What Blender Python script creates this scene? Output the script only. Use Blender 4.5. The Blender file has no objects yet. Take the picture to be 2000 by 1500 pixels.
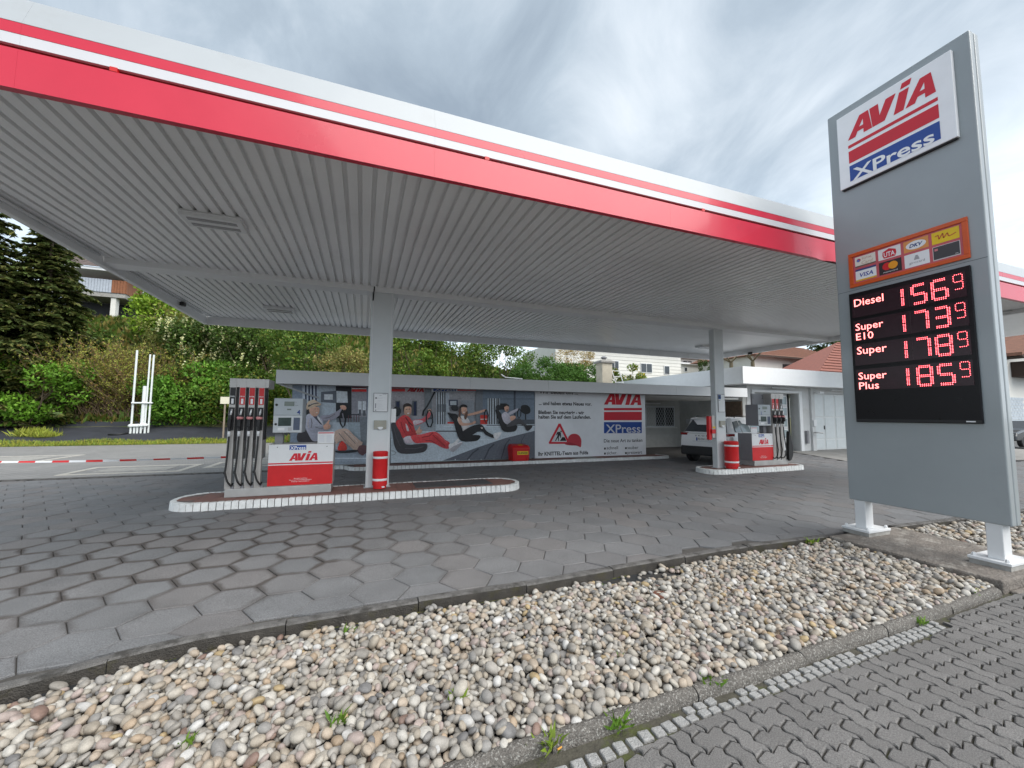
import bpy, bmesh, math, random
import numpy as np
from mathutils import Matrix, Vector
random.seed(7); rng = np.random.default_rng(7)
S = bpy.context.scene; C = S.collection
R = math.radians
# ---------------------------------------------------------------- camera
EYE = np.array([0.0, 0.0, 1.6]); FPX = 780.7
YAW, PIT, ROL = R(20.37), R(4.44), R(-0.36)
_f = np.array([math.sin(YAW)*math.cos(PIT), math.cos(YAW)*math.cos(PIT), math.sin(PIT)])
_r0 = np.array([math.cos(YAW), -math.sin(YAW), 0.0]); _u0 = np.cross(_r0, _f)
_r = _r0*math.cos(ROL) - _u0*math.sin(ROL); _u = _u0*math.cos(ROL) + _r0*math.sin(ROL)
cd = bpy.data.cameras.new('camera'); cam = bpy.data.objects.new('camera', cd); C.objects.link(cam)
cd.sensor_width = 36.0; cd.lens = 36.0*FPX/2000.0; cd.clip_start = 0.05; cd.clip_end = 3000
cam.matrix_world = Matrix(((_r[0], _u[0], -_f[0], EYE[0]), (_r[1], _u[1], -_f[1], EYE[1]), (_r[2], _u[2], -_f[2], EYE[2]), (0, 0, 0, 1)))
S.camera = cam
# ---------------------------------------------------------------- sky, sun, exposure
SUN_EL, SUN_AZ = R(50), R(152)          # azimuth clockwise from +Y
w = bpy.data.worlds.new('World'); S.world = w; w.use_nodes = True
nt = w.node_tree; nt.nodes.clear()
def _n(t, **k):
    n = nt.nodes.new(t)
    for a, b in k.items(): setattr(n, a, b)
    return n
out = _n('ShaderNodeOutputWorld'); bg = _n('ShaderNodeBackground'); bg.inputs[1].default_value = 0.061
sky = _n('ShaderNodeTexSky', sky_type='NISHITA', sun_disc=False); sky.sun_elevation = SUN_EL; sky.sun_rotation = SUN_AZ; sky.air_density = 1.0; sky.dust_density = 2.0
tc = _n('ShaderNodeTexCoord'); sp = _n('ShaderNodeSeparateXYZ'); nt.links.new(tc.outputs['Generated'], sp.inputs[0])
def _m(op, a, b=None, c=None):
    n = _n('ShaderNodeMath', operation=op)
    for i, v in enumerate((a, b, c)):
        if v is None: continue
        if isinstance(v, (int, float)): n.inputs[i].default_value = v
        else: nt.links.new(v, n.inputs[i])
    return n.outputs[0]
zc = _m('ADD', _m('MAXIMUM', sp.outputs[2], 0.0), 0.46)
cx = _m('DIVIDE', sp.outputs[0], zc); cy = _m('DIVIDE', sp.outputs[1], zc)
cv = _n('ShaderNodeCombineXYZ'); nt.links.new(cx, cv.inputs[0]); nt.links.new(cy, cv.inputs[1])
mp = _n('ShaderNodeMapping'); mp.inputs['Rotation'].default_value = (0, 0, R(-38)); mp.inputs['Scale'].default_value = (1.7, 1.15, 1); mp.inputs['Location'].default_value = (0.35, 0.9, 0)
nt.links.new(cv.outputs[0], mp.inputs[0])
def _noise(scale, det, rough, dist=0.0):
    n = _n('ShaderNodeTexNoise'); n.inputs['Scale'].default_value = scale; n.inputs['Detail'].default_value = det
    n.inputs['Roughness'].default_value = rough; n.inputs['Distortion'].default_value = dist
    nt.links.new(mp.outputs[0], n.inputs['Vector']); return n.outputs['Fac']
big = _noise(0.85, 3, 0.5, 0.3); fine = _noise(2.3, 7, 0.58, 0.5)
mixn = _m('ADD', _m('MULTIPLY', big, 0.62), _m('MULTIPLY', fine, 0.38))
rp = _n('ShaderNodeValToRGB'); nt.links.new(mixn, rp.inputs[0])
e = rp.color_ramp.elements; e[0].position = 0.39; e[0].color = (1.75, 2.12, 2.5, 1); e[1].position = 0.67; e[1].color = (5.3, 5.5, 5.7, 1)
m1 = e.new(0.48); m1.color = (2.5, 2.95, 3.35, 1); m2 = e.new(0.57); m2.color = (3.8, 4.2, 4.55, 1)
# thin bright band of lighter cloud all round the horizon, heavier cloud overhead
hz_ = _n('ShaderNodeMapRange', interpolation_type='SMOOTHSTEP'); nt.links.new(sp.outputs[2], hz_.inputs[0])
hz_.inputs[1].default_value = 0.0; hz_.inputs[2].default_value = 0.55; hz_.inputs[3].default_value = 2.1; hz_.inputs[4].default_value = 1.0
hm = _n('ShaderNodeVectorMath', operation='SCALE'); nt.links.new(rp.outputs[0], hm.inputs[0]); nt.links.new(hz_.outputs[0], hm.inputs['Scale'])
mx = _n('ShaderNodeMix', data_type='RGBA'); mx.inputs[0].default_value = 0.88
nt.links.new(sky.outputs[0], mx.inputs[6]); nt.links.new(hm.outputs[0], mx.inputs[7])
nt.links.new(mx.outputs[2], bg.inputs[0]); nt.links.new(bg.outputs[0], out.inputs[0])
sl = bpy.data.lights.new('sun', 'SUN'); sl.energy = 1.15; sl.angle = R(60); sl.color = (1.0, 0.965, 0.91)
so = bpy.data.objects.new('sun', sl); C.objects.link(so)
_sd = Vector((math.sin(SUN_AZ)*math.cos(SUN_EL), math.cos(SUN_AZ)*math.cos(SUN_EL), math.sin(SUN_EL)))
so.rotation_euler = _sd.to_track_quat('Z', 'Y').to_euler(); so.location = (-10, -20, 40)
S.view_settings.view_transform = 'Standard'; S.view_settings.look = 'None'; S.view_settings.gamma = 1.0; S.view_settings.exposure = 1.85
S.view_settings.use_curve_mapping = False
# ---------------------------------------------------------------- helpers
def at(px, py, Y):
    """point on the plane y=Y seen at photo pixel (px,py)"""
    d = _f + _r*(px-1000)/FPX + _u*(750-py)/FPX
    return EYE + d*(Y/d[1])
def atx(px, py, X):
    d = _f + _r*(px-1000)/FPX + _u*(750-py)/FPX
    return EYE + d*(X/d[0])
def scr(p):
    d = np.asarray(p, float) - EYE; k = d@_f
    return 1000+FPX*(d@_r)/k, 750-FPX*(d@_u)/k, k

MATS = {}; ORG = {}
def mat(name, col, rough=0.55, metal=0.0, var=0.10, scale=5.0, bump=0.0, bscale=60.0, spec=0.5, attr=None, objcol=False, emit=0.0, coat=0.0, var2=None, transl=0.0, blotch=None):
    if name in MATS: return MATS[name]
    m = bpy.data.materials.new(name); m.use_nodes = True; t = m.node_tree; b = t.nodes['Principled BSDF']
    L = t.links.new
    geo = t.nodes.new('ShaderNodeNewGeometry')
    n1 = t.nodes.new('ShaderNodeTexNoise'); n1.inputs['Scale'].default_value = scale; n1.inputs['Detail'].default_value = 6; n1.inputs['Roughness'].default_value = 0.62
    L(geo.outputs['Position'], n1.inputs['Vector'])
    rg = t.nodes.new('ShaderNodeMapRange'); rg.inputs[1].default_value = 0.3; rg.inputs[2].default_value = 0.7; rg.inputs[3].default_value = 1-var; rg.inputs[4].default_value = 1+var
    L(n1.outputs['Fac'], rg.inputs[0])
    hs = t.nodes.new('ShaderNodeMix'); hs.data_type = 'RGBA'; hs.blend_type = 'MULTIPLY'; hs.inputs[0].default_value = 1.0
    if attr:
        a = t.nodes.new('ShaderNodeAttribute'); a.attribute_name = attr; L(a.outputs['Color'], hs.inputs[6])
    elif objcol:
        a = t.nodes.new('ShaderNodeObjectInfo'); L(a.outputs['Color'], hs.inputs[6])
    else:
        hs.inputs[6].default_value = (*col, 1)
    L(rg.outputs[0], hs.inputs[7]); cur = hs.outputs[2]
    if blotch:   # (colour, scale, threshold, softness, strength): dirt or wear patches
        bc, bs, th, sf, st = blotch
        nb = t.nodes.new('ShaderNodeTexNoise'); nb.inputs['Scale'].default_value = bs; nb.inputs['Detail'].default_value = 8; nb.inputs['Roughness'].default_value = 0.7
        L(geo.outputs['Position'], nb.inputs['Vector'])
        r2 = t.nodes.new('ShaderNodeMapRange'); r2.inputs[1].default_value = th; r2.inputs[2].default_value = th+sf; r2.inputs[3].default_value = 0; r2.inputs[4].default_value = st
        L(nb.outputs['Fac'], r2.inputs[0])
        mb = t.nodes.new('ShaderNodeMix'); mb.data_type = 'RGBA'; L(r2.outputs[0], mb.inputs[0]); L(cur, mb.inputs[6]); mb.inputs[7].default_value = (*bc, 1); cur = mb.outputs[2]
    if var2:     # fine speckle (amount, scale)
        n3 = t.nodes.new('ShaderNodeTexNoise'); n3.inputs['Scale'].default_value = var2[1]; n3.inputs['Detail'].default_value = 2
        L(geo.outputs['Position'], n3.inputs['Vector'])
        r3 = t.nodes.new('ShaderNodeMapRange'); r3.inputs[1].default_value = 0.25; r3.inputs[2].default_value = 0.75; r3.inputs[3].default_value = 1-var2[0]; r3.inputs[4].default_value = 1+var2[0]
        L(n3.outputs['Fac'], r3.inputs[0])
        h3 = t.nodes.new('ShaderNodeMix'); h3.data_type = 'RGBA'; h3.blend_type = 'MULTIPLY'; h3.inputs[0].default_value = 1.0
        L(cur, h3.inputs[6]); L(r3.outputs[0], h3.inputs[7]); cur = h3.outputs[2]
    L(cur, b.inputs['Base Color'])
    b.inputs['Roughness'].default_value = rough; b.inputs['Metallic'].default_value = metal
    b.inputs['Specular IOR Level'].default_value = spec; b.inputs['Coat Weight'].default_value = coat
    if coat: b.inputs['Coat Roughness'].default_value = 0.08
    if rough > 0.12:
        rr = t.nodes.new('ShaderNodeMapRange'); rr.inputs[1].default_value = 0.25; rr.inputs[2].default_value = 0.75; rr.inputs[3].default_value = max(0.04, rough*0.85); rr.inputs[4].default_value = min(1, rough*1.15)
        L(n1.outputs['Fac'], rr.inputs[0]); L(rr.outputs[0], b.inputs['Roughness'])
    if bump:
        n2 = t.nodes.new('ShaderNodeTexNoise'); n2.inputs['Scale'].default_value = bscale; n2.inputs['Detail'].default_value = 4
        L(geo.outputs['Position'], n2.inputs['Vector'])
        bp = t.nodes.new('ShaderNodeBump'); bp.inputs['Strength'].default_value = bump; bp.inputs['Distance'].default_value = 0.02
        L(n2.outputs['Fac'], bp.inputs['Height']); L(bp.outputs['Normal'], b.inputs['Normal'])
    if emit:
        b.inputs['Emission Color'].default_value = (*col, 1); b.inputs['Emission Strength'].default_value = emit
    if transl:
        tr = t.nodes.new('ShaderNodeBsdfTranslucent'); L(cur, tr.inputs['Color']); ms = t.nodes.new('ShaderNodeMixShader'); ms.inputs[0].default_value = transl
        o = t.nodes['Material Output']; L(b.outputs[0], ms.inputs[1]); L(tr.outputs[0], ms.inputs[2]); L(ms.outputs[0], o.inputs[0])
    MATS[name] = m; return m

class MB:
    def __init__(s): s.v = []; s.f = []; s.m = []; s.c = []
    def add(s, verts, faces, m=0, col=None):
        o = len(s.v); s.v += [tuple(map(float, p)) for p in verts]
        for q in faces: s.f.append(tuple(o+i for i in q)); s.m.append(m); s.c.append(col)
        return s
    def box(s, x0, x1, y0, y1, z0, z1, m=0, col=None):
        v = [(x0,y0,z0),(x1,y0,z0),(x1,y1,z0),(x0,y1,z0),(x0,y0,z1),(x1,y0,z1),(x1,y1,z1),(x0,y1,z1)]
        return s.add(v, [(0,3,2,1),(4,5,6,7),(0,1,5,4),(1,2,6,5),(2,3,7,6),(3,0,4,7)], m, col)
    def hexa(s, p, m=0, col=None):   # 8 corners: bottom 4 ccw, top 4 ccw
        return s.add(p, [(0,3,2,1),(4,5,6,7),(0,1,5,4),(1,2,6,5),(2,3,7,6),(3,0,4,7)], m, col)
    def poly(s, pts, m=0, col=None): return s.add(pts, [tuple(range(len(pts)))], m, col)
    def prism(s, pts, d, m=0, col=None):  # polygon swept along vector d
        n = len(pts); a = [np.array(p, float) for p in pts]; b = [p+np.array(d, float) for p in a]
        fs = [tuple(range(n-1, -1, -1)), tuple(range(n, 2*n))] + [(i, (i+1) % n, n+(i+1) % n, n+i) for i in range(n)]
        return s.add(a+b, fs, m, col)
    def tube(s, path, r, n=8, m=0, col=None, cap=True):
        P = [np.array(p, float) for p in path]; rs = r if hasattr(r, '__len__') else [r]*len(P)
        ring = []; up = np.array([0.0, 0.0, 1.0]); V = []
        for i, p in enumerate(P):
            t = P[min(i+1, len(P)-1)] - P[max(i-1, 0)]; t /= (np.linalg.norm(t)+1e-9)
            a = np.cross(t, up if abs(t[2]) < 0.95 else np.array([1.0, 0, 0])); a /= np.linalg.norm(a); b = np.cross(t, a)
            if i and np.dot(a, pa) < 0: a, b = -a, -b
            pa = a
            V += [p + rs[i]*(math.cos(2*math.pi*k/n)*a + math.sin(2*math.pi*k/n)*b) for k in range(n)]
        F = [(i*n+k, i*n+(k+1) % n, (i+1)*n+(k+1) % n, (i+1)*n+k) for i in range(len(P)-1) for k in range(n)]
        if cap: F += [tuple(range(n-1, -1, -1)), tuple((len(P)-1)*n+k for k in range(n))]
        return s.add(V, F, m, col)
    def lathe(s, prof, c, n=24, m=0, axis='z', col=None):   # prof (r,h) list
        V = []
        for r, h in prof:
            for k in range(n):
                a = 2*math.pi*k/n; x, y = r*math.cos(a), r*math.sin(a)
                V.append((c[0]+x, c[1]+y, c[2]+h) if axis == 'z' else (c[0]+x, c[1]+h, c[2]+y) if axis == 'y' else (c[0]+h, c[1]+x, c[2]+y))
        F = [(i*n+k, i*n+(k+1) % n, (i+1)*n+(k+1) % n, (i+1)*n+k) for i in range(len(prof)-1) for k in range(n)]
        F += [tuple(range(n-1, -1, -1)), tuple((len(prof)-1)*n+k for k in range(n))]
        return s.add(V, F, m, col)
    def mesh(s, name, mats, smooth=False):
        me = bpy.data.meshes.new(name); me.from_pydata(s.v, [], s.f)
        for m in (mats if isinstance(mats, (list, tuple)) else [mats]): me.materials.append(m)
        if any(s.m): me.polygons.foreach_set('material_index', s.m)
        if any(c is not None for c in s.c):
            ca = me.color_attributes.new('Col', 'FLOAT_COLOR', 'CORNER')
            arr = []
            for p in me.polygons:
                c = s.c[p.index] or (1, 1, 1)
                if isinstance(c, list):
                    for q in c: arr += [q[0], q[1], q[2], 1.0]
                else: arr += [c[0], c[1], c[2], 1.0]*p.loop_total
            ca.data.foreach_set('color', arr)
        if smooth: me.polygons.foreach_set('use_smooth', [True]*len(me.polygons))
        me.update(); return me
    def build(s, name, mats, parent=None, smooth=False, bevel=0, seg=2, auto=None):
        return link(name, s.mesh(name, mats, smooth or auto is not None), parent, bevel=bevel, seg=seg, auto=auto)
def link(name, me, parent=None, loc=None, bevel=0, seg=2, auto=None, rot=None):
    o = bpy.data.objects.new(name, me); C.objects.link(o)
    if parent is not None:
        o.parent = parent; o.matrix_parent_inverse = Matrix.Translation(-Vector(ORG.get(parent.name, (0, 0, 0))))
    if loc is not None: o.location = loc
    if rot is not None: o.rotation_euler = rot
    if bevel:
        b = o.modifiers.new('bevel', 'BEVEL'); b.width = bevel; b.segments = seg; b.limit_method = 'ANGLE'; b.angle_limit = R(40)
    if auto is not None:
        me.set_sharp_from_angle(angle=R(auto))
    return o
def thing(name, label, cat, loc, group=None):
    o = bpy.data.objects.new(name, None); C.objects.link(o); o.location = loc; o.empty_display_size = 0.2
    ORG[o.name] = tuple(float(v) for v in loc); tag(o, label, cat, group); return o
def tag(o, label, cat, group=None, kind=None):
    o['label'] = label; o['category'] = cat
    if group: o['group'] = group
    if kind: o['kind'] = kind
    return o
def struct(o, label=None):
    o['kind'] = 'structure'
    if label: o['label'] = label
    return o
def stuff(o, label=None, cat=None):
    o['kind'] = 'stuff'
    if label: o['label'] = label
    if cat: o['category'] = cat
    return o
def smoothpoly(pts, k=3):
    n = len(pts); P = [np.array(p, float) for p in pts]; o = []
    for i in range(n):
        a, b, c, d = P[i-1], P[i], P[(i+1) % n], P[(i+2) % n]
        for j in range(k):
            t = j/k; o.append(0.5*((2*b)+(-a+c)*t+(2*a-5*b+4*c-d)*t*t+(-a+3*b-3*c+d)*t**3))
    return o
_tx = {}
def textmesh(s, bold=0.0, res=2):
    k = (s, bold, res)
    if k in _tx: return _tx[k]
    cu = bpy.data.curves.new('t', 'FONT'); cu.body = s; cu.size = 1.0; cu.offset = bold; cu.resolution_u = res
    o = bpy.data.objects.new('t', cu); me = bpy.data.meshes.new_from_object(o)
    v = np.array([p.co[:2] for p in me.vertices]); f = [tuple(p.vertices) for p in me.polygons]
    bpy.data.objects.remove(o); bpy.data.curves.remove(cu); bpy.data.meshes.remove(me)
    if len(v) == 0: v = np.zeros((0, 2))
    _tx[k] = (v, f); return v, f
def puttext(mb, s, org, U, V, h=None, wid=None, m=0, bold=0.0, col=None, align='l', res=2, slant=0.0):
    """lettering on the plane org + u*U + v*V; h = cap height, wid = total width"""
    v, f = textmesh(s, bold, res)
    if len(v) == 0: return
    x0, x1 = v[:, 0].min(), v[:, 0].max()
    sy = h/0.72 if h else None; sx = wid/(x1-x0) if wid else sy
    if sy is None: sy = sx
    u = (v[:, 0]-x0)*sx + slant*v[:, 1]*sy; vv = v[:, 1]*sy
    if align == 'c': u = u - (x1-x0)*sx/2
    if align == 'r': u = u - (x1-x0)*sx
    org = np.array(org, float); U = np.array(U, float); V = np.array(V, float)
    mb.add(org + u[:, None]*U + vv[:, None]*V, f, m, col)
AVIA_A = [(0,0),(.10,0),(.13,.22),(.205,.22),(.205,0),(.31,0),(.275,1),(.165,1)]
def avia(mb, org, U, V, wid, hgt, m=0, col=None, cut=None):
    """the four slanted capitals of the logo as flat faces"""
    org = np.array(org, float); U = np.array(U, float)*wid; V = np.array(V, float)*hgt
    def P(pts, dx=0): mb.poly([org+U*(x+dx)+V*y for x, y in pts], m, col)
    for dx in (0, .69):
        P([(0,0),(.10,0),(.13,.22),(.155,.42),(.205,.72),(.275,1),(.165,1)], dx)     # left stroke and apex
        P([(.205,0),(.31,0),(.275,1),(.205,.72),(.205,.42),(.205,.22)], dx)
        P([(.13,.22),(.205,.22),(.205,.42),(.155,.42)], dx)
    P([(.29,1),(.315,0),(.46,0),(.405,.40),(.395,1)]); P([(.46,0),(.60,1),(.485,1),(.405,.40)])
    P([(.56,0),(.67,0),(.742,.92),(.635,.92)])
    if not cut: P([(.648,1.03),(.752,1.03),(.775,1.28),(.67,1.28)])
# ================================================================ materials
M_white = mat('white_paint', (0.70, 0.71, 0.72), 0.4, var=0.04)
M_red = mat('red_gloss_panel', (0.60, 0.020, 0.052), 0.30, var=0.05, scale=1.2, coat=0.25, bump=0.10, bscale=1.4, blotch=((0.40, 0.05, 0.06), 2.5, 0.60, 0.15, 0.35))
M_redmat = mat('red_plastic', (0.58, 0.012, 0.015), 0.38, var=0.08)
M_grey = mat('grey_coated_sheet', (0.40, 0.41, 0.42), 0.45, var=0.05)
M_lgrey = mat('light_grey_sheet', (0.56, 0.58, 0.60), 0.42, var=0.05, scale=2)
M_steel = mat('brushed_steel', (0.46, 0.44, 0.42), 0.36, metal=0.35, var=0.10, scale=3)
M_black = mat('black_rubber', (0.012, 0.012, 0.013), 0.5, var=0.2)
M_dark = mat('dark_recess', (0.02, 0.02, 0.022), 0.6, var=0.2)
M_glass = mat('dark_window_glass', (0.035, 0.042, 0.05), 0.06, var=0.1, spec=0.8)
M_blue = mat('blue_print', (0.012, 0.05, 0.25), 0.4, var=0.04)
M_concrete = mat('concrete', (0.33, 0.32, 0.30), 0.85, var=0.2, scale=9, bump=0.3, bscale=90, blotch=((0.16, 0.15, 0.13), 3.5, 0.5, 0.2, 0.6))
WHT = (0.82, 0.83, 0.84); RED = (0.60, 0.012, 0.03); BLU = (0.012, 0.06, 0.30)
M_print = mat('printed_colour', (1, 1, 1), 0.45, var=0.05, scale=4, attr='Col')
M_print_m = mat('printed_banner_cloth', (1, 1, 1), 0.6, var=0.06, scale=1.4, attr='Col', bump=0.25, bscale=3.0, var2=(.16, 22))
M_print_t = mat('printed_text_cloth', (1, 1, 1), 0.6, var=0.07, scale=1.2, attr='Col', bump=0.3, bscale=2.5)

# ================================================================ ground sheet
KY = [(-9, 3.30), (-1.92, 3.36), (-1.54, 3.50), (-1.02, 3.61), (0.43, 3.67), (1.35, 3.66), (2.55, 3.72), (4.13, 3.80), (6.27, 3.72), (7.35, 3.71), (8.97, 3.64), (12, 3.55), (26, 3.5)]
def kerb_y(x): return float(np.interp(x, [k[0] for k in KY], [k[1] for k in KY]))
def bank(x, y):
    """height of the hillside behind the station"""
    s = 25.2 if x < -3.5 else 19.6
    b = min(1, max(0, (x+3.5)/1.2))
    s = 25.2*(1-b)+19.6*b
    t = y - s
    if t <= 0: return 0.0
    top = 9.0*(1-min(1, max(0, (x+2)/14)))+4.2*min(1, max(0, (x+2)/14))
    if x > 18: top = 4.2*max(0.35, 1-(x-18)/30)
    z = 0.17*min(t, 4.5) + 0.72*max(0, t-4.5)
    return min(z, top) + 0.06*math.sin(x*1.7)*math.cos(y*1.1)*min(1, t)
MG = mat('asphalt_ground', (0.11, 0.11, 0.11), 0.9, var=0.15, scale=3, bump=0.2, bscale=150)
g = MB(); g.poly([(-1200, -1200, -0.16), (1200, -1200, -0.16), (1200, 1200, -0.16), (-1200, 1200, -0.16)])
struct(g.build('ground', MG), 'dark ground reaching out to the horizon')
MH = mat('hillside_soil', (0.10, 0.10, 0.045), 0.95, var=0.35, scale=1.2, bump=0.6, bscale=9, blotch=((0.055, 0.085, 0.02), 0.8, 0.48, 0.12, 0.9))
g = MB(); xs = np.concatenate([np.linspace(-90, -30, 13), np.linspace(-28, 30, 59), np.linspace(33, 110, 20)]); ys = np.concatenate([np.linspace(19.4, 45, 42), np.linspace(48, 130, 14)])
V = [(x, y, bank(x, y)-0.02 if bank(x, y) > 0 else -0.05) for y in ys for x in xs]; nx = len(xs)
g.add(V, [(j*nx+i, j*nx+i+1, (j+1)*nx+i+1, (j+1)*nx+i) for j in range(len(ys)-1) for i in range(nx-1)])
struct(g.build('hillside', MH, smooth=True), 'overgrown slope rising behind the station')

# ---------------------------------------------------------------- hexagonal paving of the forecourt
MJ = mat('joint_sand', (0.075, 0.07, 0.065), 0.95, var=0.3, scale=20)
def hexmat():
    m = mat('hex_paver', (1, 1, 1), 0.78, var=0.13, scale=2.2, bump=0.4, bscale=150, var2=(0.42, 130), attr='Col')
    t = m.node_tree; L = t.links.new; b = t.nodes['Principled BSDF']
    src = b.inputs['Base Color'].links[0].from_socket
    a = t.nodes.new('ShaderNodeAttribute'); a.attribute_name = 'Rim'
    geo = t.nodes.new('ShaderNodeNewGeometry')
    # oil and tyre dirt along the joints where cars stop: a patch with an edge of its own
    vd = t.nodes.new('ShaderNodeVectorMath'); vd.operation = 'MULTIPLY_ADD'; vd.inputs[1].default_value = (0.30, 0.52, 0); vd.inputs[2].default_value = (0.60, -3.02, 0)
    L(geo.outputs['Position'], vd.inputs[0]); ln = t.nodes.new('ShaderNodeVectorMath'); ln.operation = 'LENGTH'; L(vd.outputs[0], ln.inputs[0])
    n = t.nodes.new('ShaderNodeTexNoise'); n.inputs['Scale'].default_value = 1.6; n.inputs['Detail'].default_value = 5; L(geo.outputs['Position'], n.inputs['Vector'])
    ad = t.nodes.new('ShaderNodeMath'); ad.operation = 'MULTIPLY_ADD'; ad.inputs[1].default_value = 1.5; L(n.outputs['Fac'], ad.inputs[0]); L(ln.outputs['Value'], ad.inputs[2])
    r = t.nodes.new('ShaderNodeMapRange'); r.inputs[1].default_value = 1.3; r.inputs[2].default_value = 1.9; r.inputs[3].default_value = 1.0; r.inputs[4].default_value = 0.10; L(ad.outputs[0], r.inputs[0])
    n4 = t.nodes.new('ShaderNodeTexNoise'); n4.inputs['Scale'].default_value = 5.5; n4.inputs['Detail'].default_value = 3; L(geo.outputs['Position'], n4.inputs['Vector'])
    ed = t.nodes.new('ShaderNodeMath'); ed.operation = 'MULTIPLY_ADD'; ed.inputs[1].default_value = 0.75; L(n4.outputs['Fac'], ed.inputs[0]); L(a.outputs['Fac'], ed.inputs[2])
    re = t.nodes.new('ShaderNodeMapRange'); re.inputs[1].default_value = 0.98; re.inputs[2].default_value = 1.32; L(ed.outputs[0], re.inputs[0])
    mu = t.nodes.new('ShaderNodeMath'); mu.operation = 'MULTIPLY'; L(re.outputs[0], mu.inputs[0]); L(r.outputs[0], mu.inputs[1])
    m2 = t.nodes.new('ShaderNodeMath'); m2.operation = 'MULTIPLY'; m2.inputs[1].default_value = 0.85; L(mu.outputs[0], m2.inputs[0])
    mx = t.nodes.new('ShaderNodeMix'); mx.data_type = 'RGBA'; L(m2.outputs[0], mx.inputs[0]); L(src, mx.inputs[6]); mx.inputs[7].default_value = (0.055, 0.045, 0.040, 1)
    L(mx.outputs[2], b.inputs['Base Color'])
    return m
M_hex = hexmat()
HS = 0.2685; HF = HS*math.sqrt(3)      # side, across flats
def hexgeo(col, dz=0.0, tx=0.0, ty=0.0):
    """a bevelled hexagonal slab about its centre: centre point, inner ring, rim, chamfer, skirt"""
    V = [(0, 0)]; rim = [0.0]; rings = [(HS*0.55, 0, 0.25), (HS*0.84, 0, 0.74), (HS-0.011, 0.0, 1.0), (HS-0.004, -0.006, 1.0), (HS-0.004, -0.045, 1.0)]
    P = [(0, 0, dz)]
    for r, z, e in rings:
        for k in range(6):
            a = math.pi/3*k; x, y = r*math.cos(a), r*math.sin(a); P.append((x, y, z+dz+tx*x+ty*y)); rim.append(e)
    F = [(0, 1+k, 1+(k+1) % 6) for k in range(6)]
    for j in range(4): F += [(1+j*6+k, 7+j*6+k, 7+j*6+(k+1) % 6, 1+j*6+(k+1) % 6) for k in range(6)]
    return P, F, rim
def rimmesh(name, pieces, m):
    V, F, rm, cl = [], [], [], []
    for P, Fc, rim, off, col in pieces:
        o = len(V); V += [(p[0]+off[0], p[1]+off[1], p[2]+off[2]) for p in P]; F += [tuple(o+i for i in q) for q in Fc]; rm += rim; cl += [(*col, 1.0)]*len(P)
    me = bpy.data.meshes.new(name); me.from_pydata(V, [], F); me.materials.append(m)
    ca = me.color_attributes.new('Col', 'FLOAT_COLOR', 'POINT'); ca.data.foreach_set('color', np.array(cl, dtype=np.float32).ravel())
    ra = me.attributes.new('Rim', 'FLOAT', 'POINT'); ra.data.foreach_set('value', rm)
    return me
def hexcol():
    t = 0.165*random.uniform(0.93, 1.06); h = random.uniform(-0.006, 0.006)
    return (t*1.01+h, t, t*1.02-h*0.6)
isl = [(-2.6, 2.8, 8.2, 9.0), (9.4, 12.3, 8.65, 9.2)]
base = MB(); xs = [k[0] for k in KY if -9 <= k[0]]
pv = [(-32, 3.4, -0.018)] + [(x, kerb_y(x)+0.04, -0.018) for x in xs] + [(26, 12.9, -0.018), (-32, 12.9, -0.018)]
base.poly(pv)
paving = struct(base.build('forecourt_paving', MJ), 'dark grey hexagonal concrete paving of the forecourt')
cells = []
for i in range(-76, 66):
    cxh = 0.60+i*1.5*HS
    for j in range(-6, 22):
        cyh = 5.12+(j+(0.5 if i % 2 else 0))*HF
        if cyh-HF*0.5 > 12.80 or cyh < kerb_y(cxh)-0.05: continue
        if any(a < cxh < b and c < cyh < d for a, b, c, d in isl): continue
        if cxh > 16.3+(cyh-9.41)*0.62 and cyh > 7.5: continue
        sx, sy, k = scr((cxh, cyh, 0))
        vis = k > 0.3 and -60 < sx < 2060 and sy < 1560
        cells.append((-k if vis else -999, cxh, cyh))
def clip_front(P, cxh, cyh):
    # stones cut along the front kerb and the back edge
    return [(p[0], min(max(p[1], kerb_y(cxh+p[0])+0.045-cyh), 12.80-cyh), p[2]) for p in P]
cells.sort(key=lambda c: c[0]); cells.reverse()
tones = [hexcol() for _ in range(14)]; variants = []
for q in range(14):
    P, F, rim = hexgeo(tones[q], 0, random.uniform(-.010, .010), random.uniform(-.010, .010)); variants.append((P, F, rim, rimmesh('paver', [(P, F, rim, (0, 0, 0), tones[q])], M_hex)))
rest = []
for n, (k, cxh, cyh) in enumerate(cells):
    q = random.randrange(14); P, F, rim, me = variants[q]; dz = random.uniform(-.003, .003)
    cut = (cyh-HF/2 < max(kerb_y(cxh-.27), kerb_y(cxh+.27))+0.05) or cyh+HF/2 > 12.79
    if n < 300:
        if cut: me = rimmesh('paver', [(clip_front(P, cxh, cyh), F, rim, (0, 0, 0), tones[q])], M_hex)
        link('paver', me, paving, (cxh, cyh, dz))
    else:
        rest.append((clip_front(P, cxh, cyh) if cut else P, F, rim, (cxh, cyh, dz), hexcol()))
stuff(link('paver_field', rimmesh('paver_field', rest, M_hex), paving))

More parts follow.
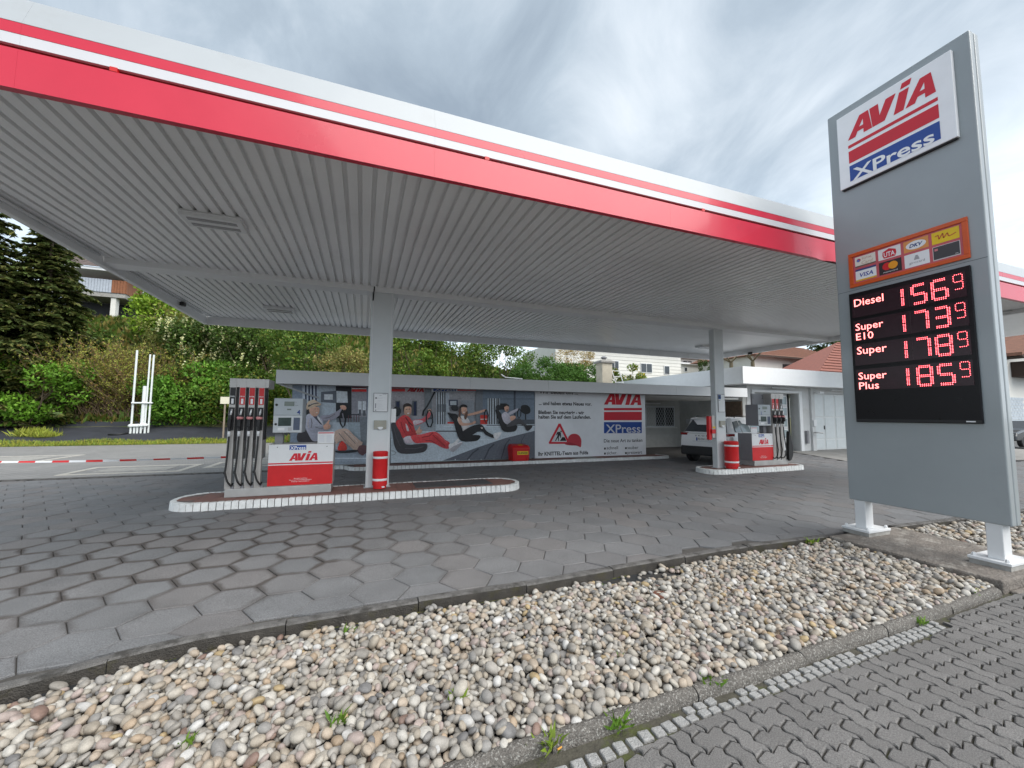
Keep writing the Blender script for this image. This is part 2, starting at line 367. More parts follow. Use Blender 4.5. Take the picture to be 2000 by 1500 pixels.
# ---------------------------------------------------------------- kerb between paving and pebble bed
M_kerb = mat('kerb_concrete', (0.135, 0.13, 0.125), 0.9, var=0.22, scale=14, bump=0.7, bscale=120, var2=(0.4, 240), blotch=((0.035, 0.032, 0.028), 6, 0.47, 0.15, 0.85))
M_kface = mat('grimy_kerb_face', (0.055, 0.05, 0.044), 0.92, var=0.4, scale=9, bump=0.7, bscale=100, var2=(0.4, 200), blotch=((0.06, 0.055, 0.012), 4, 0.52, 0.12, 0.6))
def kerbrun(name, label, x0, x1, step, off0, off1, z0, z1, m, cat='kerb'):
    k = thing(name, label, cat, (x0, kerb_y(x0), 0)); x = x0
    while x < x1-0.05:
        xe = min(x+step, x1); dz = random.uniform(-.006, .006); dy = random.uniform(-.004, .004); xa, xb = x+.004, xe-.004; mb = MB(); n = 5
        V = []
        for t in np.linspace(0, 1, n):
            xx = xa+(xb-xa)*t; y = kerb_y(xx)+dy
            V += [(xx, y+off0, z0), (xx, y+off1, z0), (xx, y+off1, z1+dz-.006), (xx, y+off1-.012, z1+dz), (xx, y+off0+.014, z1+dz), (xx, y+off0, z1+dz-.012)]
        F = [(i*6+q, (i+1)*6+q, (i+1)*6+(q+1) % 6, i*6+(q+1) % 6) for i in range(n-1) for q in range(6)] + [(0, 1, 2, 3, 4, 5), tuple((n-1)*6+q for q in (5, 4, 3, 2, 1, 0))]
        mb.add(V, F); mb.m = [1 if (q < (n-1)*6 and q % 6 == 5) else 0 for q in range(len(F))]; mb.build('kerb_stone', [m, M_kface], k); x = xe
    return k
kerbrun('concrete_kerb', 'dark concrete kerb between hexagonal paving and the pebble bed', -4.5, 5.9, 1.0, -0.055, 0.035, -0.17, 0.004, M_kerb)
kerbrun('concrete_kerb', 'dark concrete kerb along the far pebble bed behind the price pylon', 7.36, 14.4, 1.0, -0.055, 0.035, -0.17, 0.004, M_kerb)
# ---------------------------------------------------------------- pebble beds
M_memb = mat('black_membrane', (0.022, 0.024, 0.027), 0.7, var=0.3, scale=30, bump=0.4, bscale=60, blotch=((0.13, 0.10, 0.07), 4, 0.5, 0.2, 0.6))
def front_y(x): return float(np.interp(x, (-3, .5, 1.0, 2.0, 2.6, 3.2, 4.2, 5.6, 9), (1.90, 1.945, 1.97, 2.0, 2.005, 2.03, 2.045, 2.095, 2.15)))
def bedsheet(x0, x1):
    b = MB(); xs = np.linspace(x0, x1, 40)
    V = [(x, y, -0.092) for x in xs for y in (front_y(x)+.03, kerb_y(x)-0.03)]
    b.add(V, [(2*i, 2*i+1, 2*i+3, 2*i+2) for i in range(39)]); return b
M_peb_o = mat('river_pebble', (1, 1, 1), 0.62, var=0.22, scale=26, bump=0.12, bscale=130, var2=(0.13, 210), objcol=True)
M_peb_a = mat('river_pebbles', (1, 1, 1), 0.62, var=0.22, scale=26, bump=0.12, bscale=130, var2=(0.13, 210), attr='Col')
PEB = [((0.60, 0.55, 0.47), 5), ((0.72, 0.69, 0.63), 4), ((0.50, 0.43, 0.34), 4.5), ((0.40, 0.37, 0.33), 4), ((0.58, 0.47, 0.36), 3), ((0.33, 0.32, 0.31), 2.2), ((0.52, 0.38, 0.25), 1.2), ((0.30, 0.17, 0.13), .2), ((0.19, 0.19, 0.20), .8), ((0.54, 0.43, 0.39), 2.0), ((0.80, 0.79, 0.77), 1.5), ((0.47, 0.44, 0.40), 4), ((0.58, 0.42, 0.20), .25)]
_pw = [p[1] for p in PEB]
def pebcol():
    c = random.choices(PEB, _pw)[0][0]; k = random.uniform(0.88, 1.08); c = tuple(.82*v+.18*w_ for v, w_ in zip(c, (.53, .49, .43))); return tuple(min(0.72, v*k*.63) for v in c)
def pebshape(sub, seed):
    bm = bmesh.new(); bmesh.ops.create_icosphere(bm, subdivisions=sub, radius=1.0); r = random.Random(seed)
    ax = [(Vector((r.gauss(0, 1), r.gauss(0, 1), r.gauss(0, .6))).normalized(), r.uniform(-.17, .17), r.uniform(1.2, 2.6)) for _ in range(6)]
    e = r.uniform(0.75, 1.05)
    for v in bm.verts:
        d = v.co.normalized(); s = 1+sum(a*math.sin(f*d.dot(n)+k) for k, (n, a, f) in enumerate(ax))
        v.co = Vector((math.copysign(abs(d.x)**e, d.x), math.copysign(abs(d.y)**e, d.y), d.z))*s
    me = bpy.data.meshes.new('pebble'); bm.to_mesh(me); bm.free(); me.polygons.foreach_set('use_smooth', [True]*len(me.polygons)); return me
hi = [pebshape(3, k) for k in range(16)]; lo = [pebshape(2, k) for k in range(16)]
for m_ in hi: m_.materials.append(M_peb_o)
LO = [(np.array([v.co[:] for v in m_.vertices]), np.array([p.vertices[:] for p in m_.polygons])) for m_ in lo]
def fillbed(bed, x0, x1, count, nind, seed, size=1.0):
    r = random.Random(seed); res = 0.010; gx = int((x1-x0)/res)+2; y0, y1 = 1.9, 3.9; gy = int((y1-y0)/res)+2
    H = np.full((gx, gy), -0.092, dtype=np.float32); out = []
    for n in range(count):
        a = r.uniform(.016, .034)*size*(1.3 if r.random() < .12 else 1); b_ = a*r.uniform(.66, .92); c_ = a*r.uniform(.45, .68); ang = r.uniform(0, math.pi)
        best = None
        for _ in range(7):
            x = r.uniform(x0, x1); fy = front_y(x)+.07; ky = kerb_y(x)-.075; y = r.uniform(fy, ky)
            if y > ky-0.20 and r.random() < min(.85, .2+(y-ky+.20)/.20) and x < 5.2: continue
            if ((x-2.75)/.5)**2+((y-3.50)/.13)**2 < 1 and r.random() < .88: continue
            i, j = int((x-x0)/res), int((y-y0)/res); h = H[i, j]
            if best is None or h < best[0]: best = (h, x, y, i, j)
        if best is None: continue
        _, x, y, i, j = best; k = int(a/res)+1
        i0, i1, j0, j1 = max(0, i-k), min(gx, i+k+1), max(0, j-k), min(gy, j+k+1)
        X, Y = np.meshgrid((np.arange(i0, i1)-i)*res, (np.arange(j0, j1)-j)*res, indexing='ij')
        u = (X*math.cos(ang)+Y*math.sin(ang))/a; v = (-X*math.sin(ang)+Y*math.cos(ang))/b_; d2 = u*u+v*v
        sub = H[i0:i1, j0:j1]; inn = d2 < 0.75
        if not inn.any(): continue
        und = sub[inn]; zc_ = float(0.55*und.max()+0.45*und.mean()) + c_*0.62
        A = np.c_[X[inn], Y[inn], np.ones(inn.sum())]; sl_ = np.linalg.lstsq(A, und, rcond=None)[0]
        tx, ty = np.clip(sl_[:2], -.8, .8)*0.8
        tx += r.uniform(-.22, .22); ty += r.uniform(-.22, .22)
        top = zc_ + c_*np.sqrt(np.clip(1-d2, 0, 1))+tx*X+ty*Y
        msk = d2 < 1; sub[msk] = np.maximum(sub[msk], top[msk]); out.append((x, y, zc_, a, b_, c_, ang, tx, ty))
    pts = []
    for p in out:
        sx, sy, k = scr(p[:3]); inv = -30 < sx < 2030 and sy < 1530 and H[int((p[0]-x0)/res), int((p[1]-y0)/res)] < p[2]+p[5]*1.25
        pts.append((p[3]*p[4]/(k*k) if inv and k > 0 else 0, p))
    pts.sort(key=lambda q: -q[0]); VV, FF, CC = [], [], []; off = 0
    for n, (_, p) in enumerate(pts):
        x, y, z, a, b_, c_, ang, tx, ty = p; col = pebcol(); q = r.randrange(16)
        nrm = Vector((-tx, -ty, 1)).normalized(); mt = nrm.to_track_quat('Z', 'Y').to_matrix() @ Matrix.Rotation(ang, 3, 'Z')
        if n < nind:
            o = link('pebble', hi[q], bed, (x, y, z)); o.rotation_euler = mt.to_euler(); o.scale = (a, b_, c_); o.color = (*col, 1)
        else:
            v, f = LO[q]; vv = (v*np.array([a, b_, c_]))@np.array(mt).T + np.array([x, y, z]); VV.append(vv); FF.append(f+off); off += len(v); CC.append(np.tile([*col, 1.0], (len(v), 1)))
    v = np.concatenate(VV); f = np.concatenate(FF); me = bpy.data.meshes.new('pebble_fill'); me.from_pydata(v.tolist(), [], f.tolist()); me.materials.append(M_peb_a)
    ca = me.color_attributes.new('Col', 'FLOAT_COLOR', 'POINT'); ca.data.foreach_set('color', np.concatenate(CC).astype(np.float32).ravel())
    me.polygons.foreach_set('use_smooth', [True]*len(me.polygons)); stuff(link('pebble_fill', me, bed))
bed1 = struct(bedsheet(-4.4, 5.93).build('pebble_bed', M_memb), 'bed of pale rounded river pebbles in the foreground')
fillbed(bed1, -2.6, 5.90, 12800, 300, 3)
bed2 = struct(bedsheet(7.36, 14.4).build('pebble_bed', M_memb), 'bed of pale pebbles behind the price pylon')
fillbed(bed2, 7.40, 13.0, 4200, 0, 5, 1.25)
# ---------------------------------------------------------------- round-topped kerb, setts and footpath
M_rk = mat('lichened_kerb', (0.13, 0.12, 0.108), 0.95, var=0.3, scale=25, bump=0.9, bscale=90, var2=(0.35, 120), blotch=((0.36, 0.35, 0.325), 75, 0.53, 0.08, 0.85))
rk = thing('rounded_kerb', 'lichen-spotted round-topped edging kerb between pebbles and footpath', 'kerb', (0.5, 2.0, -0.1)); x = -3.0
while x < 5.86:
    xe = min(x+0.99, 5.86); mb = MB(); V = []; n = 7; dz = random.uniform(-.008, .004); dy = random.uniform(-.008, .008)
    prof = [(-.045, -.20), (-.045, -.085), (-.035, -.062), (-.012, -.05), (.012, -.05), (.035, -.062), (.045, -.085), (.045, -.20)]
    for t in np.linspace(0, 1, n):
        xx = x+.005+(xe-x-.010)*t; jy = random.uniform(-.003, .003)
        V += [(xx, front_y(xx)+.045+a+dy+jy, b+dz+random.uniform(-.003, .003)) for a, b in prof]
    F = [(i*8+q, (i+1)*8+q, (i+1)*8+(q+1) % 8, i*8+(q+1) % 8) for i in range(n-1) for q in range(8)] + [tuple(range(8)), tuple((n-1)*8+q for q in range(7, -1, -1))]
    mb.add(V, F); mb.build('kerb_stone', M_rk, rk, auto=50); x = xe
M_sett = mat('granite_sett', (0.31, 0.31, 0.305), 0.8, var=0.2, scale=18, bump=0.6, bscale=110, var2=(0.35, 190))
M_walk = mat('footpath_joint', (0.07, 0.065, 0.05), 0.95, var=0.35, scale=18, bump=0.5, bscale=80, blotch=((0.075, 0.09, 0.02), 5, 0.54, 0.1, 0.8))
wk = MB(); wk.poly([(-6, -9, -0.122), (30, -9, -0.122), (30, 2.9, -0.122), (5.9, 2.16, -0.122), (-6, 1.86, -0.122)])
walk = struct(wk.build('footpath', M_walk), 'grey interlocking concrete paver footpath in the foreground')
def sett_y(x): return float(np.interp(x, (-1, 0.5, 1.17, 1.9, 2.8, 4.0, 5), (1.70, 1.775, 1.815, 1.875, 1.89, 1.925, 1.96)))
def settmesh():
    w_, d_ = random.uniform(.034, .039), random.uniform(.034, .038); mb = MB(); j = lambda: random.uniform(-.004, .004)
    b = [(-w_+j(), -d_+j()), (w_+j(), -d_+j()), (w_+j(), d_+j()), (-w_+j(), d_+j())]
    mb.hexa([(x, y, -.05) for x, y in b]+[(x*.90, y*.90, .0+j()*.6) for x, y in b]); return mb.mesh('sett', M_sett)
sm = [settmesh() for _ in range(8)]
x = 0.2
while x < 4.55:
    fy, sy = front_y(x)-.02, sett_y(x)+.004; nrow = 1 if x < 1.75 else 2
    for q in range(nrow):
        if q and random.random() < .12: continue
        o = link('sett', random.choice(sm), walk, (x+random.uniform(-.006, .006)+q*.03, sy+(.038 if nrow == 1 else .026+q*.056)+random.uniform(-.004, .004), -0.104+random.uniform(-.004, .003)), bevel=.007)
        o.rotation_euler = (random.uniform(-.05, .05), random.uniform(-.05, .05), random.uniform(-.08, .08)+.03)
        if nrow == 2: o.scale = (.95, .70, 1)
    x += random.uniform(.080, .088)
M_wave = mat('wavy_paver', (1, 1, 1), 0.85, var=0.12, scale=3.0, bump=0.5, bscale=180, var2=(0.40, 140), attr='Col')
UW = 0.1055; JT = 0.0055
def warp(x, y):
    f = (x/UW) % 1.0; A_ = 0.0125
    s = -1+2*f/.76 if f < .76 else 1-2*(f-.76)/.24
    return x+0.0115*math.sin(2*math.pi*y/UW), y+A_*s
def wavepiece(x0, x1, y0, y1, clip):
    pts = []; n1 = 8 if x1-x0 > y1-y0 else 4; n2 = 12-n1
    n1, n2 = (24, 8) if x1-x0 > y1-y0 else (12, 14)
    for t in range(n1): pts.append((x0+(x1-x0)*t/n1, y0))
    for t in range(n2): pts.append((x1, y0+(y1-y0)*t/n2))
    for t in range(n1): pts.append((x1-(x1-x0)*t/n1, y1))
    for t in range(n2): pts.append((x0, y1-(y1-y0)*t/n2))
    cxx, cyy = (x0+x1)/2, (y0+y1)/2
    cw = warp(cxx, cyy); wp = []
    for q in pts:
        a, b = warp(*q); wp.append((a, min(b, clip(a))))
    k = random.uniform(.88, 1.1)*0.160; col = (k*1.02, k*0.985, k*0.955); n = len(wp)
    A = np.array(wp); c = A.mean(0); d = A-c; ln = np.maximum(np.linalg.norm(d, axis=1, keepdims=True), 1e-6)
    r1 = A-d/ln*JT*1.0; r2 = A-d/ln*(JT+.007); dz = random.uniform(-.002, .002); tx, ty = random.uniform(-.012, .012), random.uniform(-.012, .012)
    V = [(p[0]-c[0], p[1]-c[1], -.03) for p in r1] + [(p[0]-c[0], p[1]-c[1], -.006) for p in r1] + [(p[0]-c[0], p[1]-c[1], tx*(p[0]-c[0])+ty*(p[1]-c[1])) for p in r2]
    F = [(i, (i+1) % n, n+(i+1) % n, n+i) for i in range(n)] + [(n+i, n+(i+1) % n, 2*n+(i+1) % n, 2*n+i) for i in range(n)] + [tuple(range(2*n, 3*n))]
    return V, F, (c[0], c[1], -0.1+dz), col
wl = []; clipw = lambda x: (sett_y(x)-.006) if x < 4.6 else min(front_y(x)-.03, 2.12)
for i in range(-12, 130):
    for j in range(-60, 34):
        k = (i-j) % 4; X, Y = i*UW, j*UW
        if k == 0: rct = (X, X+2*UW, Y, Y+UW)
        elif k == 2: rct = (X, X+UW, Y-UW, Y+UW)
        else: continue
        mxx, myy = (rct[0]+rct[1])/2, (rct[2]+rct[3])/2
        if rct[2] > clipw(mxx)-.03: continue
        sx, sy, kk = scr((mxx, myy, -.1))
        if kk < .3 or sx < 700 or sx > 2250 or sy > 1680: continue
        vis = sx < 2030 and sy < 1520
        wl.append((kk if vis else kk+50, rct))
wl.sort(key=lambda q: q[0]); big_ = MB()
for n, (_, rct) in enumerate(wl):
    V, F, loc, col = wavepiece(*rct, clipw)
    if n < 300:
        mb = MB(); mb.add(V, F, 0, col); link('paver', mb.mesh('paver', M_wave), walk, loc)
    else: big_.add([(p[0]+loc[0], p[1]+loc[1], p[2]+loc[2]) for p in V], F, 0, col)
stuff(big_.build('paver_field', M_wave, walk))
# ---------------------------------------------------------------- pylon footing slab
M_slab = mat('weathered_concrete', (0.17, 0.15, 0.132), 0.9, var=0.35, scale=5, bump=1.0, bscale=35, var2=(0.3, 160), blotch=((0.33, 0.31, 0.28), 4.5, 0.52, 0.10, 0.7))
b = MB(); b.box(5.93, 7.35, 2.12, 3.69, -0.17, 0.005); b.box(6.02, 6.36, 2.05, 2.115, -0.17, -0.09)
tag(b.build('concrete_footing', M_slab, bevel=.018), 'weathered concrete slab carrying the price pylon', 'slab')
# ---------------------------------------------------------------- light brick paving at the left, concrete strip at the right
def brickmat(name, c1, c2, mort, sc, w_, h_):
    m = mat(name, c1, 0.88, var=0.12, scale=1.0, bump=0.2, bscale=120); t = m.node_tree; L = t.links.new; b = t.nodes['Principled BSDF']
    br = t.nodes.new('ShaderNodeTexBrick'); geo = t.nodes.new('ShaderNodeNewGeometry'); L(geo.outputs['Position'], br.inputs['Vector'])
    br.inputs['Color1'].default_value = (*c1, 1); br.inputs['Color2'].default_value = (*c2, 1); br.inputs['Mortar'].default_value = (*mort, 1)
    br.inputs['Scale'].default_value = sc; br.inputs['Mortar Size'].default_value = 0.012; br.inputs['Brick Width'].default_value = w_; br.inputs['Row Height'].default_value = h_
    hs = [n for n in t.nodes if n.bl_idname == 'ShaderNodeMix'][0]; L(br.outputs['Color'], hs.inputs[6]); return m
M_lp = brickmat('light_block_paving', (0.27, 0.265, 0.26), (0.225, 0.225, 0.225), (0.17, 0.165, 0.155), 1.0, 0.22, 0.11)
b = MB(); b.poly([(-60, 12.98, 0.012), (-1.9, 12.98, 0.012), (-1.9, 25.1, 0.012), (-60, 25.1, 0.012)])
lp = struct(b.build('yard_paving', M_lp), 'light grey block paving at the far left of the forecourt')
b = MB(); b.box(-60, -1.95, 12.815, 12.975, -0.05, 0.024); b.build('edging', M_kerb, lp)
M_frame = mat('pale_concrete_frame', (0.44, 0.42, 0.38), 0.85, var=0.15, scale=6, bump=0.2)
for (x0, x1, y0, y1) in ((-7.2, -4.6, 13.5, 15.2), (-12.6, -9.7, 17.2, 19.8), (-4.3, -2.2, 14.1, 15.6)):
    b = MB(); t = .16; b.box(x0, x1, y0, y0+t, 0, .022); b.box(x0, x1, y1-t, y1, 0, .022); b.box(x0, x0+t, y0+t, y1-t, 0, .022); b.box(x1-t, x1, y0+t, y1-t, 0, .022)
    o = b.build('manhole_frame', M_frame, lp)
    b = MB(); b.box(x0+.5, x1-.5, y0+.45, y1-.45, 0, .020); b.build('manhole_cover', M_concrete, o)
M_drive = mat('pale_concrete_drive', (0.28, 0.27, 0.255), 0.88, var=0.16, scale=1.5, bump=0.25, bscale=70, blotch=((0.22, 0.21, 0.19), 1.1, 0.5, 0.2, 0.55))
b = MB(); b.poly([(16.35, 9.2, 0.008), (32, 6.0, 0.008), (32, 13.1, 0.008), (18.6, 13.1, 0.008)])
struct(b.build('garage_driveway', M_drive), 'pale concrete driveway in front of the garage doors')
b = MB(); b.poly([(10.2, 12.80, -0.006), (18.6, 12.80, -0.006), (18.6, 17.0, -0.006), (10.2, 17.0, -0.006)])
struct(b.build('carport_floor', mat('carport_floor', (0.13, 0.125, 0.12), 0.9, var=0.2, scale=2, bump=0.3)), 'dark paved floor of the covered bay')
# ================================================================ fuel canopy
CX0, CX1, CY0, CY1 = -4.30, 14.45, 4.05, 13.45
def sz(y): return 4.150 + (y-4.10)*0.0185           # underside of the sheets
can = thing('fuel_canopy', 'large flat filling station canopy with red and white front edge and ribbed grey underside', 'canopy', (0.33, 8.73, 0))
M_soff = mat('ribbed_sheet_underside', (0.80, 0.805, 0.81), 0.32, var=0.06, scale=0.5, spec=0.6, blotch=((.55, .55, .54), .9, .58, .2, .5))
M_beam = mat('pale_grey_beam', (0.74, 0.75, 0.76), 0.45, var=0.04, scale=1)
M_col = mat('column_paint', (0.60, 0.63, 0.64), 0.4, var=0.05, scale=1.5)
PIT_R = 0.1522; NR = 6
def sheet(x0, n, y0, y1):
    """trapezoid sheet: wide flats below, narrow grooves pressed upwards"""
    mb = MB(); pr = []
    for k in range(n):
        a = x0+k*PIT_R; pr += [(a, 0), (a+.102, 0), (a+.109, .046), (a+.145, .046), (a+PIT_R, 0)]
    n2 = len(pr); V = [(x, y, sz(y)+z) for y in (y0, y1) for x, z in pr]
    mb.add(V, [(i, n2+i, n2+i+1, i+1) for i in range(n2-1)]); return mb
x = CX0+.10
while x < CX1-.14:
    n = min(NR, int((CX1-.07-x)/PIT_R))
    if n < 1: break
    for y0, y1 in ((CY0+.03, 8.625), (8.925, CY1-.06)):
        sheet(x+.001, n, y0, y1).build('soffit_sheet', M_soff, can)
    x += n*PIT_R
# roof deck above, leaving a slit of daylight along both sides
b = MB(); b.box(CX0+.16, CX1-.16, CY0+.08, CY1-.05, 4.46, 4.50); b.build('roof_deck', M_grey, can)
# beams
b = MB(); b.box(CX0+.02, CX1-.02, 8.60, 8.95, 4.135, 4.34); b.build('main_beam', M_beam, can, bevel=.008)
b = MB(); b.box(CX0, CX1, CY1-.05, CY1+.03, 4.10, 4.44); b.build('rear_edge_beam', M_beam, can, bevel=.006)
for xx in np.arange(CX0+1.0, CX1, 2.05):
    b = MB(); b.box(xx-.012, xx+.012, CY1-.062, CY1-.052, 4.115, 4.30); b.build('beam_joint_strip', M_white, can)
for nm, xa, xb in (('side_edge_beam', CX0, CX0+.09), ('side_edge_beam', CX1-.09, CX1)):
    b = MB(); b.hexa([(xa, CY0+.07, 4.06), (xb, CY0+.07, 4.06), (xb, CY1-.055, 4.10), (xa, CY1-.055, 4.10), (xa, CY0+.07, 4.60), (xb, CY0+.07, 4.60), (xb, CY1-.055, 4.44), (xa, CY1-.055, 4.44)]); b.build(nm, M_beam, can, bevel=.006)
for xa, sg in ((CX0+.10, 1), (CX1-.10, -1)):
    b = MB(); b.tube([(xa+sg*.03, 4.6, sz(4.6)-.035), (xa+sg*.03, 8.4, sz(8.4)-.03)], .022, 8); b.tube([(xa+sg*.03, 9.1, sz(9.1)-.03), (xa+sg*.03, 12.9, sz(12.9)-.03)], .022, 8); b.build('cable_conduit', M_white, can, smooth=True)
# front fascia, in sheets about 3.1 m long
M_fw = mat('white_fascia_sheet', (0.40, 0.425, 0.445), 0.4, var=0.05, scale=.6, coat=.1, bump=.08, bscale=1.4, blotch=((.33, .34, .34), 1.8, .58, .2, .45))
seams = [CX0-.02, -2.6, 0.62, 3.72, 6.85, 10.0, 13.1, CX1+.02]
def fas(name, m, prof, gap=.0004, dent=None):
    for a, c in zip(seams[:-1], seams[1:]):
        mb = MB(); n = 2; xs_ = [a+gap, c-gap]
        if dent and a < dent[0] < c: xs_ = sorted(set([a+gap, c-gap]+[dent[0]+d for d in np.linspace(-.75, .75, 23)]))
        V = []
        for xx in xs_:
            for q, (y, z) in enumerate(prof):
                dy = 0
                if dent and q < len(prof)/2:
                    g_ = math.exp(-((xx-dent[0])/.16)**2)*dent[1]*(1 if q == 0 else .55 if q == 1 else .2 if q == 2 else 0); dy = g_
                    dy += -0.010*math.exp(-((xx-dent[0]-.30)/.2)**2)*(1 if q < 2 else .4)
                V.append((xx, y+dy, z))
        np_ = len(prof); F = [(i*np_+q, i*np_+(q+1) % np_, (i+1)*np_+(q+1) % np_, (i+1)*np_+q) for i in range(len(xs_)-1) for q in range(np_)]
        F += [tuple(range(np_-1, -1, -1)), tuple((len(xs_)-1)*np_+q for q in range(np_))]
        mb.add(V, F); mb.build(name, m, can, auto=35)
F0 = CY0
fas('fascia_red_panel', M_red, [(F0, 4.085), (F0, 4.16), (F0, 4.25), (F0, 4.405), (F0+.03, 4.405), (F0+.03, 4.12), (F0+.06, 4.085)], dent=(6.78, .035))
fas('fascia_groove', mat('groove_red', (0.30, 0.008, 0.010), .35, var=.1), [(F0+.045, 4.408), (F0+.045, 4.50), (F0+.06, 4.50), (F0+.06, 4.408)], .0)
fas('fascia_white_stripe', mat('white_stripe', (.62, .62, .65), .4, var=.04, scale=1), [(F0+.010, 4.448), (F0+.010, 4.535), (F0+.04, 4.535), (F0+.04, 4.448)])
fas('fascia_red_stripe', M_red, [(F0+.008, 4.537), (F0+.008, 4.628), (F0+.04, 4.628), (F0+.04, 4.537)])
fas('fascia_white_panel', M_fw, [(F0+.006, 4.630), (F0+.10, 4.905), (F0+.16, 4.905), (F0+.05, 4.630)])
for xx in seams[1:-1]:
    b = MB(); b.box(xx+.55, xx+.60, F0-.002, F0+.05, 4.409, 4.446); b.build('fascia_clip', M_redmat, can)
# side fascias seen only at an angle
for xa in (CX0-.02, CX1):
    b = MB(); b.hexa([(xa, F0+.06, 4.61), (xa+.02, F0+.06, 4.61), (xa+.02, CY1, 4.45), (xa, CY1, 4.45), (xa, F0+.10, 4.90), (xa+.02, F0+.10, 4.90), (xa+.02, CY1, 4.62), (xa, CY1, 4.62)]); b.build('side_fascia', M_fw, can)
# columns: rolled section clad with flat covers
def column(x0, x1, y0, y1):
    b = MB(); b.box(x0, x1, y0, y1, .13, 4.136); c = b.build('column', M_col, can, bevel=.012)
    b = MB(); b.box(x0+.035, x0+.045, y0-.004, y0-.0005, .14, 4.13); b.box(x1-.045, x1-.035, y0-.004, y0-.0005, .14, 4.13); b.build('cover_edge', M_white, c)
    b = MB(); b.box(x0-.03, x1+.03, y0-.03, y1+.03, .128, .142); b.build('base_plate', M_grey, c)
    return c
col1 = column(.09, .54, 8.64, 8.88); col2 = column(9.50, 9.86, 8.74, 8.92)
b = MB(); b.tube([(.14, 8.585, 4.27), (.135, 8.59, 4.16), (.125, 8.615, 4.08), (.12, 8.63, 3.95)], .014, 6, 0); b.build('cable', M_black, can, smooth=True)
# lamps under the canopy
def lamp(px, py, label):
    z = 4.25; d = _f + _r*(px-1000)/FPX + _u*(750-py)/FPX
    for _ in range(4): P_ = EYE+d*((z-EYE[2])/d[2]); z = sz(P_[1])
    x, y = P_[0], P_[1]; t = thing('canopy_light', label, 'light', (x, y, z), 'recessed strip lights under the canopy')
    b = MB(); b.box(x-.34, x+.34, y-.18, y+.18, z-.075, z+.01); b.box(x-.355, x+.355, y-.195, y+.195, z-.030, z-.018); b.build('housing', M_white, t, bevel=.01)
    for s in (-1, 1):
        b = MB(); b.box(x-.275, x+.275, y+s*.085-.038, y+s*.085+.042, z-.080, z-.0745); b.build('diffuser', mat('lamp_diffuser', (0.22, 0.22, 0.23), .25, var=.05), t, bevel=.004)
lamp(420, 428, 'flat white strip light under the canopy nearest the red fascia, left half')
lamp(547, 602, 'flat white strip light under the canopy rear, left of the column with the poster')
lamp(1378, 676, 'flat white strip light behind the right canopy column')
def camera_(px, py, Xp, label, sg):
    p = atx(px, py, Xp); t = thing('surveillance_camera', label, 'camera', p)
    x, y, z = p; b = MB(); b.box(x-.045, x+.045, y-.07, y+.07, z-.045, z+.045); b.build('camera_body', M_black, t, bevel=.01)
    b = MB(); b.tube([(x, y+.06, z+.03), (x-sg*.05, y+.25, z+.06), (x-sg*.09, y+.45, z+.05)], .03, 8); b.build('bracket', M_white, t, smooth=True)
camera_(53, 399, CX0+.16, 'small black camera on the left canopy edge nearest the viewer', 1)
camera_(357, 594, CX0+.16, 'small black camera near the rear left canopy corner', 1)
camera_(1465, 690, CX1-.16, 'small black camera under the right canopy edge', -1)
# ================================================================ price pylon
pyl = thing('price_pylon', 'tall grey price pylon with brand logo, card logos and red led fuel prices', 'sign', (6.5, 2.95, 0))
M_py = mat('pylon_grey', (0.30, 0.33, 0.345), 0.32, var=0.06, scale=.9, coat=.35, bump=.05, bscale=1.3, blotch=((.24, .26, .27), 1.6, .6, .2, .4))
M_py2 = mat('pylon_edge', (0.42, 0.45, 0.47), 0.35, var=0.04)
PX, PY0, PY1, PZ0, PZ1, PT = 6.42, 2.19, 3.70, 0.46, 6.08, 0.092
for k, (xa, xb) in enumerate(((PX, PX+PT), (PX+PT+.012, PX+2*PT+.012))):
    b = MB(); b.box(xa, xb, PY0, PY1, PZ0, PZ1); b.build('cabinet_half', M_py, pyl, bevel=.014, seg=3)
b = MB(); b.box(PX+PT-.002, PX+PT+.014, PY0+.012, PY1-.012, PZ0+.012, PZ1-.012); b.build('seam', M_dark, pyl)
b = MB(); b.box(PX-.0012, PX+.004, PY0+.01, PY1-.01, 3.378, 3.382); b.build('panel_joint', M_dark, pyl)
for y0 in (3.52, 2.27):
    b = MB(); b.box(PX+.015, PX+.18, y0-.0, y0+.13, .085, PZ0+.02); lg = b.build('leg', M_white, pyl, bevel=.008)
    b = MB(); b.box(PX-.06, PX+.42, y0-.07, y0+.26, .055, .085); b.build('base_plate', M_white, lg, bevel=.004)
    b = MB()
    for xx, yy in ((PX-.02, y0-.03), (PX+.38, y0-.03), (PX-.02, y0+.22), (PX+.38, y0+.22)): b.lathe([(.02, 0), (.02, .02), (.012, .035)], (xx, yy, .085), 6)
    b.build('bolts', M_white, lg)
    b = MB(); b.box(PX-.05, PX+.41, y0-.06, y0+.25, .004, .056); b.build('grout_pad', M_concrete, lg)
U = (0, -1, 0); V = (0, 0, 1)
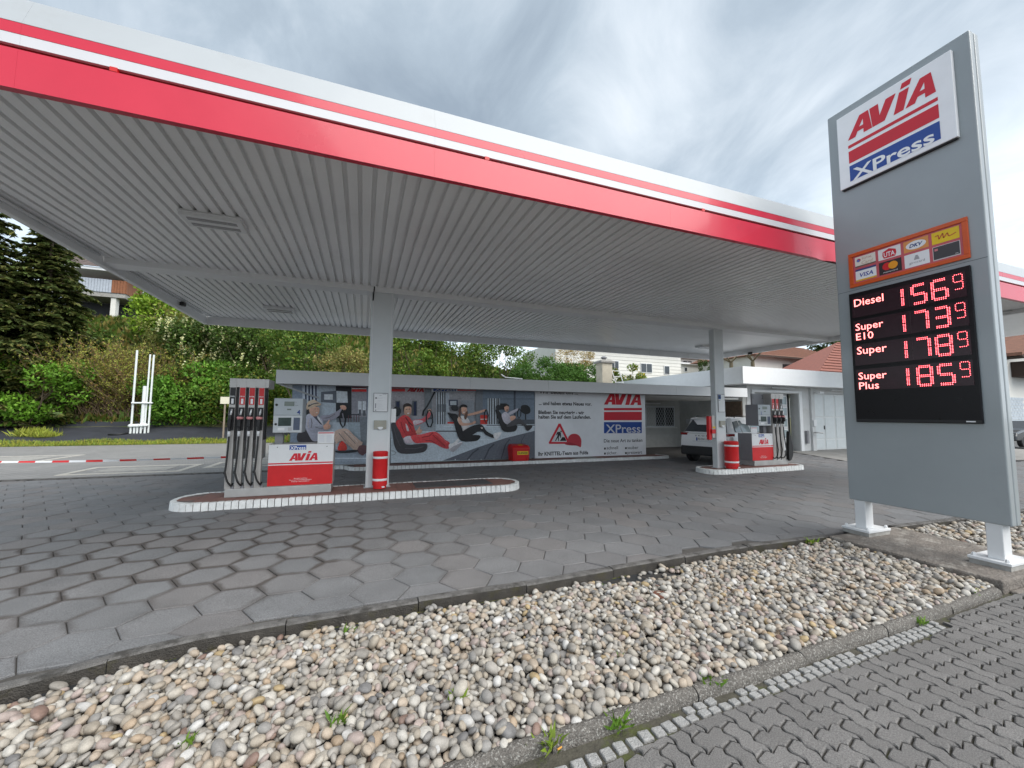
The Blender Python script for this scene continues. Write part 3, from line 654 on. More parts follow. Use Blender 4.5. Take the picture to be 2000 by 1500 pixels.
# brand panel
LX = PX-.055
b = MB(); b.box(LX, PX-.001, 2.33, 3.55, 4.86, 5.94); lp_ = b.build('logo_panel', mat('logo_acrylic', (0.86, 0.86, 0.88), .18, var=.03, coat=.3), pyl, bevel=.006)
b = MB(); b.box(LX+.012, PX-.002, 2.345, 3.535, 4.845, 4.8595); b.build('panel_under_shade', M_dark, lp_)  # dark strip: shade under the logo panel's edge, put in as colour
xL = LX-.0025
b = MB(); avia(b, (xL, 3.42, 5.53), U, V, .94, .28, 0, RED)
b.poly([(xL, 3.42, 5.41), (xL, 2.47, 5.41), (xL, 2.47, 5.455), (xL, 3.42, 5.455)][::-1], 0, RED)
b.poly([(xL, 3.42, 5.19), (xL, 2.47, 5.19), (xL, 2.47, 5.365), (xL, 3.42, 5.365)][::-1], 0, RED)
b.poly([(xL, 3.42, 4.925), (xL, 2.47, 4.925), (xL, 2.47, 5.15), (xL, 3.42, 5.15)][::-1], 0, BLU)
b.build('logo_print', M_print, lp_)
b = MB(); puttext(b, 'XPress', (xL-.002, 3.385, 4.927), U, V, h=.165, wid=.86, bold=.018, col=WHT, res=4); b.build('logo_lettering', M_print, lp_)
# card panel
M_org = mat('orange_frame', (0.62, 0.09, 0.012), .4, var=.06)
KX = PX-.022
b = MB(); y0, y1, z0, z1 = 2.325, 3.525, 3.415, 3.90; t_ = .05
for r_ in ((y0, y1, z0, z0+t_), (y0, y1, z1-t_, z1), (y0, y0+t_, z0+t_, z1-t_), (y1-t_, y1, z0+t_, z1-t_)): b.box(KX, PX-.001, *r_)
fr = b.build('card_frame', M_org, pyl, bevel=.004)
b = MB(); b.box(PX-.008, PX-.0015, y0+t_+.001, y1-t_-.001, z0+t_+.001, z1-t_-.001); b.build('card_backing', mat('pink_backing', (0.55, 0.10, 0.12), .4, var=.05), fr)
cxs = [(3.45, 3.21), (3.18, 2.94), (2.91, 2.67), (2.64, 2.40)]; kx = PX-.0095
def rect(b, ya, yb, za, zb, col, x=kx): b.poly([(x, ya, za), (x, ya, zb), (x, yb, zb), (x, yb, za)], 0, col)
def ell(b, cy, cz, ry, rz, col, x, n=24): b.poly([(x, cy+ry*math.cos(2*math.pi*k/n), cz+rz*math.sin(2*math.pi*k/n)) for k in range(n)], 0, col)
def card(i, row, col):
    ya, yb = cxs[i]; za, zb = (3.685, 3.83) if row == 0 else (3.485, 3.655); b = MB(); rect(b, ya, yb, za, zb, col); return b, ya, yb, za, zb
k1, k2, k3 = kx-.001, kx-.002, kx-.003
DB = (.02, .05, .2); GRY = (.25, .25, .27)
b, ya, yb, za, zb = card(0, 0, (.78, .74, .66)); ell(b, ya-.045, zb-.05, .024, .024, (.5, .05, .08), k1); ell(b, ya-.04, zb-.056, .018, .016, (.1, .2, .55), k2); puttext(b, 'TOTAL', (k1, ya-.08, zb-.055), U, V, h=.028, wid=.12, col=(.45, .2, .15)); puttext(b, 'Card', (k1, ya-.07, za+.028), U, V, h=.045, wid=.13, col=(.62, .5, .38), slant=.3, bold=.02); rect(b, ya, yb, za, za+.018, (.15, .11, .08), k1); b.build('card_sticker', M_print, fr)
b, ya, yb, za, zb = card(1, 0, (.80, .78, .77)); c = (ya+yb)/2
b.poly([(k1, c+.075, za+.055), (k1, c+.06, za+.012), (k1, c-.06, za+.012), (k1, c-.075, za+.055), (k1, c-.07, zb-.045), (k1, c, zb-.012), (k1, c+.07, zb-.045)], 0, RED)
puttext(b, 'UTA', (k2, c+.058, za+.03), U, V, h=.062, wid=.116, col=WHT, bold=.02); b.build('card_sticker', M_print, fr)
b, ya, yb, za, zb = card(2, 0, (.72, .30, .08)); c = (ya+yb)/2; ell(b, c, (za+zb)/2, .098, .052, WHT, k1); puttext(b, 'DKV', (k2, c+.065, (za+zb)/2-.022), U, V, h=.044, wid=.12, col=DB, bold=.03, slant=.3); b.build('card_sticker', M_print, fr)
b, ya, yb, za, zb = card(3, 0, (.80, .55, .01))
pth = [(ya-.03, za+.095), (ya-.06, za+.10), (ya-.065, za+.05), (ya-.10, za+.11), (ya-.105, za+.05), (ya-.14, za+.10), (ya-.15, za+.055), (ya-.18, za+.06), (ya-.215, za+.075)]
for p, q in zip(pth[:-1], pth[1:]):
    d = np.array([q[0]-p[0], q[1]-p[1]]); n_ = np.array([-d[1], d[0]])/np.linalg.norm(d)*.006; b.poly([(k1, p[0]+n_[0], p[1]+n_[1]), (k1, q[0]+n_[0], q[1]+n_[1]), (k1, q[0]-n_[0], q[1]-n_[1]), (k1, p[0]-n_[0], p[1]-n_[1])], 0, (.55, .12, .02))
b.build('card_sticker', M_print, fr)
b, ya, yb, za, zb = card(0, 1, WHT); rect(b, ya, yb, zb-.025, zb, DB, k1); rect(b, ya, yb, za, za+.022, (.75, .42, .03), k1); puttext(b, 'VISA', (k1, ya-.035, za+.055), U, V, h=.055, wid=.17, col=(.02, .05, .30), bold=.02, slant=.25); b.build('card_sticker', M_print, fr)
b, ya, yb, za, zb = card(1, 1, (.02, .018, .02)); c = (ya+yb)/2; ell(b, c+.032, za+.10, .05, .05, (.62, .01, .015), k1); ell(b, c-.032, za+.10, .05, .05, (.80, .32, .01), k2); puttext(b, 'mastercard', (k1, c+.075, za+.018), U, V, h=.022, wid=.15, col=WHT); b.build('card_sticker', M_print, fr)
b, ya, yb, za, zb = card(2, 1, WHT); c = (ya+yb)/2
for q, w_ in enumerate((.026, .022, .018, .012)): rect(b, c+w_, c-w_, za+.085+q*.014, za+.095+q*.014, GRY, k1)
puttext(b, 'girocard', (k1, c+.075, za+.04), U, V, h=.030, wid=.15, col=GRY); b.build('card_sticker', M_print, fr)
b, ya, yb, za, zb = card(3, 1, (.62, .60, .60)); rect(b, ya-.006, yb+.006, za+.012, zb-.006, (.05, .05, .055), k1); rect(b, ya-.018, ya-.048, zb-.055, zb-.028, (.6, .2, .22), k2); rect(b, yb+.045, yb+.02, za+.022, za+.030, (.5, .5, .5), k2); b.build('card_sticker', M_print, fr)
# LED price board
M_led = mat('led_red', (1.0, 0.11, 0.13), .4, var=0, emit=2.0)
M_board = mat('price_board_black', (0.006, 0.005, 0.007), .30, var=.1, spec=.25)
M_row = mat('price_row_glass', (0.035, 0.016, 0.022), .22, var=.15, spec=.3)
bx = PX-.03
b = MB(); b.box(bx, PX-.001, 2.33, 3.54, 1.535, 3.33); bd = b.build('price_board', M_board, pyl, bevel=.006)
b = MB(); b.box(bx-.004, bx+.004, 2.338, 3.532, 1.543, 1.575); b.build('board_rim', M_black, bd)
b = MB(); b.box(bx-.005, bx-.0042, 2.385, 2.46, 1.552, 1.566); b.build('maker_plate', M_white, bd)
SEG = {'0': 'abcdef', '1': 'bc', '2': 'abged', '3': 'abgcd', '4': 'fgbc', '5': 'afgcd', '6': 'afgcde', '7': 'abc', '8': 'abcdefg', '9': 'abcfgd'}
def digit(mb, ch, y, z, w_, h_, r_, x, rows=2, small=False):
    """LED dots along seven segments; y is the left edge"""
    a, c_ = w_, h_/2
    line = {'a': ((0, 2*c_), (a, 2*c_)), 'b': ((a, 2*c_), (a, c_)), 'c': ((a, c_), (a, 0)), 'd': ((0, 0), (a, 0)), 'e': ((0, 0), (0, c_)), 'f': ((0, c_), (0, 2*c_)), 'g': ((0, c_), (a, c_))}
    for s_ in SEG[ch]:
        p, q = [np.array(v_) for v_ in line[s_]]; L_ = np.linalg.norm(q-p); d = (q-p)/L_; n_ = np.array([-d[1], d[0]]); k = max(4, int(L_/(r_*(3.0 if not small else 3.6))))
        for i in range(k):
            c = p+d*(L_*(i+.5)/k*.9+L_*.05)
            for o in ((-.5, .5) if rows == 2 else (0,)):
                e_ = c+n_*o*r_*3.0
                mb.add([(x, y-e_[0]-r_, z+e_[1]), (x, y-e_[0], z+e_[1]-r_), (x, y-e_[0]+r_, z+e_[1]), (x, y-e_[0], z+e_[1]+r_)], [(0, 1, 2, 3)])
prices = [('Diesel', None, '1569', 2.985), ('Super', 'E10', '1739', 2.65), ('Super', None, '1789', 2.315), ('Super', 'Plus', '1859', 1.97)]
for n, (t1, t2, pr, zb) in enumerate(prices):
    b = MB(); b.box(bx-.006, bx-.0005, 2.37, 3.505, zb-.005, zb+.285); rw = b.build('price_row', M_row, bd)
    if n in (0, 1, 2, 3):
        b = MB()
        for yy in (2.98, 2.80): b.box(bx-.0072, bx-.0062, yy-.10, yy-.098, zb+.005, zb+.26); 
        b.build('digit_edge', mat('digit_edge', (.06, .03, .04), .3), rw)
    b = MB(); xt = bx-.0085
    if t2: puttext(b, t1, (xt, 3.475, zb+.145), U, V, h=.098, wid=.315, bold=.003); puttext(b, t2, (xt, 3.475, zb+.012), U, V, h=.098, wid=.20 if t2 == 'E10' else .225, bold=.003)
    else: puttext(b, t1, (xt, 3.475, zb+.148), U, V, h=.105, wid=.335, bold=.003)
    b.build('fuel_name', mat('fuel_name_lit', (1.0, .21, .20), .4, var=0, emit=1.1), rw)
    for ch, y, w_ in zip(pr[:3], (2.955, 2.845, 2.655), (.02, .125, .125)):
        b = MB(); digit(b, ch, y-(-.0 if ch != '1' else .0), zb+.025, w_ if ch != '1' else .012, .225, .0060, bx-.009)
        b.build('digit', M_led, rw)
    b = MB(); digit(b, pr[3], 2.47, zb+.095, .075, .17, .0052, bx-.009, rows=1, small=True); b.build('digit', M_led, rw)
# ================================================================ pump islands
M_wb = mat('white_kerb_brick', (0.70, 0.71, 0.70), .7, var=.16, scale=7, bump=.15, blotch=((.33, .30, .27), 9, .58, .12, .55))
M_tile = mat('red_brown_tile', (0.21, 0.105, 0.085), .75, var=.22, scale=5, bump=.2, blotch=((.30, .22, .19), 3, .5, .2, .5))
M_gr = mat('tile_grout', (0.16, 0.12, 0.11), .9, var=.2)
def outline(x0, x1, y0, y1, rl, rr, n=10):
    """rounded outline, counter-clockwise from front-left"""
    P = []
    def arc(cx_, cy_, r, a0, a1): 
        for k in range(n+1): a = a0+(a1-a0)*k/n; P.append((cx_+r*math.cos(a), cy_+r*math.sin(a)))
    q = math.pi/2
    arc(x0+rl, y0+rl, rl, 2*q, 3*q); arc(x1-rr, y0+rr, rr, 3*q, 4*q); arc(x1-rr, y1-rr, rr, 0, q); arc(x0+rl, y1-rl, rl, q, 2*q)
    return P
def island(name, label, P, ztop, step=.105, hb=None):
    c = np.mean(P, axis=0); t = thing(name, label, 'kerb island', (c[0], c[1], 0))
    Q = [np.array(p) for p in P]; L_ = [np.linalg.norm(Q[(i+1) % len(Q)]-Q[i]) for i in range(len(Q))]; tot = sum(L_); nb = int(tot/step); st = tot/nb
    cum = np.concatenate([[0], np.cumsum(L_)])
    def pos(s_):
        s_ = s_ % tot; i = min(len(Q)-1, int(np.searchsorted(cum, s_, 'right')-1)); f_ = (s_-cum[i])/max(L_[i], 1e-9); return Q[i]*(1-f_)+Q[(i+1) % len(Q)]*f_
    mb = MB(); d = .09; h_ = ztop
    mb.hexa([(-st/2+.005, -.008, -.02), (st/2-.005, -.008, -.02), (st/2-.006, d, -.02), (-st/2+.006, d, -.02), (-st/2+.005, .004, h_), (st/2-.005, .004, h_), (st/2-.009, d, h_+.002), (-st/2+.009, d, h_+.002)])
    bm = mb.mesh('kerb_brick', M_wb)
    for k in range(nb):
        s_ = (k+.5)*st; p = pos(s_); d_ = pos(s_+.03)-pos(s_-.03); a = math.atan2(d_[1], d_[0])
        o = link('kerb_brick', bm, t, (p[0], p[1], random.uniform(-.003, .002)), bevel=.007); o.rotation_euler = (random.uniform(-.02, .02), 0, a+random.uniform(-.012, .012))
    inn = [p+(c-p)/np.linalg.norm(c-p)*.0 for p in Q]
    ins = []
    for i in range(len(Q)):
        d_ = Q[(i+1) % len(Q)]-Q[i-1]; d_ /= np.linalg.norm(d_); ins.append(Q[i]+np.array([-d_[1], d_[0]])*.085)
    b = MB(); b.prism([(p[0], p[1], .0) for p in ins], (0, 0, ztop-.012)); b.build('core', M_gr, t)
    xs0, xs1 = min(p[0] for p in ins), max(p[0] for p in ins); ys0, ys1 = min(p[1] for p in ins), max(p[1] for p in ins)
    def span(x):   # y-range of the outline at x
        ys_ = []
        for i in range(len(ins)):
            a, c_ = ins[i], ins[(i+1) % len(ins)]
            if (a[0]-x)*(c_[0]-x) <= 0 and abs(a[0]-c_[0]) > 1e-9: ys_.append(a[1]+(c_[1]-a[1])*(x-a[0])/(c_[0]-a[0]))
        return (min(ys_), max(ys_)) if len(ys_) > 1 else None
    T = .30; x = xs0
    while x < xs1-.02:
        xa, xb = x+.004, min(x+T, xs1)-.004; s1, s2 = span(xa+.01), span(xb-.01)
        if s1 and s2:
            y = ys0
            while y < ys1:
                q = [(xa, max(y+.004, s1[0])), (xb, max(y+.004, s2[0])), (xb, min(y+T-.004, s2[1])), (xa, min(y+T-.004, s1[1]))]
                if q[2][1]-q[1][1] > .02 and q[3][1]-q[0][1] > .02:
                    mb = MB(); dz = random.uniform(-.0015, .0015); mb.hexa([(a, b_, ztop-.02) for a, b_ in q]+[(a, b_, ztop-.004+dz) for a, b_ in q]); mb.build('tile', M_tile, t)
                y += T
        x += T
    return t
ZI = .13
isl1 = island('pump_island', 'long island with white kerb bricks under pump 4 and the left column', outline(-3.0, 3.32, 8.02, 9.12, .5, .52), ZI)
isl2 = island('pump_island', 'short island with white kerb bricks under the far pump beside the white car', outline(9.02, 12.85, 8.42, 9.32, .42, .40), ZI)
M_chk = mat('checker_plate', (0.10, 0.10, 0.10), .5, metal=.4, var=.15, bump=.5, bscale=60)
for xa, xb in ((1.05, 1.86), (1.88, 2.66)):
    b = MB(); b.box(xa, xb, 8.30, 8.92, ZI-.012, ZI+.006); b.build('cover_plate', M_chk, isl1, bevel=.003)
# ---------------------------------------------------------------- fuel dispensers
M_hd = mat('pump_head_grey', (0.40, 0.44, 0.47), .4, var=.04)
M_hd2 = mat('pump_side_grey', (0.22, 0.22, 0.235), .5, var=.05)
M_scr = mat('lcd_screen', (0.16, 0.19, 0.165), .15, var=.1)
M_scr2 = mat('dark_screen', (0.03, 0.05, 0.045), .1, var=.3, scale=14)
M_noz = mat('nozzle_alu', (0.66, 0.66, 0.66), .35, metal=.4, var=.1)
M_ring = mat('pink_nozzle_ring', (0.66, 0.27, 0.27), .5, var=.1)
def dispenser(label, num, X0, X1, cX0, cX1, hX0, hX1, tX0, tX1, Y, D, z0, zc_, zh0, zh1, zt, lanes, flip, note):
    t = thing('fuel_dispenser', label, 'fuel pump', ((X0+X1)/2, Y+D/2, z0), 'fuel dispensers on the islands')
    zb = z0+.145; b = MB(); b.box(X0, X1, Y, Y+D, z0, zb); b.build('plinth', mat('plinth_metal', (.46, .46, .45), .4, metal=.5, var=.12, scale=4), t, bevel=.006)
    # cabinet
    b = MB(); b.box(cX0, cX1, Y+.02, Y+D-.01, zb+.001, zc_); cb = b.build('cabinet', M_hd2 if flip else M_steel, t, bevel=.006)
    w_ = cX1-cX0; hh = zc_-zb; yF = Y+.012
    b = MB(); b.box(cX0+.004, cX1-.004, yF, Y+.0195, zb+hh*.345+.0, zc_-.006); pw = b.build('front_panel', M_white, cb, bevel=.003)
    b = MB(); b.box(cX0+.004, cX1-.004, yF, Y+.0195, zb+.012, zb+hh*.50); b.v = [(x, y-.0015, z) for x, y, z in b.v]; b.build('front_panel', M_redmat, cb, bevel=.003)
    yt = yF-.003; Ux, Vz = (1, 0, 0), (0, 0, 1); b = MB()
    b.poly([(cX0+.006, yt, zb+hh*.525), (cX1-.006, yt, zb+hh*.525), (cX1-.006, yt, zb+hh*.555), (cX0+.006, yt, zb+hh*.555)], 0, RED)
    avia(b, (cX0+w_*.31, yt, zb+hh*.60), Ux, Vz, w_*.44, hh*.175, 0, RED)
    b.poly([(cX0+w_*.31, yt, zb+hh*.86), (cX0+w_*.565, yt, zb+hh*.86), (cX0+w_*.565, yt, zb+hh*.97), (cX0+w_*.31, yt, zb+hh*.97)], 0, BLU)
    puttext(b, 'XPress', (cX0+w_*.32, yt-.0015, zb+hh*.866), Ux, Vz, h=hh*.085, wid=w_*.235, bold=.012, col=WHT, res=3)
    b.build('brand_print', M_print, pw)
    b = MB(); yq = yF-.0035
    for q, s_ in enumerate(('Rauchen verboten', 'Motor und Fremdheizung abstellen', 'Handy ausschalten')):
        wq = (.20, .34, .27)[q]*w_; puttext(b, s_, ((cX0+cX1)/2+.0*w_, yq, zb+hh*(.165-.036*q)), Ux, Vz, h=hh*.026, wid=wq, col=WHT, align='c', res=1)
    b.build('warning_print', M_print, cb)
    b = MB(); [b.lathe([(.008, 0), (.008, .006)], (xx, yF-.006, zc_-.055), 10, axis='y') for xx in (cX0+.14, cX1-.12)]; b.build('lock', M_dark, cb)
    # display head
    b = MB(); b.box(hX0, hX1, Y+.03, Y+D-.05, zh0, zh1); hd = b.build('display_head', M_hd2 if flip else M_hd, t, bevel=.01)
    zm = zh0+(zh1-zh0)*.505; hw = hX1-hX0; hz = zh1-zh0
    b = MB(); b.box(hX0+.004, hX1-.004, Y+.018, Y+.0295, zm+.004, zh1-.006); b.build('upper_panel', M_hd, hd, bevel=.006)
    b = MB(); b.box(hX0+.004, hX1-.004, Y+.014, Y+.0295, zh0+.006, zm-.004); b.build('lower_panel', mat('pump_panel_pale', (.52, .55, .57), .4, var=.04), hd, bevel=.008)
    yP = Y+.017
    fx = (lambda u: hX0+hw*u)
    b = MB(); b.box(fx(.36), fx(.70), yP-.004, yP, zm+hz*.27, zm+hz*.40); b.build('price_display', M_scr, hd)
    b = MB(); b.box(fx(.46), fx(.60), yP-.003, yP, zm+hz*.15, zm+hz*.19); b.build('unit_display', M_scr, hd)
    b = MB(); b.box(fx(.18), fx(.62), yP-.009, yP-.003, zh0+hz*.20, zh0+hz*.44); b.build('touch_screen', M_scr2, hd, bevel=.004)
    b = MB(); b.box(fx(.70), fx(.92), yP-.010, yP-.003, zh0+hz*.08, zh0+hz*.44); b.build('card_reader', mat('card_reader', (.07, .09, .14), .35, var=.2, scale=30), hd, bevel=.004)
    b = MB(); b.box(fx(.17), fx(.40), yP-.008, yP-.003, zh0+hz*.07, zh0+hz*.15); b.build('receipt_slot', M_white, hd, bevel=.004)
    b = MB(); b.box(fx(.52), fx(.65), yP-.008, yP-.003, zh0+hz*.06, zh0+hz*.16); b.build('keypad', M_grey, hd, bevel=.003)
    b = MB(); [b.lathe([(.022, 0), (.022, .008)], (fx(.10), yP-.008, zz), 12, axis='y') for zz in (zm+hz*.30, zh0+hz*.25)]; b.build('lock', M_black, hd)
    b = MB(); puttext(b, num, (fx(.80) if not flip else fx(.20), yP-.003, zm+hz*.03), Ux, Vz, h=hz*.13, bold=.02, col=(.01, .04, .22)); puttext(b, 'Liter', (fx(.74), yP-.003, zm+hz*.28), Ux, Vz, h=hz*.03, col=(.05, .05, .06), res=1); puttext(b, '€', (fx(.74), yP-.003, zm+hz*.36), Ux, Vz, h=hz*.03, col=(.05, .05, .06), res=1); b.build('pump_number', M_print, hd)
    px0 = hX0+.02 if not flip else hX1-.16
    b = MB(); b.box(px0, px0+.13, Y+.16, Y+.30, zc_-.01, zh0+.01); b.build('neck', M_hd2, t)
    if num == '2':
        b = MB(); b.box(hX0+.02, hX1-.03, Y+.22, Y+.27, zh1-.01, zh1+.34); nb_ = b.build('number_board', M_hd2, t)
        b = MB(); puttext(b, '2', (hX1-.11, Y+.2165, zh1+.18), Ux, Vz, h=.12, col=(.03, .03, .03)); puttext(b, '1', (hX0+.05, Y+.2165, zh1+.18), Ux, Vz, h=.12, col=(.03, .03, .03)); b.build('board_number', M_print, nb_)
    # hose tower
    n = len(lanes); lw = (tX1-tX0-.02)/n; zs = zt-.53
    b = MB(); b.box(tX0, tX1, Y+.005, Y+D-.04, zs+.37, zt); b.build('tower_header', M_steel, t, bevel=.005)
    for k, (lc, nm) in enumerate(lanes):
        xa = tX0+.01+k*lw; xb = xa+lw*.66
        b = MB(); b.box(xa, xb, Y, Y+.10, zb+.001, zt-.03); b.box(xa+.015, xb-.015, Y+.10, Y+D-.12, zb+.5, zt-.05); ps = b.build('hose_post', M_steel, t, bevel=.004)
        b = MB(); b.box(xb+.003, xa+lw*(.97 if k < n-1 else .80), Y+.03, Y+.20, zb+.85, zt-.17); b.build('lane_gap', M_dark, ps)
        b = MB(); b.box(xa+.008, xb-.006, Y-.006, Y-.001, zt-.47, zt-.165); lbc = M_redmat if lc == 'r' else M_black; lb = b.build('fuel_label', lbc, ps, bevel=.002)
        b = MB(); puttext(b, nm, ((xa+xb)/2, Y-.008, zt-.335), Ux, Vz, wid=(xb-xa)*.8, h=.022, col=WHT, align='c', bold=.02, res=1); 
        q0 = xa+(xb-xa)*.34; b.poly([(q0, Y-.008, zt-.455), (q0+.036, Y-.008, zt-.455), (q0+.036, Y-.008, zt-.365), (q0, Y-.008, zt-.365)], 0, WHT); b.build('label_print', M_print, lb)
        b = MB(); b.box(xa+.006, xb-.004, Y-.008, Y-.001, zt-.93, zt-.52); b.build('nozzle_cradle', M_dark, ps, bevel=.003)
        xm = (xa+xb)/2; z_ = zt-.86
        nz = MB(); nz.tube([(xm+.015, Y-.05, z_+.31), (xm+.005, Y-.045, z_+.25), (xm-.005, Y-.05, z_+.17)], [.013, .016, .018], 8, 0)
        no = nz.build('nozzle', M_noz, t, smooth=True)
        nz = MB(); nz.tube([(xm-.004, Y-.05, z_+.20), (xm-.006, Y-.055, z_+.13), (xm-.008, Y-.05, z_+.02), (xm-.008, Y-.05, z_-.08)], [.030, .033, .027, .021], 10, 0); nz.box(xm-.03, xm+.02, Y-.11, Y-.075, z_-.0, z_+.12); nz.build('grip', M_black, no, smooth=False, bevel=.006)
        if lc == 'r' or flip:
            nz = MB(); nz.tube([(xm-.004, Y-.05, z_+.175), (xm-.005, Y-.05, z_+.155), (xm-.005, Y-.05, z_+.13)], [.046, .054, .044], 14, 0); nz.build('splash_guard', M_ring, no, smooth=False)
        nz = MB(); nz.tube([(xm-.008, Y-.05, z_-.08), (xm-.008, Y-.05, z_-.17)], [.024, .022], 10); nz.build('swivel', M_white, no, smooth=True)
        sg = -1 if not flip else 1; zb2 = zb+.06
        path = [(xm-.008, Y-.05, z_-.16), (xm-.010, Y-.055, z_-.35), (xm+sg*.022, Y-.07, z_-.70), (xm+sg*.035, Y-.08, (z_-.9+zb2+.3)/2), (xm+sg*.030, Y-.08, zb2+.25), (xm+sg*-.01, Y-.08, zb2+.10), (xm-sg*.045, Y-.06, zb2+.03), (xm-sg*.065, Y-.03, zb2-.0), (xm-sg*.070, Y+.03, zb2+.03)]
        pp = [np.array(p) for p in path]; sm_ = []
        for i in range(len(pp)-1):
            a, b0, c0, d0 = pp[max(0, i-1)], pp[i], pp[i+1], pp[min(len(pp)-1, i+2)]
            for s_ in (0, .25, .5, .75): sm_.append(.5*((2*b0)+(-a+c0)*s_+(2*a-5*b0+4*c0-d0)*s_*s_+(-a+3*b0-3*c0+d0)*s_**3))
        sm_.append(pp[-1]); b = MB(); b.tube(sm_, .0155, 8); b.build('hose', M_black, t, smooth=True)
        b = MB(); b.box(xm-sg*.070-.02, xm-sg*.070+.02, Y+.01, Y+.06, zb, zb+.06); b.build('hose_inlet', M_hd2, ps)
    # paper notice standing on the cabinet
    nx, nw = note; b = MB(); b.box(nx, nx+nw, Y+.055, Y+.068, zc_+.001, zc_+nw*.78); ns = b.build('notice', M_white, t, bevel=.002)
    b = MB(); yn = Y+.053; b.poly([(nx+.01, yn, zc_+nw*.66), (nx+nw-.01, yn, zc_+nw*.66), (nx+nw-.01, yn, zc_+nw*.73), (nx+.01, yn, zc_+nw*.73)], 0, (.5, .06, .08))
    for q in range(7):
        for s_ in (0, 1): b.poly([(nx+.02+s_*nw*.47, yn, zc_+nw*(.08+.07*q)), (nx+nw*(.30+.1*random.random())+s_*nw*.47, yn, zc_+nw*(.08+.07*q)), (nx+nw*.42+s_*nw*.47, yn, zc_+nw*(.105+.07*q)), (nx+.02+s_*nw*.47, yn, zc_+nw*(.105+.07*q))], 0, (.52, .54, .60))
    b.build('notice_print', M_print, ns)
    return t
dispenser('steel fuel pump number 4 with four hoses on the near left island', '4', -2.22, -.52, -1.585, -.50, -1.54, -1.06, -2.24, -1.63, 8.39, .52, ZI, 1.04, 1.245, 1.885, 2.225,
          [('b', 'DIESEL'), ('r', 'SUPER PLUS'), ('r', 'SUPER'), ('r', 'SUPER E10')], False, (-.79, .285))
dispenser('steel fuel pump number 2 with three hoses beside the white car', '2', 10.99, 12.42, 10.93, 11.84, 11.24, 11.78, 11.80, 12.35, 8.78, .50, ZI, 1.09, 1.32, 1.97, 2.315,
          [('r', 'SUPER'), ('r', 'SUPER E10'), ('b', 'DIESEL')], True, (10.97, .24))
b = MB(); b.prism(smoothpoly([(12.40, 8.72, .28), (12.52, 8.72, .30), (12.60, 8.72, .55), (12.52, 8.72, 1.0), (12.46, 8.72, 1.15), (12.42, 8.72, .8)]), (0, .10, 0)); tag(b.build('hose_bag', M_black, bevel=.012), 'black hose guard hanging at the right end of pump 2', 'hose guard')
# ---------------------------------------------------------------- bins in front of the columns
def bin_(x, y, r, z1, label):
    t = thing('waste_bin', label, 'bin', (x, y, ZI), 'red litter bins at the canopy columns'); h = z1-ZI
    b = MB(); b.lathe([(r*.86, .012), (r*.88, .10*h), (r*.98, .105*h), (r*.99, h*.93), (r, h*.935), (r, h*.985), (r*.93, h), (r*.90, h*.96), (r*.7, h*.95)], (x, y, ZI), 28); bd_ = b.build('body', M_redmat, t, auto=40)
    for f0, f1 in ((.225, .285), (.815, .875)):
        b = MB(); b.lathe([(r*1.004, f0*h), (r*1.012, f0*h+.002), (r*1.012, f1*h-.002), (r*1.004, f1*h)], (x, y, ZI), 28); b.build('white_band', M_white, t, smooth=False, auto=40)
    b = MB(); b.box(x+r*.25, x+r*.62, y-r*.93, y-r*.80, ZI+.05*h, ZI+.085*h); b.build('label', M_white, bd_)
bin_(.355, 8.47, .145, .86, 'red bin with two white bands in front of the left column')
bin_(9.80, 8.535, .185, .90, 'red bin with two white bands in front of the right column')
# ---------------------------------------------------------------- things fixed to the columns
def frame_(name, label, cat, x0, x1, y, z0, z1, lines, hdr):
    t = thing(name, label, cat, ((x0+x1)/2, y, z0)); b = MB(); b.box(x0, x1, y-.018, y-.001, z0, z1); f_ = b.build('frame', M_hd2, t, bevel=.003)
    b = MB(); b.box(x0+.012, x1-.012, y-.021, y-.0185, z0+.012, z1-.012); b.build('sheet', M_white, t)
    b = MB(); w_ = x1-x0; yy = y-.0225; hh = z1-z0
    for (u0, u1, v0, v1, c_) in lines: b.poly([(x0+w_*u0, yy, z0+hh*v0), (x0+w_*u1, yy, z0+hh*v0), (x0+w_*u1, yy, z0+hh*v1), (x0+w_*u0, yy, z0+hh*v1)], 0, c_)
    b.build('print', M_print, t); return t
G1 = (.30, .31, .34); K1 = (.04, .04, .05)
ln = [(.12, .24, .70, .76, K1), (.12, .20, .20, .45, G1), (.12, .22, .06, .12, G1), (.62, .88, .93, .955, G1), (.40, .55, .85, .87, G1)]
ln += [(.28, .28+.5*random.random()+.1, .74-.035*k, .752-.035*k, (.55, .56, .58)) for k in range(19) if k not in (2, 3, 6, 7)]
frame_('framed_notice', 'white paper notice in a frame on the left canopy column', 'notice', .19, .475, 8.64, 1.645, 2.035, ln, None)
frame_('framed_notice', 'pale notice with a blue pictogram on the right canopy column', 'notice', 9.575, 9.83, 8.74, 1.72, 2.24, [(.05, .40, .72, .96, (.02, .09, .28)), (.12, .32, .80, .90, WHT), (.08, .3, .64, .68, G1)], None)
for x0, x1, y, label in ((.215, .455, 8.64, 'grey paper towel dispenser on the left canopy column'), (9.60, 9.79, 8.74, 'grey paper towel dispenser on the right canopy column')):
    t = thing('towel_dispenser', label, 'dispenser', ((x0+x1)/2, y, 1.3), 'paper towel dispensers on the columns'); b = MB(); b.box(x0, x1, y-.05, y-.001, 1.30, 1.475); b.build('housing', mat('towel_box', (.33, .32, .27), .4, var=.08), t, bevel=.006)
    b = MB(); b.prism(smoothpoly([((x0+x1)/2-.05, y-.056, 1.335), ((x0+x1)/2-.02, y-.06, 1.30), ((x0+x1)/2+.02, y-.06, 1.285), ((x0+x1)/2+.06, y-.056, 1.33), ((x0+x1)/2+.02, y-.056, 1.345)]), (0, .005, 0)); b.build('paper', M_white, t)
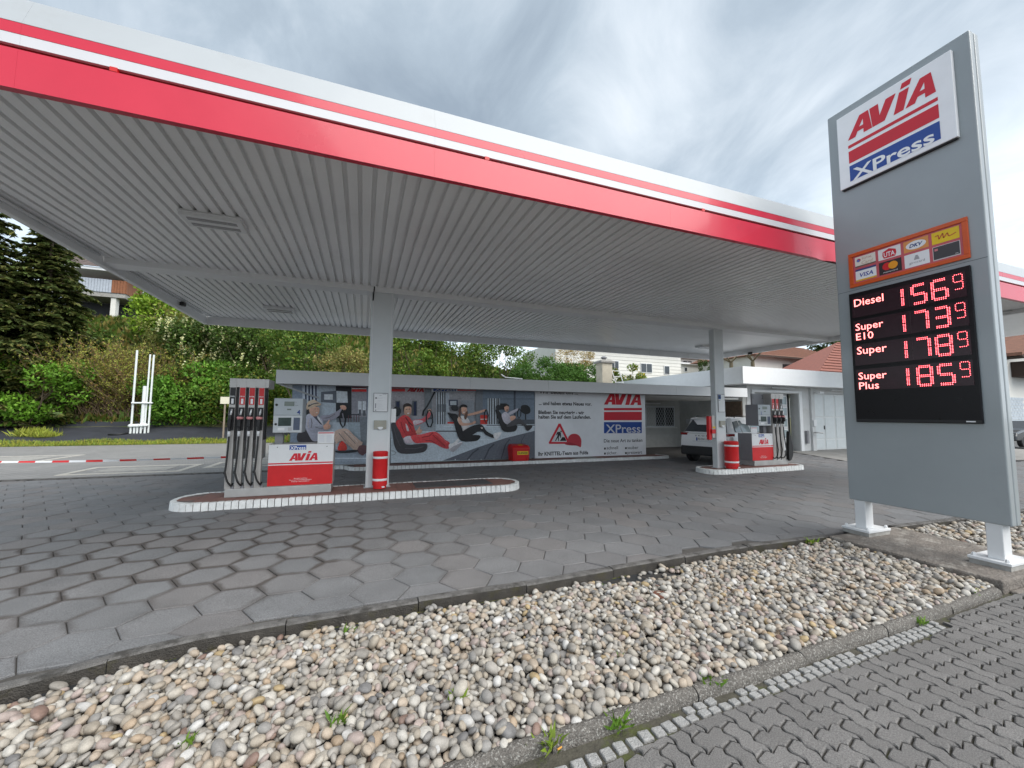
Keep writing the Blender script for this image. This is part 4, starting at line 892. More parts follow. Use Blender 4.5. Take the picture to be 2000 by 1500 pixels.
b = MB(); b.box(.545, .645, 8.66, 8.80, 1.43, 1.715); tag(b.build('junction_box', M_white, bevel=.006), 'small white box on the right side of the left column', 'box')
t = thing('emergency_station', 'red and steel emergency box on the left side of the right column', 'box', (9.38, 8.85, .93))
b = MB(); b.box(9.385, 9.498, 8.78, 8.92, .98, 1.62); b.build('steel_box', M_steel, t, bevel=.006)
b = MB(); b.box(9.285, 9.383, 8.80, 8.90, .93, 1.60); b.build('red_case', M_redmat, t, bevel=.008)
b = MB(); b.box(9.345, 9.485, 8.755, 8.779, 1.11, 1.23); b.build('red_label', M_redmat, t, bevel=.003)
b = MB(); b.box(9.395, 9.485, 8.765, 8.7785, 1.26, 1.31); b.build('yellow_strip', mat('yellow_sticker', (.75, .5, .02), .5), t)
# ================================================================ kiosk with banners
YB = 12.90
kio = thing('kiosk_building', 'long low flat-roofed kiosk with grey roof edge behind the banners', 'building', (4, 15, 0))
M_wall = mat('painted_wall', (0.60, 0.60, 0.58), .75, var=.08, scale=2, bump=.1, blotch=((.42, .41, .38), 1.2, .55, .2, .4))
M_wall2 = mat('dull_render', (0.46, 0.46, 0.44), .85, var=.1, scale=2.5, bump=.2, bscale=80, blotch=((.30, .29, .27), 1.4, .52, .2, .5))
b = MB(); b.box(-1.92, 10.15, 12.98, 17.2, .0, 2.44); b.build('front_wall', M_wall, kio)
b = MB(); b.box(10.15, 16.1, 16.80, 17.2, 0, 2.60); b.build('rear_wall', M_wall2, kio)
b = MB(); b.box(13.2, 16.0, 16.775, 16.799, .0, .62); b.box(13.0, 16.0, 16.76, 16.799, .60, .64); b.build('wall_base', mat('tiled_base', (.5, .5, .48), .5, var=.1), kio)
b = MB(); b.box(15.72, 15.95, 13.02, 16.80, 0, 2.60); b.build('side_wall', M_wall2, kio)
# roof slab, fascia boards in lengths
b = MB(); b.box(-2.1, 14.8, 12.16, 17.8, 2.46, 2.70); b.build('roof', M_grey, kio)
xs_ = [-2.20, .40, 3.1, 5.8, 8.5, 11.2, 13.0, 14.90]
for a, c in zip(xs_[:-1], xs_[1:]):
    b = MB(); b.box(a+.002, c-.002, 12.10, 12.155, 2.40, 2.765); b.build('roof_edge_board', mat('roof_edge_grey', (.70, .71, .72), .45, var=.05, scale=1), kio, bevel=.006)
b = MB(); b.box(-2.20, -2.15, 12.157, 17.8, 2.40, 2.765); b.box(14.85, 14.90, 12.157, 17.0, 2.40, 2.765); b.build('roof_side_edge', MATS['roof_edge_grey'], kio)
b = MB(); b.box(-2.1, 14.8, 12.20, 12.90, 2.42, 2.459); b.build('soffit', mat('kiosk_soffit', (.30, .30, .30), .7, var=.1), kio)
for k in range(4):
    b = MB(); b.box(10.2, 15.7, 13.2+k*.75, 13.28+k*.75, 2.34, 2.455); b.build('roof_joist', M_wall, kio)
b = MB(); b.tube([(-1.2, 12.93, 2.05), (-2.1, 12.2, 2.38)], .025, 6); b.build('roof_strut', M_lgrey, kio)
# window with lattice in the covered bay
b = MB(); b.box(13.45, 15.30, 16.70, 16.799, 1.03, 2.10); wn = b.build('window', M_lgrey, kio, bevel=.01)
b = MB(); b.box(13.52, 14.02, 16.69, 16.70, 1.10, 2.03); b.build('blind_pane', M_wall2, wn)
for xa, xb in ((14.07, 14.62), (14.68, 15.22)):
    b = MB(); b.box(xa, xb, 16.685, 16.70, 1.10, 2.03); b.build('pane', M_dark, wn)
b = MB()
for k in range(-9, 20):
    for s_ in (1, -1):
        p = []
        for tt in np.linspace(0, 1, 2):
            pass
        x0 = 13.5+k*.155; z0, z1 = 1.08, 2.06; dx = (z1-z0)*.62*s_
        xa, xb, za, zb_ = x0, x0+dx, z0, z1
        lo_, hi_ = 13.50, 15.26
        if max(xa, xb) < lo_ or min(xa, xb) > hi_: continue
        def cl(xv): return z0+(xv-xa)/dx*(z1-z0)
        if xa < lo_: za = cl(lo_); xa2 = lo_
        elif xa > hi_: za = cl(hi_); xa2 = hi_
        else: xa2 = xa
        if xb < lo_: zb_ = cl(lo_); xb2 = lo_
        elif xb > hi_: zb_ = cl(hi_); xb2 = hi_
        else: xb2 = xb
        b.tube([(xa2, 16.655+.006*s_, za), (xb2, 16.655+.006*s_, zb_)], .009, 4)
stuff(b.build('lattice', M_lgrey, wn))
b = MB(); b.box(13.36, 15.38, 16.62, 16.70, .975, 1.028); b.build('sill', M_wall, wn)
b = MB(); b.tube([(13.3, 16.6, 2.24), (14.3, 16.6, 2.24)], .03, 8); b.build('tube_lamp', M_white, kio)
b = MB(); b.box(15.68, 15.719, 13.05, 14.35, 1.40, 2.28); b.build('brown_board', mat('brown_chipboard', (.12, .085, .06), .85, var=.35, scale=9, bump=.3), kio)
b = MB(); b.box(15.66, 15.719, 16.0, 16.3, 1.20, 1.45); b.build('socket_box', M_lgrey, kio)
# platform in front, red tiles and white kerb
def platform():
    P = [(-1.95, 12.98), (-1.95, 13.0-.02), (-1.2, 12.92-.02), (-.75, 12.88-.02), (-.45, 12.70), (-.35, 12.45), (-.20, 12.28), (.05, 12.24)] + [(x, 12.24) for x in np.linspace(.4, 10.6, 24)] + [(10.85, 12.26), (10.98, 12.36), (11.0, 12.5), (10.9, 12.97)]
    t = thing('kiosk_platform', 'low red tiled platform with white kerb along the kiosk banners', 'kerb island', (4, 12.6, 0)); Q = [np.array(p) for p in P]
    L_ = np.array([np.linalg.norm(Q[i+1]-Q[i]) for i in range(len(Q)-1)]); cum = np.concatenate([[0], np.cumsum(L_)]); nb = int(cum[-1]/.115); st = cum[-1]/nb
    mb = MB(); mb.hexa([(-st/2+.006, 0, -.01), (st/2-.006, 0, -.01), (st/2-.006, .07, -.01), (-st/2+.006, .07, -.01), (-st/2+.006, .006, .10), (st/2-.006, .006, .10), (st/2-.008, .07, .10), (-st/2+.008, .07, .10)]); bm = mb.mesh('kerb_brick', M_wb)
    for k in range(nb):
        s_ = (k+.5)*st; i = min(len(L_)-1, int(np.searchsorted(cum, s_, 'right')-1)); f_ = (s_-cum[i])/L_[i]; p = Q[i]*(1-f_)+Q[i+1]*f_; d = Q[i+1]-Q[i]
        link('kerb_brick', bm, t, (p[0], p[1], random.uniform(-.004, .002))).rotation_euler = (0, 0, math.atan2(d[1], d[0]))
    b = MB(); pts = [(p[0], p[1]+.05, 0) for p in P[1:]]+[(10.9, 12.99, 0), (-1.9, 12.995, 0)]
    b.prism([(p[0], p[1]+.055, 0) for p in P[4:-1]]+[(10.9, 12.975, 0), (-.5, 12.975, 0)], (0, 0, .085)); b.build('core', M_gr, t)
    x = -.2
    while x < 10.8:
        pale = 6.95 < x < 7.6; ya, yb = 12.32, 12.62
        for (ya, yb) in ((12.32, 12.645), (12.65, 12.965)):
            mb = MB(); mb.box(x+.003, x+.297, ya+.003, yb-.003, .07, .094+random.uniform(-.0015, .0015)); mb.build('tile', M_concrete if pale else M_tile, t)
        x += .30
platform()
# ---------------------------------------------------------------- printed banners
def W(px, py, off=0.0):
    p = at(px, py, YB); return (p[0], YB-off, p[2])
def cA(p): return (560+p[0]/8.3333, 740+p[1]/8.3333)
def cB(p): return (760+p[0]/6.6667, 740+p[1]/6.6667)
LAY = [0.003]
def shape(mb, pts, col, conv, sm=True):
    LAY[0] += 0.00045
    q = smoothpoly([np.array(conv(p)) for p in pts], 3) if sm else [conv(p) for p in pts]
    v = [W(p[0], p[1], LAY[0]) for p in q]
    # keep inside the cloth
    v = [(min(max(x, -1.90), 5.62), y, min(max(z, .125), 2.43)) for x, y, z in v]
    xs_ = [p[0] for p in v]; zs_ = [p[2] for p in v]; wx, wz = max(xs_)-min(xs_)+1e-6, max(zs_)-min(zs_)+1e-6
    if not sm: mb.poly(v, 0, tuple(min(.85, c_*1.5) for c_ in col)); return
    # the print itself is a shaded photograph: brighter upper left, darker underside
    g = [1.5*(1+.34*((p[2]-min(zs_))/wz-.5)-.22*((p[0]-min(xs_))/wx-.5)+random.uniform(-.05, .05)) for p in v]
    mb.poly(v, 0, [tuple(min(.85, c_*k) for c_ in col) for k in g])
def stroke(mb, pts, wd, col, conv):
    LAY[0] += 0.00045; P = [np.array(conv(p), float) for p in pts]; A, B_ = [], []
    for i in range(len(P)):
        d = P[min(i+1, len(P)-1)]-P[max(i-1, 0)]; d /= np.linalg.norm(d)+1e-9; n_ = np.array([-d[1], d[0]])*wd/2; A.append(P[i]+n_); B_.append(P[i]-n_)
    for i in range(len(P)-1): mb.poly([W(*p, LAY[0]) for p in (A[i], A[i+1], B_[i+1], B_[i])], 0, tuple(col))
XS = 5.645
b = MB(); b.box(-1.92, XS, YB-.002, YB+.02, .115, 2.44, 0, (.24, .27, .30)); ban1 = b.build('picture_banner', M_print_m); tag(ban1, 'large printed banner of four people sitting in car seats at a filling station', 'banner')
LG, MG_, DG, VD, NV = (.33, .38, .42), (.20, .23, .26), (.09, .10, .115), (.02, .022, .026), (.015, .022, .06)
# scene behind the people
b = MB(); R_ = lambda x0, y0, x1, y1, c, conv: shape(b, [(x0, y0), (x1, y0), (x1, y1), (x0, y1)], c, conv, False)
R_(20, 40, 260, 1100, (.20, .24, .30), cA); R_(255, 40, 500, 400, (.42, .46, .52), cA)
for x in (300, 355, 410, 465): R_(x, 40, x+25, 430, NV, cA)
R_(500, 40, 810, 900, (.36, .41, .46), cA); R_(800, 80, 1060, 640, VD, cA); R_(1055, 100, 1320, 620, (.22, .22, .25), cA)
R_(1060, 85, 1300, 150, (.10, .02, .03), cA); R_(1060, 150, 1300, 168, (.6, .58, .6), cA); R_(1060, 168, 1300, 210, (.55, .03, .03), cA)
R_(1160, 360, 1290, 560, (.50, .53, .57), cA); R_(1222, 360, 1232, 560, DG, cA)
R_(1170, 500, 1210, 600, DG, cA); R_(1240, 510, 1285, 600, DG, cA)
R_(1305, 100, 1345, 830, (.17, .20, .26), cA)
shape(b, [(560, 210), (805, 195), (805, 395), (555, 380)], (.10, .115, .14), cA, False); R_(610, 250, 750, 340, (.50, .53, .56), cA); shape(b, [(808, 195), (985, 205), (995, 390), (812, 388)], (.46, .50, .53), cA, False)
R_(980, 575, 1180, 590, VD, cA)
for x in (1000, 1040, 1090, 1130, 1170): R_(x, 590, x+10, 700, (.10, .04, .05), cA)
shape(b, [(700, 705), (1190, 710), (1210, 1150), (720, 1150)], (.38, .43, .48), cA, False); shape(b, [(1000, 710), (1190, 712), (1205, 1150), (1010, 1150)], (.27, .32, .36), cA, False)
shape(b, [(560, 1150), (1320, 1140), (1340, 1400), (560, 1400)], (.24, .28, .33), cA, False); R_(780, 1285, 1320, 1297, (.48, .53, .57), cA); R_(780, 1350, 1320, 1356, (.15, .17, .2), cA)
# right of the column
R_(20, 85, 1895, 700, (.25, .28, .32), cB); R_(20, 170, 470, 500, (.29, .28, .30), cB); R_(560, 170, 1120, 500, (.28, .28, .30), cB)
for k in range(70):   # masonry joints of the printed wall
    x = random.choice([random.uniform(30, 440), random.uniform(760, 1100)]); y = 190+random.randrange(10)*30; R_(x, y, x+random.uniform(12, 40), y+random.uniform(5, 12), (.20, .20, .22) if k % 2 else (.36, .35, .36), cB)
R_(1120, 120, 1215, 600, (.14, .155, .175), cB); R_(1215, 130, 1900, 620, (.13, .165, .21), cB); R_(1215, 258, 1900, 266, (.08, .10, .13), cB); R_(1615, 130, 1640, 520, (.05, .06, .08), cB)
R_(30, 110, 205, 122, (.55, .05, .05), cB); R_(30, 132, 205, 165, (.50, .04, .04), cB); R_(205, 105, 465, 165, (.45, .44, .45), cB)
R_(870, 105, 1125, 155, (.52, .04, .04), cB); R_(545, 100, 600, 170, (.42, .44, .48), cB); R_(572, 105, 865, 160, (.02, .05, .20), cB); R_(865, 105, 885, 160, (.50, .50, .52), cB)
R_(80, 285, 140, 480, DG, cB); R_(92, 300, 132, 420, NV, cB); R_(300, 285, 360, 480, DG, cB); R_(318, 300, 352, 480, NV, cB)
R_(460, 100, 550, 520, (.15, .165, .18), cB)
stroke(b, [(590, 170), (540, 270), (490, 360), (445, 420), (435, 480)], 3.2, VD, cB)
R_(610, 175, 740, 680, (.42, .46, .50), cB)
for x in (622, 654, 686, 714): R_(x, 175, x+15, 675, VD, cB); R_(x-5, 330, x+22, 430, DG, cB)
R_(735, 180, 780, 680, (.33, .37, .41), cB); R_(770, 272, 890, 350, (.05, .06, .09), cB); R_(790, 290, 870, 340, (.38, .42, .45), cB); R_(930, 280, 1100, 500, (.22, .24, .27), cB)
R_(755, 560, 865, 680, (.50, .04, .03), cB); R_(755, 583, 865, 597, (.6, .6, .6), cB)
R_(1275, 255, 1435, 600, (.38, .42, .46), cB)
for x in (1290, 1322, 1356, 1390, 1412): R_(x, 255, x+14, 600, VD, cB)
R_(1180, 470, 1270, 590, (.50, .04, .03), cB); R_(1180, 520, 1270, 530, (.6, .6, .6), cB); R_(1435, 320, 1520, 400, VD, cB)
shape(b, [(1710, 360), (1740, 340), (1790, 345), (1825, 380), (1825, 440), (1770, 460), (1715, 430)], (.012, .014, .016), cB); R_(1760, 450, 1775, 540, (.012, .014, .016), cB); R_(1640, 530, 1880, 610, (.06, .07, .085), cB)
R_(20, 590, 1885, 1090, (.38, .43, .47), cB); R_(20, 560, 600, 690, (.25, .28, .31), cB); R_(20, 680, 860, 695, (.45, .50, .54), cB); R_(600, 672, 1260, 690, DG, cB); R_(1260, 600, 1885, 615, DG, cB)
R_(20, 786, 1885, 792, (.48, .53, .57), cB); R_(700, 610, 1890, 625, (.45, .5, .54), cB)
shape(b, [(690, 1062), (1100, 905), (1500, 770), (1885, 675), (1885, 1040), (1300, 1058)], (.085, .095, .115), cB, False)
for k in range(9): stroke(b, [(900+k*110, 1050-k*2), (980+k*105, 985-k*26), (1060+k*100, 935-k*30)], random.uniform(1, 3), (.06, .065, .08) if k % 2 else (.14, .155, .18), cB)
for x in (855, 1035, 1190, 1355, 1520): R_(x-7, 1040, x+7, 1056, (.4, .42, .45), cB)
stroke(b, [(30, 990), (70, 980), (85, 955), (60, 935), (25, 935)], 1.0, (.2, .22, .24), cB)
b.build('printed_scene', M_print_m, ban1)
b = MB(); LAY[0] += .0005; o_ = W(*cB((228, 168)), LAY[0]); e_ = W(*cB((448, 168)), LAY[0]); avia(b, o_, (1, 0, 0), (0, 0, 1), e_[0]-o_[0], .115, 0, (.42, .02, .03), cut=True)
o_ = W(*cB((592, 158)), LAY[0]); e_ = W(*cB((850, 158)), LAY[0]); puttext(b, 'XPress', o_, (1, 0, 0), (0, 0, 1), wid=e_[0]-o_[0], h=.105, bold=.01, col=(.55, .58, .64)); b.build('printed_lettering', M_print_m, ban1)
SK, SK2 = (.52, .30, .22), (.42, .22, .16)
# person 1: hat, grey cardigan, beige trousers
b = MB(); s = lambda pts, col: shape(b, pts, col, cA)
s([(185, 890), (330, 830), (420, 900), (520, 980), (520, 1080), (210, 1040)], (.035, .032, .035)); s([(330, 500), (380, 480), (390, 620), (330, 600)], VD)
s([(560, 600), (700, 585), (860, 500), (900, 440), (935, 470), (890, 560), (770, 660), (600, 690)], (.26, .25, .30))
s([(330, 590), (420, 560), (500, 600), (580, 660), (600, 740), (590, 850), (520, 960), (500, 1010), (420, 1000), (360, 900), (315, 800), (320, 700)], (.36, .36, .42))
s([(430, 600), (500, 610), (560, 690), (600, 740), (560, 740), (500, 680)], (.04, .04, .06)); s([(350, 700), (400, 680), (440, 760), (610, 770), (640, 810), (600, 850), (440, 880), (360, 820)], (.31, .31, .37))
s([(520, 610), (545, 650), (600, 740), (585, 745), (505, 640)], (.55, .52, .56))
s([(375, 470), (450, 450), (530, 470), (535, 540), (510, 590), (470, 612), (420, 600), (380, 550)], SK); s([(480, 545), (515, 545), (505, 556), (485, 556)], (.62, .48, .44)); s([(455, 490), (480, 487), (480, 493), (455, 496)], (.2, .1, .08)); s([(500, 487), (522, 487), (522, 493), (500, 495)], (.2, .1, .08))
s([(325, 450), (350, 380), (400, 350), (450, 340), (500, 370), (555, 400), (560, 430), (500, 440), (420, 470), (350, 500), (330, 490)], (.50, .38, .28)); s([(350, 440), (400, 405), (480, 385), (540, 410), (500, 405), (430, 420), (370, 455)], (.06, .05, .05))
s([(600, 760), (650, 720), (690, 665), (705, 680), (690, 725), (720, 760), (700, 810), (640, 825), (610, 810)], SK); s([(870, 440), (940, 430), (975, 470), (950, 510), (900, 500)], SK)
LAY[0] += .0005
stroke(b, [cA_ for cA_ in [(915, 500+0), (880, 560), (865, 640), (880, 730), (915, 790), (945, 750), (960, 660), (955, 560), (930, 510)]], 3.2, (.03, .03, .035), cA); stroke(b, [(910, 560), (925, 640), (905, 700)], 2.2, (.30, .28, .33), cA)
s([(780, 860), (900, 810), (1000, 820), (1080, 900), (1200, 1010), (1235, 1040), (1140, 1170), (1000, 1070), (900, 1000), (800, 1060), (780, 1000)], (.44, .32, .26)); s([(900, 860), (940, 850), (960, 960), (1100, 1110), (1010, 1070), (900, 960)], (.37, .26, .21))
s([(1180, 1090), (1250, 1075), (1320, 1095), (1320, 1160), (1270, 1220), (1220, 1240), (1150, 1170)], (.09, .045, .05)); s([(830, 1150), (890, 1010), (970, 1070), (970, 1155)], (.5, .04, .03)); s([(800, 1165), (950, 1160), (1140, 1150), (1150, 1180), (950, 1205), (810, 1195)], VD)
for q in ([(400, 640), (420, 720), (400, 800)], [(470, 780), (530, 800), (600, 800)], [(620, 640), (700, 625), (790, 570)], [(930, 850), (1010, 930), (1120, 1050)], [(850, 880), (900, 940), (960, 1010)]): stroke(b, q, 1.3, (.20, .18, .19), cA)
for q in ([(360, 660), (350, 740), (370, 800)], [(960, 840), (1050, 920), (1160, 1030)], [(380, 420), (440, 395), (500, 385)]): stroke(b, q, 1.2, (.72, .64, .60), cA)
b.build('printed_driver', M_print_m, ban1)['label'] = 'printed figure in a straw hat and grey cardigan'
# person 2: red overall
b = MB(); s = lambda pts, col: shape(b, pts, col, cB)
s([(25, 590), (80, 570), (130, 620), (170, 760), (220, 850), (420, 840), (490, 850), (480, 920), (400, 960), (150, 968), (70, 880), (45, 740)], (.045, .043, .048)); s([(45, 390), (100, 360), (145, 390), (150, 440), (120, 480), (85, 490), (60, 470)], VD); R_ = None
shape(b, [(14, 395), (80, 395), (78, 565), (14, 560)], (.55, .58, .58), cB, False)
s([(300, 540), (420, 520), (480, 470), (520, 400), (545, 415), (520, 500), (440, 570), (320, 605)], (.52, .10, .12)); s([(310, 545), (400, 535), (440, 560), (360, 590), (320, 600)], (.52, .42, .46))
s([(85, 560), (140, 500), (190, 470), (250, 490), (300, 560), (330, 660), (350, 730), (280, 770), (180, 770), (140, 690), (100, 620)], (.50, .045, .05)); s([(210, 580), (240, 620), (255, 680), (225, 670)], (.52, .42, .44)); s([(160, 620), (230, 680), (350, 670), (360, 720), (240, 740), (160, 700)], (.43, .035, .04))
s([(185, 770), (260, 740), (350, 780), (320, 820), (220, 840)], (.50, .42, .46)); s([(280, 740), (420, 720), (560, 685), (640, 710), (720, 790), (780, 830), (765, 905), (680, 890), (560, 830), (430, 830), (330, 830)], (.52, .05, .055)); s([(540, 720), (600, 730), (720, 860), (700, 880), (570, 810)], (.42, .035, .04))
s([(770, 850), (830, 830), (890, 770), (915, 790), (880, 830), (935, 815), (935, 840), (830, 945), (780, 915)], (.55, .53, .55)); s([(790, 900), (930, 830), (935, 850), (830, 948)], (.30, .29, .31))
s([(190, 370), (230, 350), (280, 370), (285, 430), (260, 475), (225, 480), (190, 440)], SK); s([(178, 360), (200, 325), (245, 318), (285, 340), (285, 380), (270, 360), (200, 370), (190, 440)], (.03, .02, .018)); s([(228, 445), (262, 440), (245, 458)], (.7, .62, .6)); s([(212, 395), (232, 392), (232, 399), (213, 401)], (.12, .06, .05)); s([(252, 391), (270, 389), (270, 396), (252, 398)], (.12, .06, .05))
stroke(b, [(210, 500), (250, 560), (300, 610)], 1.6, VD, cB); s([(340, 690), (370, 650), (390, 615), (402, 625), (395, 655), (425, 660), (415, 700), (370, 720)], SK); s([(500, 400), (530, 393), (545, 420), (520, 440), (503, 425)], SK)
stroke(b, [(505, 410), (480, 470), (480, 560), (505, 620), (535, 625), (560, 560), (555, 470), (530, 415), (510, 405)], 2.6, VD, cB); stroke(b, [(500, 520), (530, 510), (560, 520)], 3.0, DG, cB)
for q in ([(150, 560), (170, 640), (200, 700)], [(230, 520), (260, 600), (300, 690)], [(420, 760), (520, 740), (560, 700)], [(560, 730), (640, 800), (720, 870)], [(470, 800), (540, 800), (600, 840)]): stroke(b, q, 1.2, (.34, .02, .025), cB)
for q in ([(120, 560), (130, 620)], [(580, 700), (660, 760), (750, 830)], [(350, 750), (430, 735), (520, 710)]): stroke(b, q, 1.1, (.80, .18, .18), cB)
for q in ([(60, 640), (90, 760), (140, 870)], [(200, 900), (330, 905), (440, 880)]): stroke(b, q, 1.2, (.13, .13, .14), cB)
b.build('printed_driver', M_print_m, ban1)['label'] = 'printed figure in a red racing overall'
# person 3: dark cap, white top
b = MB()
s([(800, 360), (840, 340), (885, 355), (885, 405), (850, 420), (810, 405)], VD); s([(750, 445), (800, 450), (880, 470), (930, 620), (980, 720), (1160, 730), (1170, 770), (1110, 808), (930, 805), (870, 700), (830, 560)], (.012, .012, .014))
s([(1010, 460), (1120, 430), (1220, 400), (1255, 395), (1250, 415), (1130, 460), (1020, 480)], SK); s([(880, 520), (930, 480), (1000, 500), (1040, 560), (1030, 620), (960, 700), (940, 620), (900, 580)], (.56, .52, .51)); s([(885, 510), (920, 490), (950, 570), (1060, 570), (1100, 545), (1120, 560), (1090, 590), (950, 610), (900, 580)], SK)
s([(930, 370), (970, 360), (1000, 380), (1000, 440), (970, 465), (935, 440)], SK); s([(905, 390), (925, 420), (920, 500), (960, 540), (900, 490)], (.10, .05, .035)); s([(985, 440), (1010, 420), (1010, 480), (985, 530), (965, 500)], (.12, .06, .04)); s([(905, 395), (920, 345), (960, 332), (1000, 345), (1008, 375), (960, 365), (930, 375)], (.012, .012, .014)); s([(950, 432), (980, 428), (965, 444)], (.65, .5, .48))
s([(940, 690), (1050, 620), (1160, 590), (1210, 610), (1260, 680), (1360, 740), (1350, 770), (1250, 730), (1180, 670), (1050, 740), (960, 740)], (.012, .012, .014)); s([(1345, 715), (1380, 700), (1445, 690), (1440, 720), (1385, 795), (1355, 770)], (.58, .56, .57)); s([(1180, 630), (1210, 635), (1195, 650)], (.5, .4, .36))
stroke(b, [(1245, 400), (1228, 450), (1228, 530), (1250, 580), (1270, 540), (1275, 470), (1260, 410), (1247, 400)], 2.0, VD, cB)
b.build('printed_driver', M_print_m, ban1)['label'] = 'printed figure in a dark cap and white top'
# person 4: pale shirt
b = MB()
s([(1380, 350), (1420, 340), (1450, 360), (1440, 400), (1400, 405), (1380, 390)], VD); s([(1370, 400), (1420, 420), (1470, 500), (1520, 590), (1640, 600), (1650, 640), (1610, 685), (1480, 683), (1430, 600), (1390, 480)], (.015, .015, .017))
s([(1540, 440), (1620, 400), (1660, 385), (1680, 395), (1650, 420), (1560, 470)], (.38, .37, .42)); s([(1450, 470), (1500, 430), (1550, 470), (1580, 540), (1530, 590), (1480, 560)], (.42, .40, .45)); s([(1560, 490), (1620, 480), (1630, 510), (1575, 545)], SK)
s([(1485, 350), (1520, 335), (1545, 360), (1540, 410), (1515, 430), (1490, 405)], SK); s([(1478, 360), (1500, 328), (1540, 338), (1545, 362), (1515, 350), (1490, 365)], (.02, .016, .015)); s([(1510, 405), (1535, 400), (1522, 414)], (.06, .03, .03))
s([(1515, 600), (1600, 540), (1680, 515), (1740, 570), (1800, 620), (1780, 650), (1700, 590), (1600, 610), (1530, 625)], (.055, .055, .06)); s([(1755, 630), (1800, 600), (1845, 605), (1840, 635), (1785, 678)], (.02, .018, .018))
stroke(b, [(1675, 385), (1655, 430), (1655, 480), (1675, 512), (1697, 480), (1700, 420), (1682, 390)], 1.8, VD, cB)
b.build('printed_driver', M_print_m, ban1)['label'] = 'printed figure in a pale shirt and dark trousers'
# text banner
b = MB(); b.box(XS+.002, 10.35, YB-.022, YB-.004, .105, 2.445, 0, (.80, .81, .84)); ban2 = b.build('text_banner', M_print_t); tag(ban2, 'white announcement banner with black text, warning triangle and logo', 'banner')
def cC(p): return (1030+p[0]/6.6667, 740+p[1]/6.6667)
YT = .0255
def T(x, y): p = at(*cC((x, y)), YB); return (p[0], YB-YT, p[2])
INK = (.02, .02, .025)
def line(s_, x0, y0, x1, h, col=INK, bold=.03):
    a, c = T(x0, y0), T(x1, y0); puttext(b, s_, a, (1, 0, 0), (0, 0, 1), wid=c[0]-a[0], h=h, col=col, bold=bold, res=2)
    b.build('text_line', M_print_t, ban2); b.__init__()
b = MB()
line('... und haben etwas Neues vor.', 145, 338, 830, .125); line('Bleiben Sie neugierig - wir', 140, 456, 735, .125); line('halten Sie auf dem Laufenden.', 140, 516, 822, .125); line('Ihr KNITTEL-Team aus Fulda', 138, 1000, 788, .13)
line('Die neue Art zu tanken', 992, 828, 1492, .13, bold=.012)
for s_, x, y, x1 in (('schnell', 1028, 918, 1175), ('sauber', 1298, 914, 1440), ('sicher.', 1028, 984, 1165), ('preiswert', 1298, 978, 1488)): line(s_, x, y, x1, .12, (.07, .07, .08), .006)
for x, y in ((994, 919), (1267, 914), (994, 984), (1267, 978)): b.poly([T(x, y), T(x+22, y), T(x+22, y-25), T(x, y-25)], 0, INK); b.build('bullet', M_print_t, ban2); b.__init__()
# first line, half hidden by the roof edge
line('Wir bauen um ...', 150, 190, 655, .15, bold=.012)
b = MB(); o_ = T(992, 334); e_ = T(1478, 334); avia(b, o_, (1, 0, 0), (0, 0, 1), e_[0]-o_[0], .44, 0, RED, cut=True)
for y0, y1, c in ((380, 412, RED), (430, 540, RED), (562, 708, BLU)): b.poly([T(992, y1), T(1485, y1-2), T(1485, y0-2), T(992, y0)], 0, c)
b.build('banner_logo', M_print_t, ban2); YT = .0275
b = MB(); o_ = T(1018, 704); e_ = T(1468, 704); puttext(b, 'XPress', o_, (1, 0, 0), (0, 0, 1), wid=e_[0]-o_[0], h=.325, bold=.01, col=(.60, .62, .66), res=4); b.build('banner_logo_lettering', M_print_t, ban2)
b = MB(); b.poly([T(x, y) for x, y in [(272, 832), (282, 846), (535, 846), (548, 830), (428, 583), (403, 580)]], 0, RED); YT = .0285; b.poly([T(x, y) for x, y in [(308, 820), (515, 820), (414, 622)]], 0, (.60, .61, .64)); YT = .0295
K = (.01, .01, .012); b.poly([T(x, y) for x, y in smoothpoly([(424, 690), (430, 674), (442, 680), (440, 695)])], 0, K); b.poly([T(x, y) for x, y in [(385, 690), (420, 688), (432, 705), (434, 765), (425, 768), (415, 735), (405, 760), (408, 808), (398, 808), (392, 765), (365, 810), (355, 806), (385, 745), (388, 715), (375, 735), (368, 730)]], 0, K); b.poly([T(x, y) for x, y in [(418, 808), (505, 806), (480, 758), (450, 757)]], 0, K)
b.poly([T(x, y) for x, y in smoothpoly([(482, 848), (520, 800), (530, 755), (565, 722), (620, 714), (665, 735), (695, 785), (698, 835), (690, 888), (660, 878), (625, 868), (550, 865)])], 0, (.50, .03, .05)); YT = .0305
b.poly([T(x, y) for x, y in smoothpoly([(490, 845), (540, 825), (620, 850), (690, 880), (620, 866), (550, 863)])], 0, (.36, .02, .035)); b.build('warning_triangle_and_helmet', M_print_t, ban2)
# red grit box
t = thing('binder_box', 'red plastic box with yellow oil binder label in front of the banners', 'box', (4.93, 12.55, .094))
b = MB(); x0, x1, y0, y1 = 4.62, 5.24, 12.36, 12.84
b.hexa([(x0+.03, y0+.03, .094), (x1-.03, y0+.03, .094), (x1-.03, y1-.03, .094), (x0+.03, y1-.03, .094), (x0, y0, .50), (x1, y0, .50), (x1, y1, .50), (x0, y1, .50)]); bx_ = b.build('tub', M_redmat, t, bevel=.015)
b = MB(); [b.box(xx, xx+.025, y0-.004, y0+.02, .13, .44) for xx in (4.66, 4.71, 5.13, 5.18)]; b.build('rib', M_redmat, bx_)
b = MB(); b.hexa([(x0-.015, y0-.02, .50), (x1+.015, y0-.02, .50), (x1+.015, y1, .50), (x0-.015, y1, .50), (x0+.04, y0+.05, .60), (x1-.04, y0+.05, .60), (x1-.04, y1-.04, .63), (x0+.04, y1-.04, .63)]); b.build('lid', M_redmat, t, bevel=.02)
M_yel = mat('yellow_label', (.78, .55, .02), .5, var=.05)
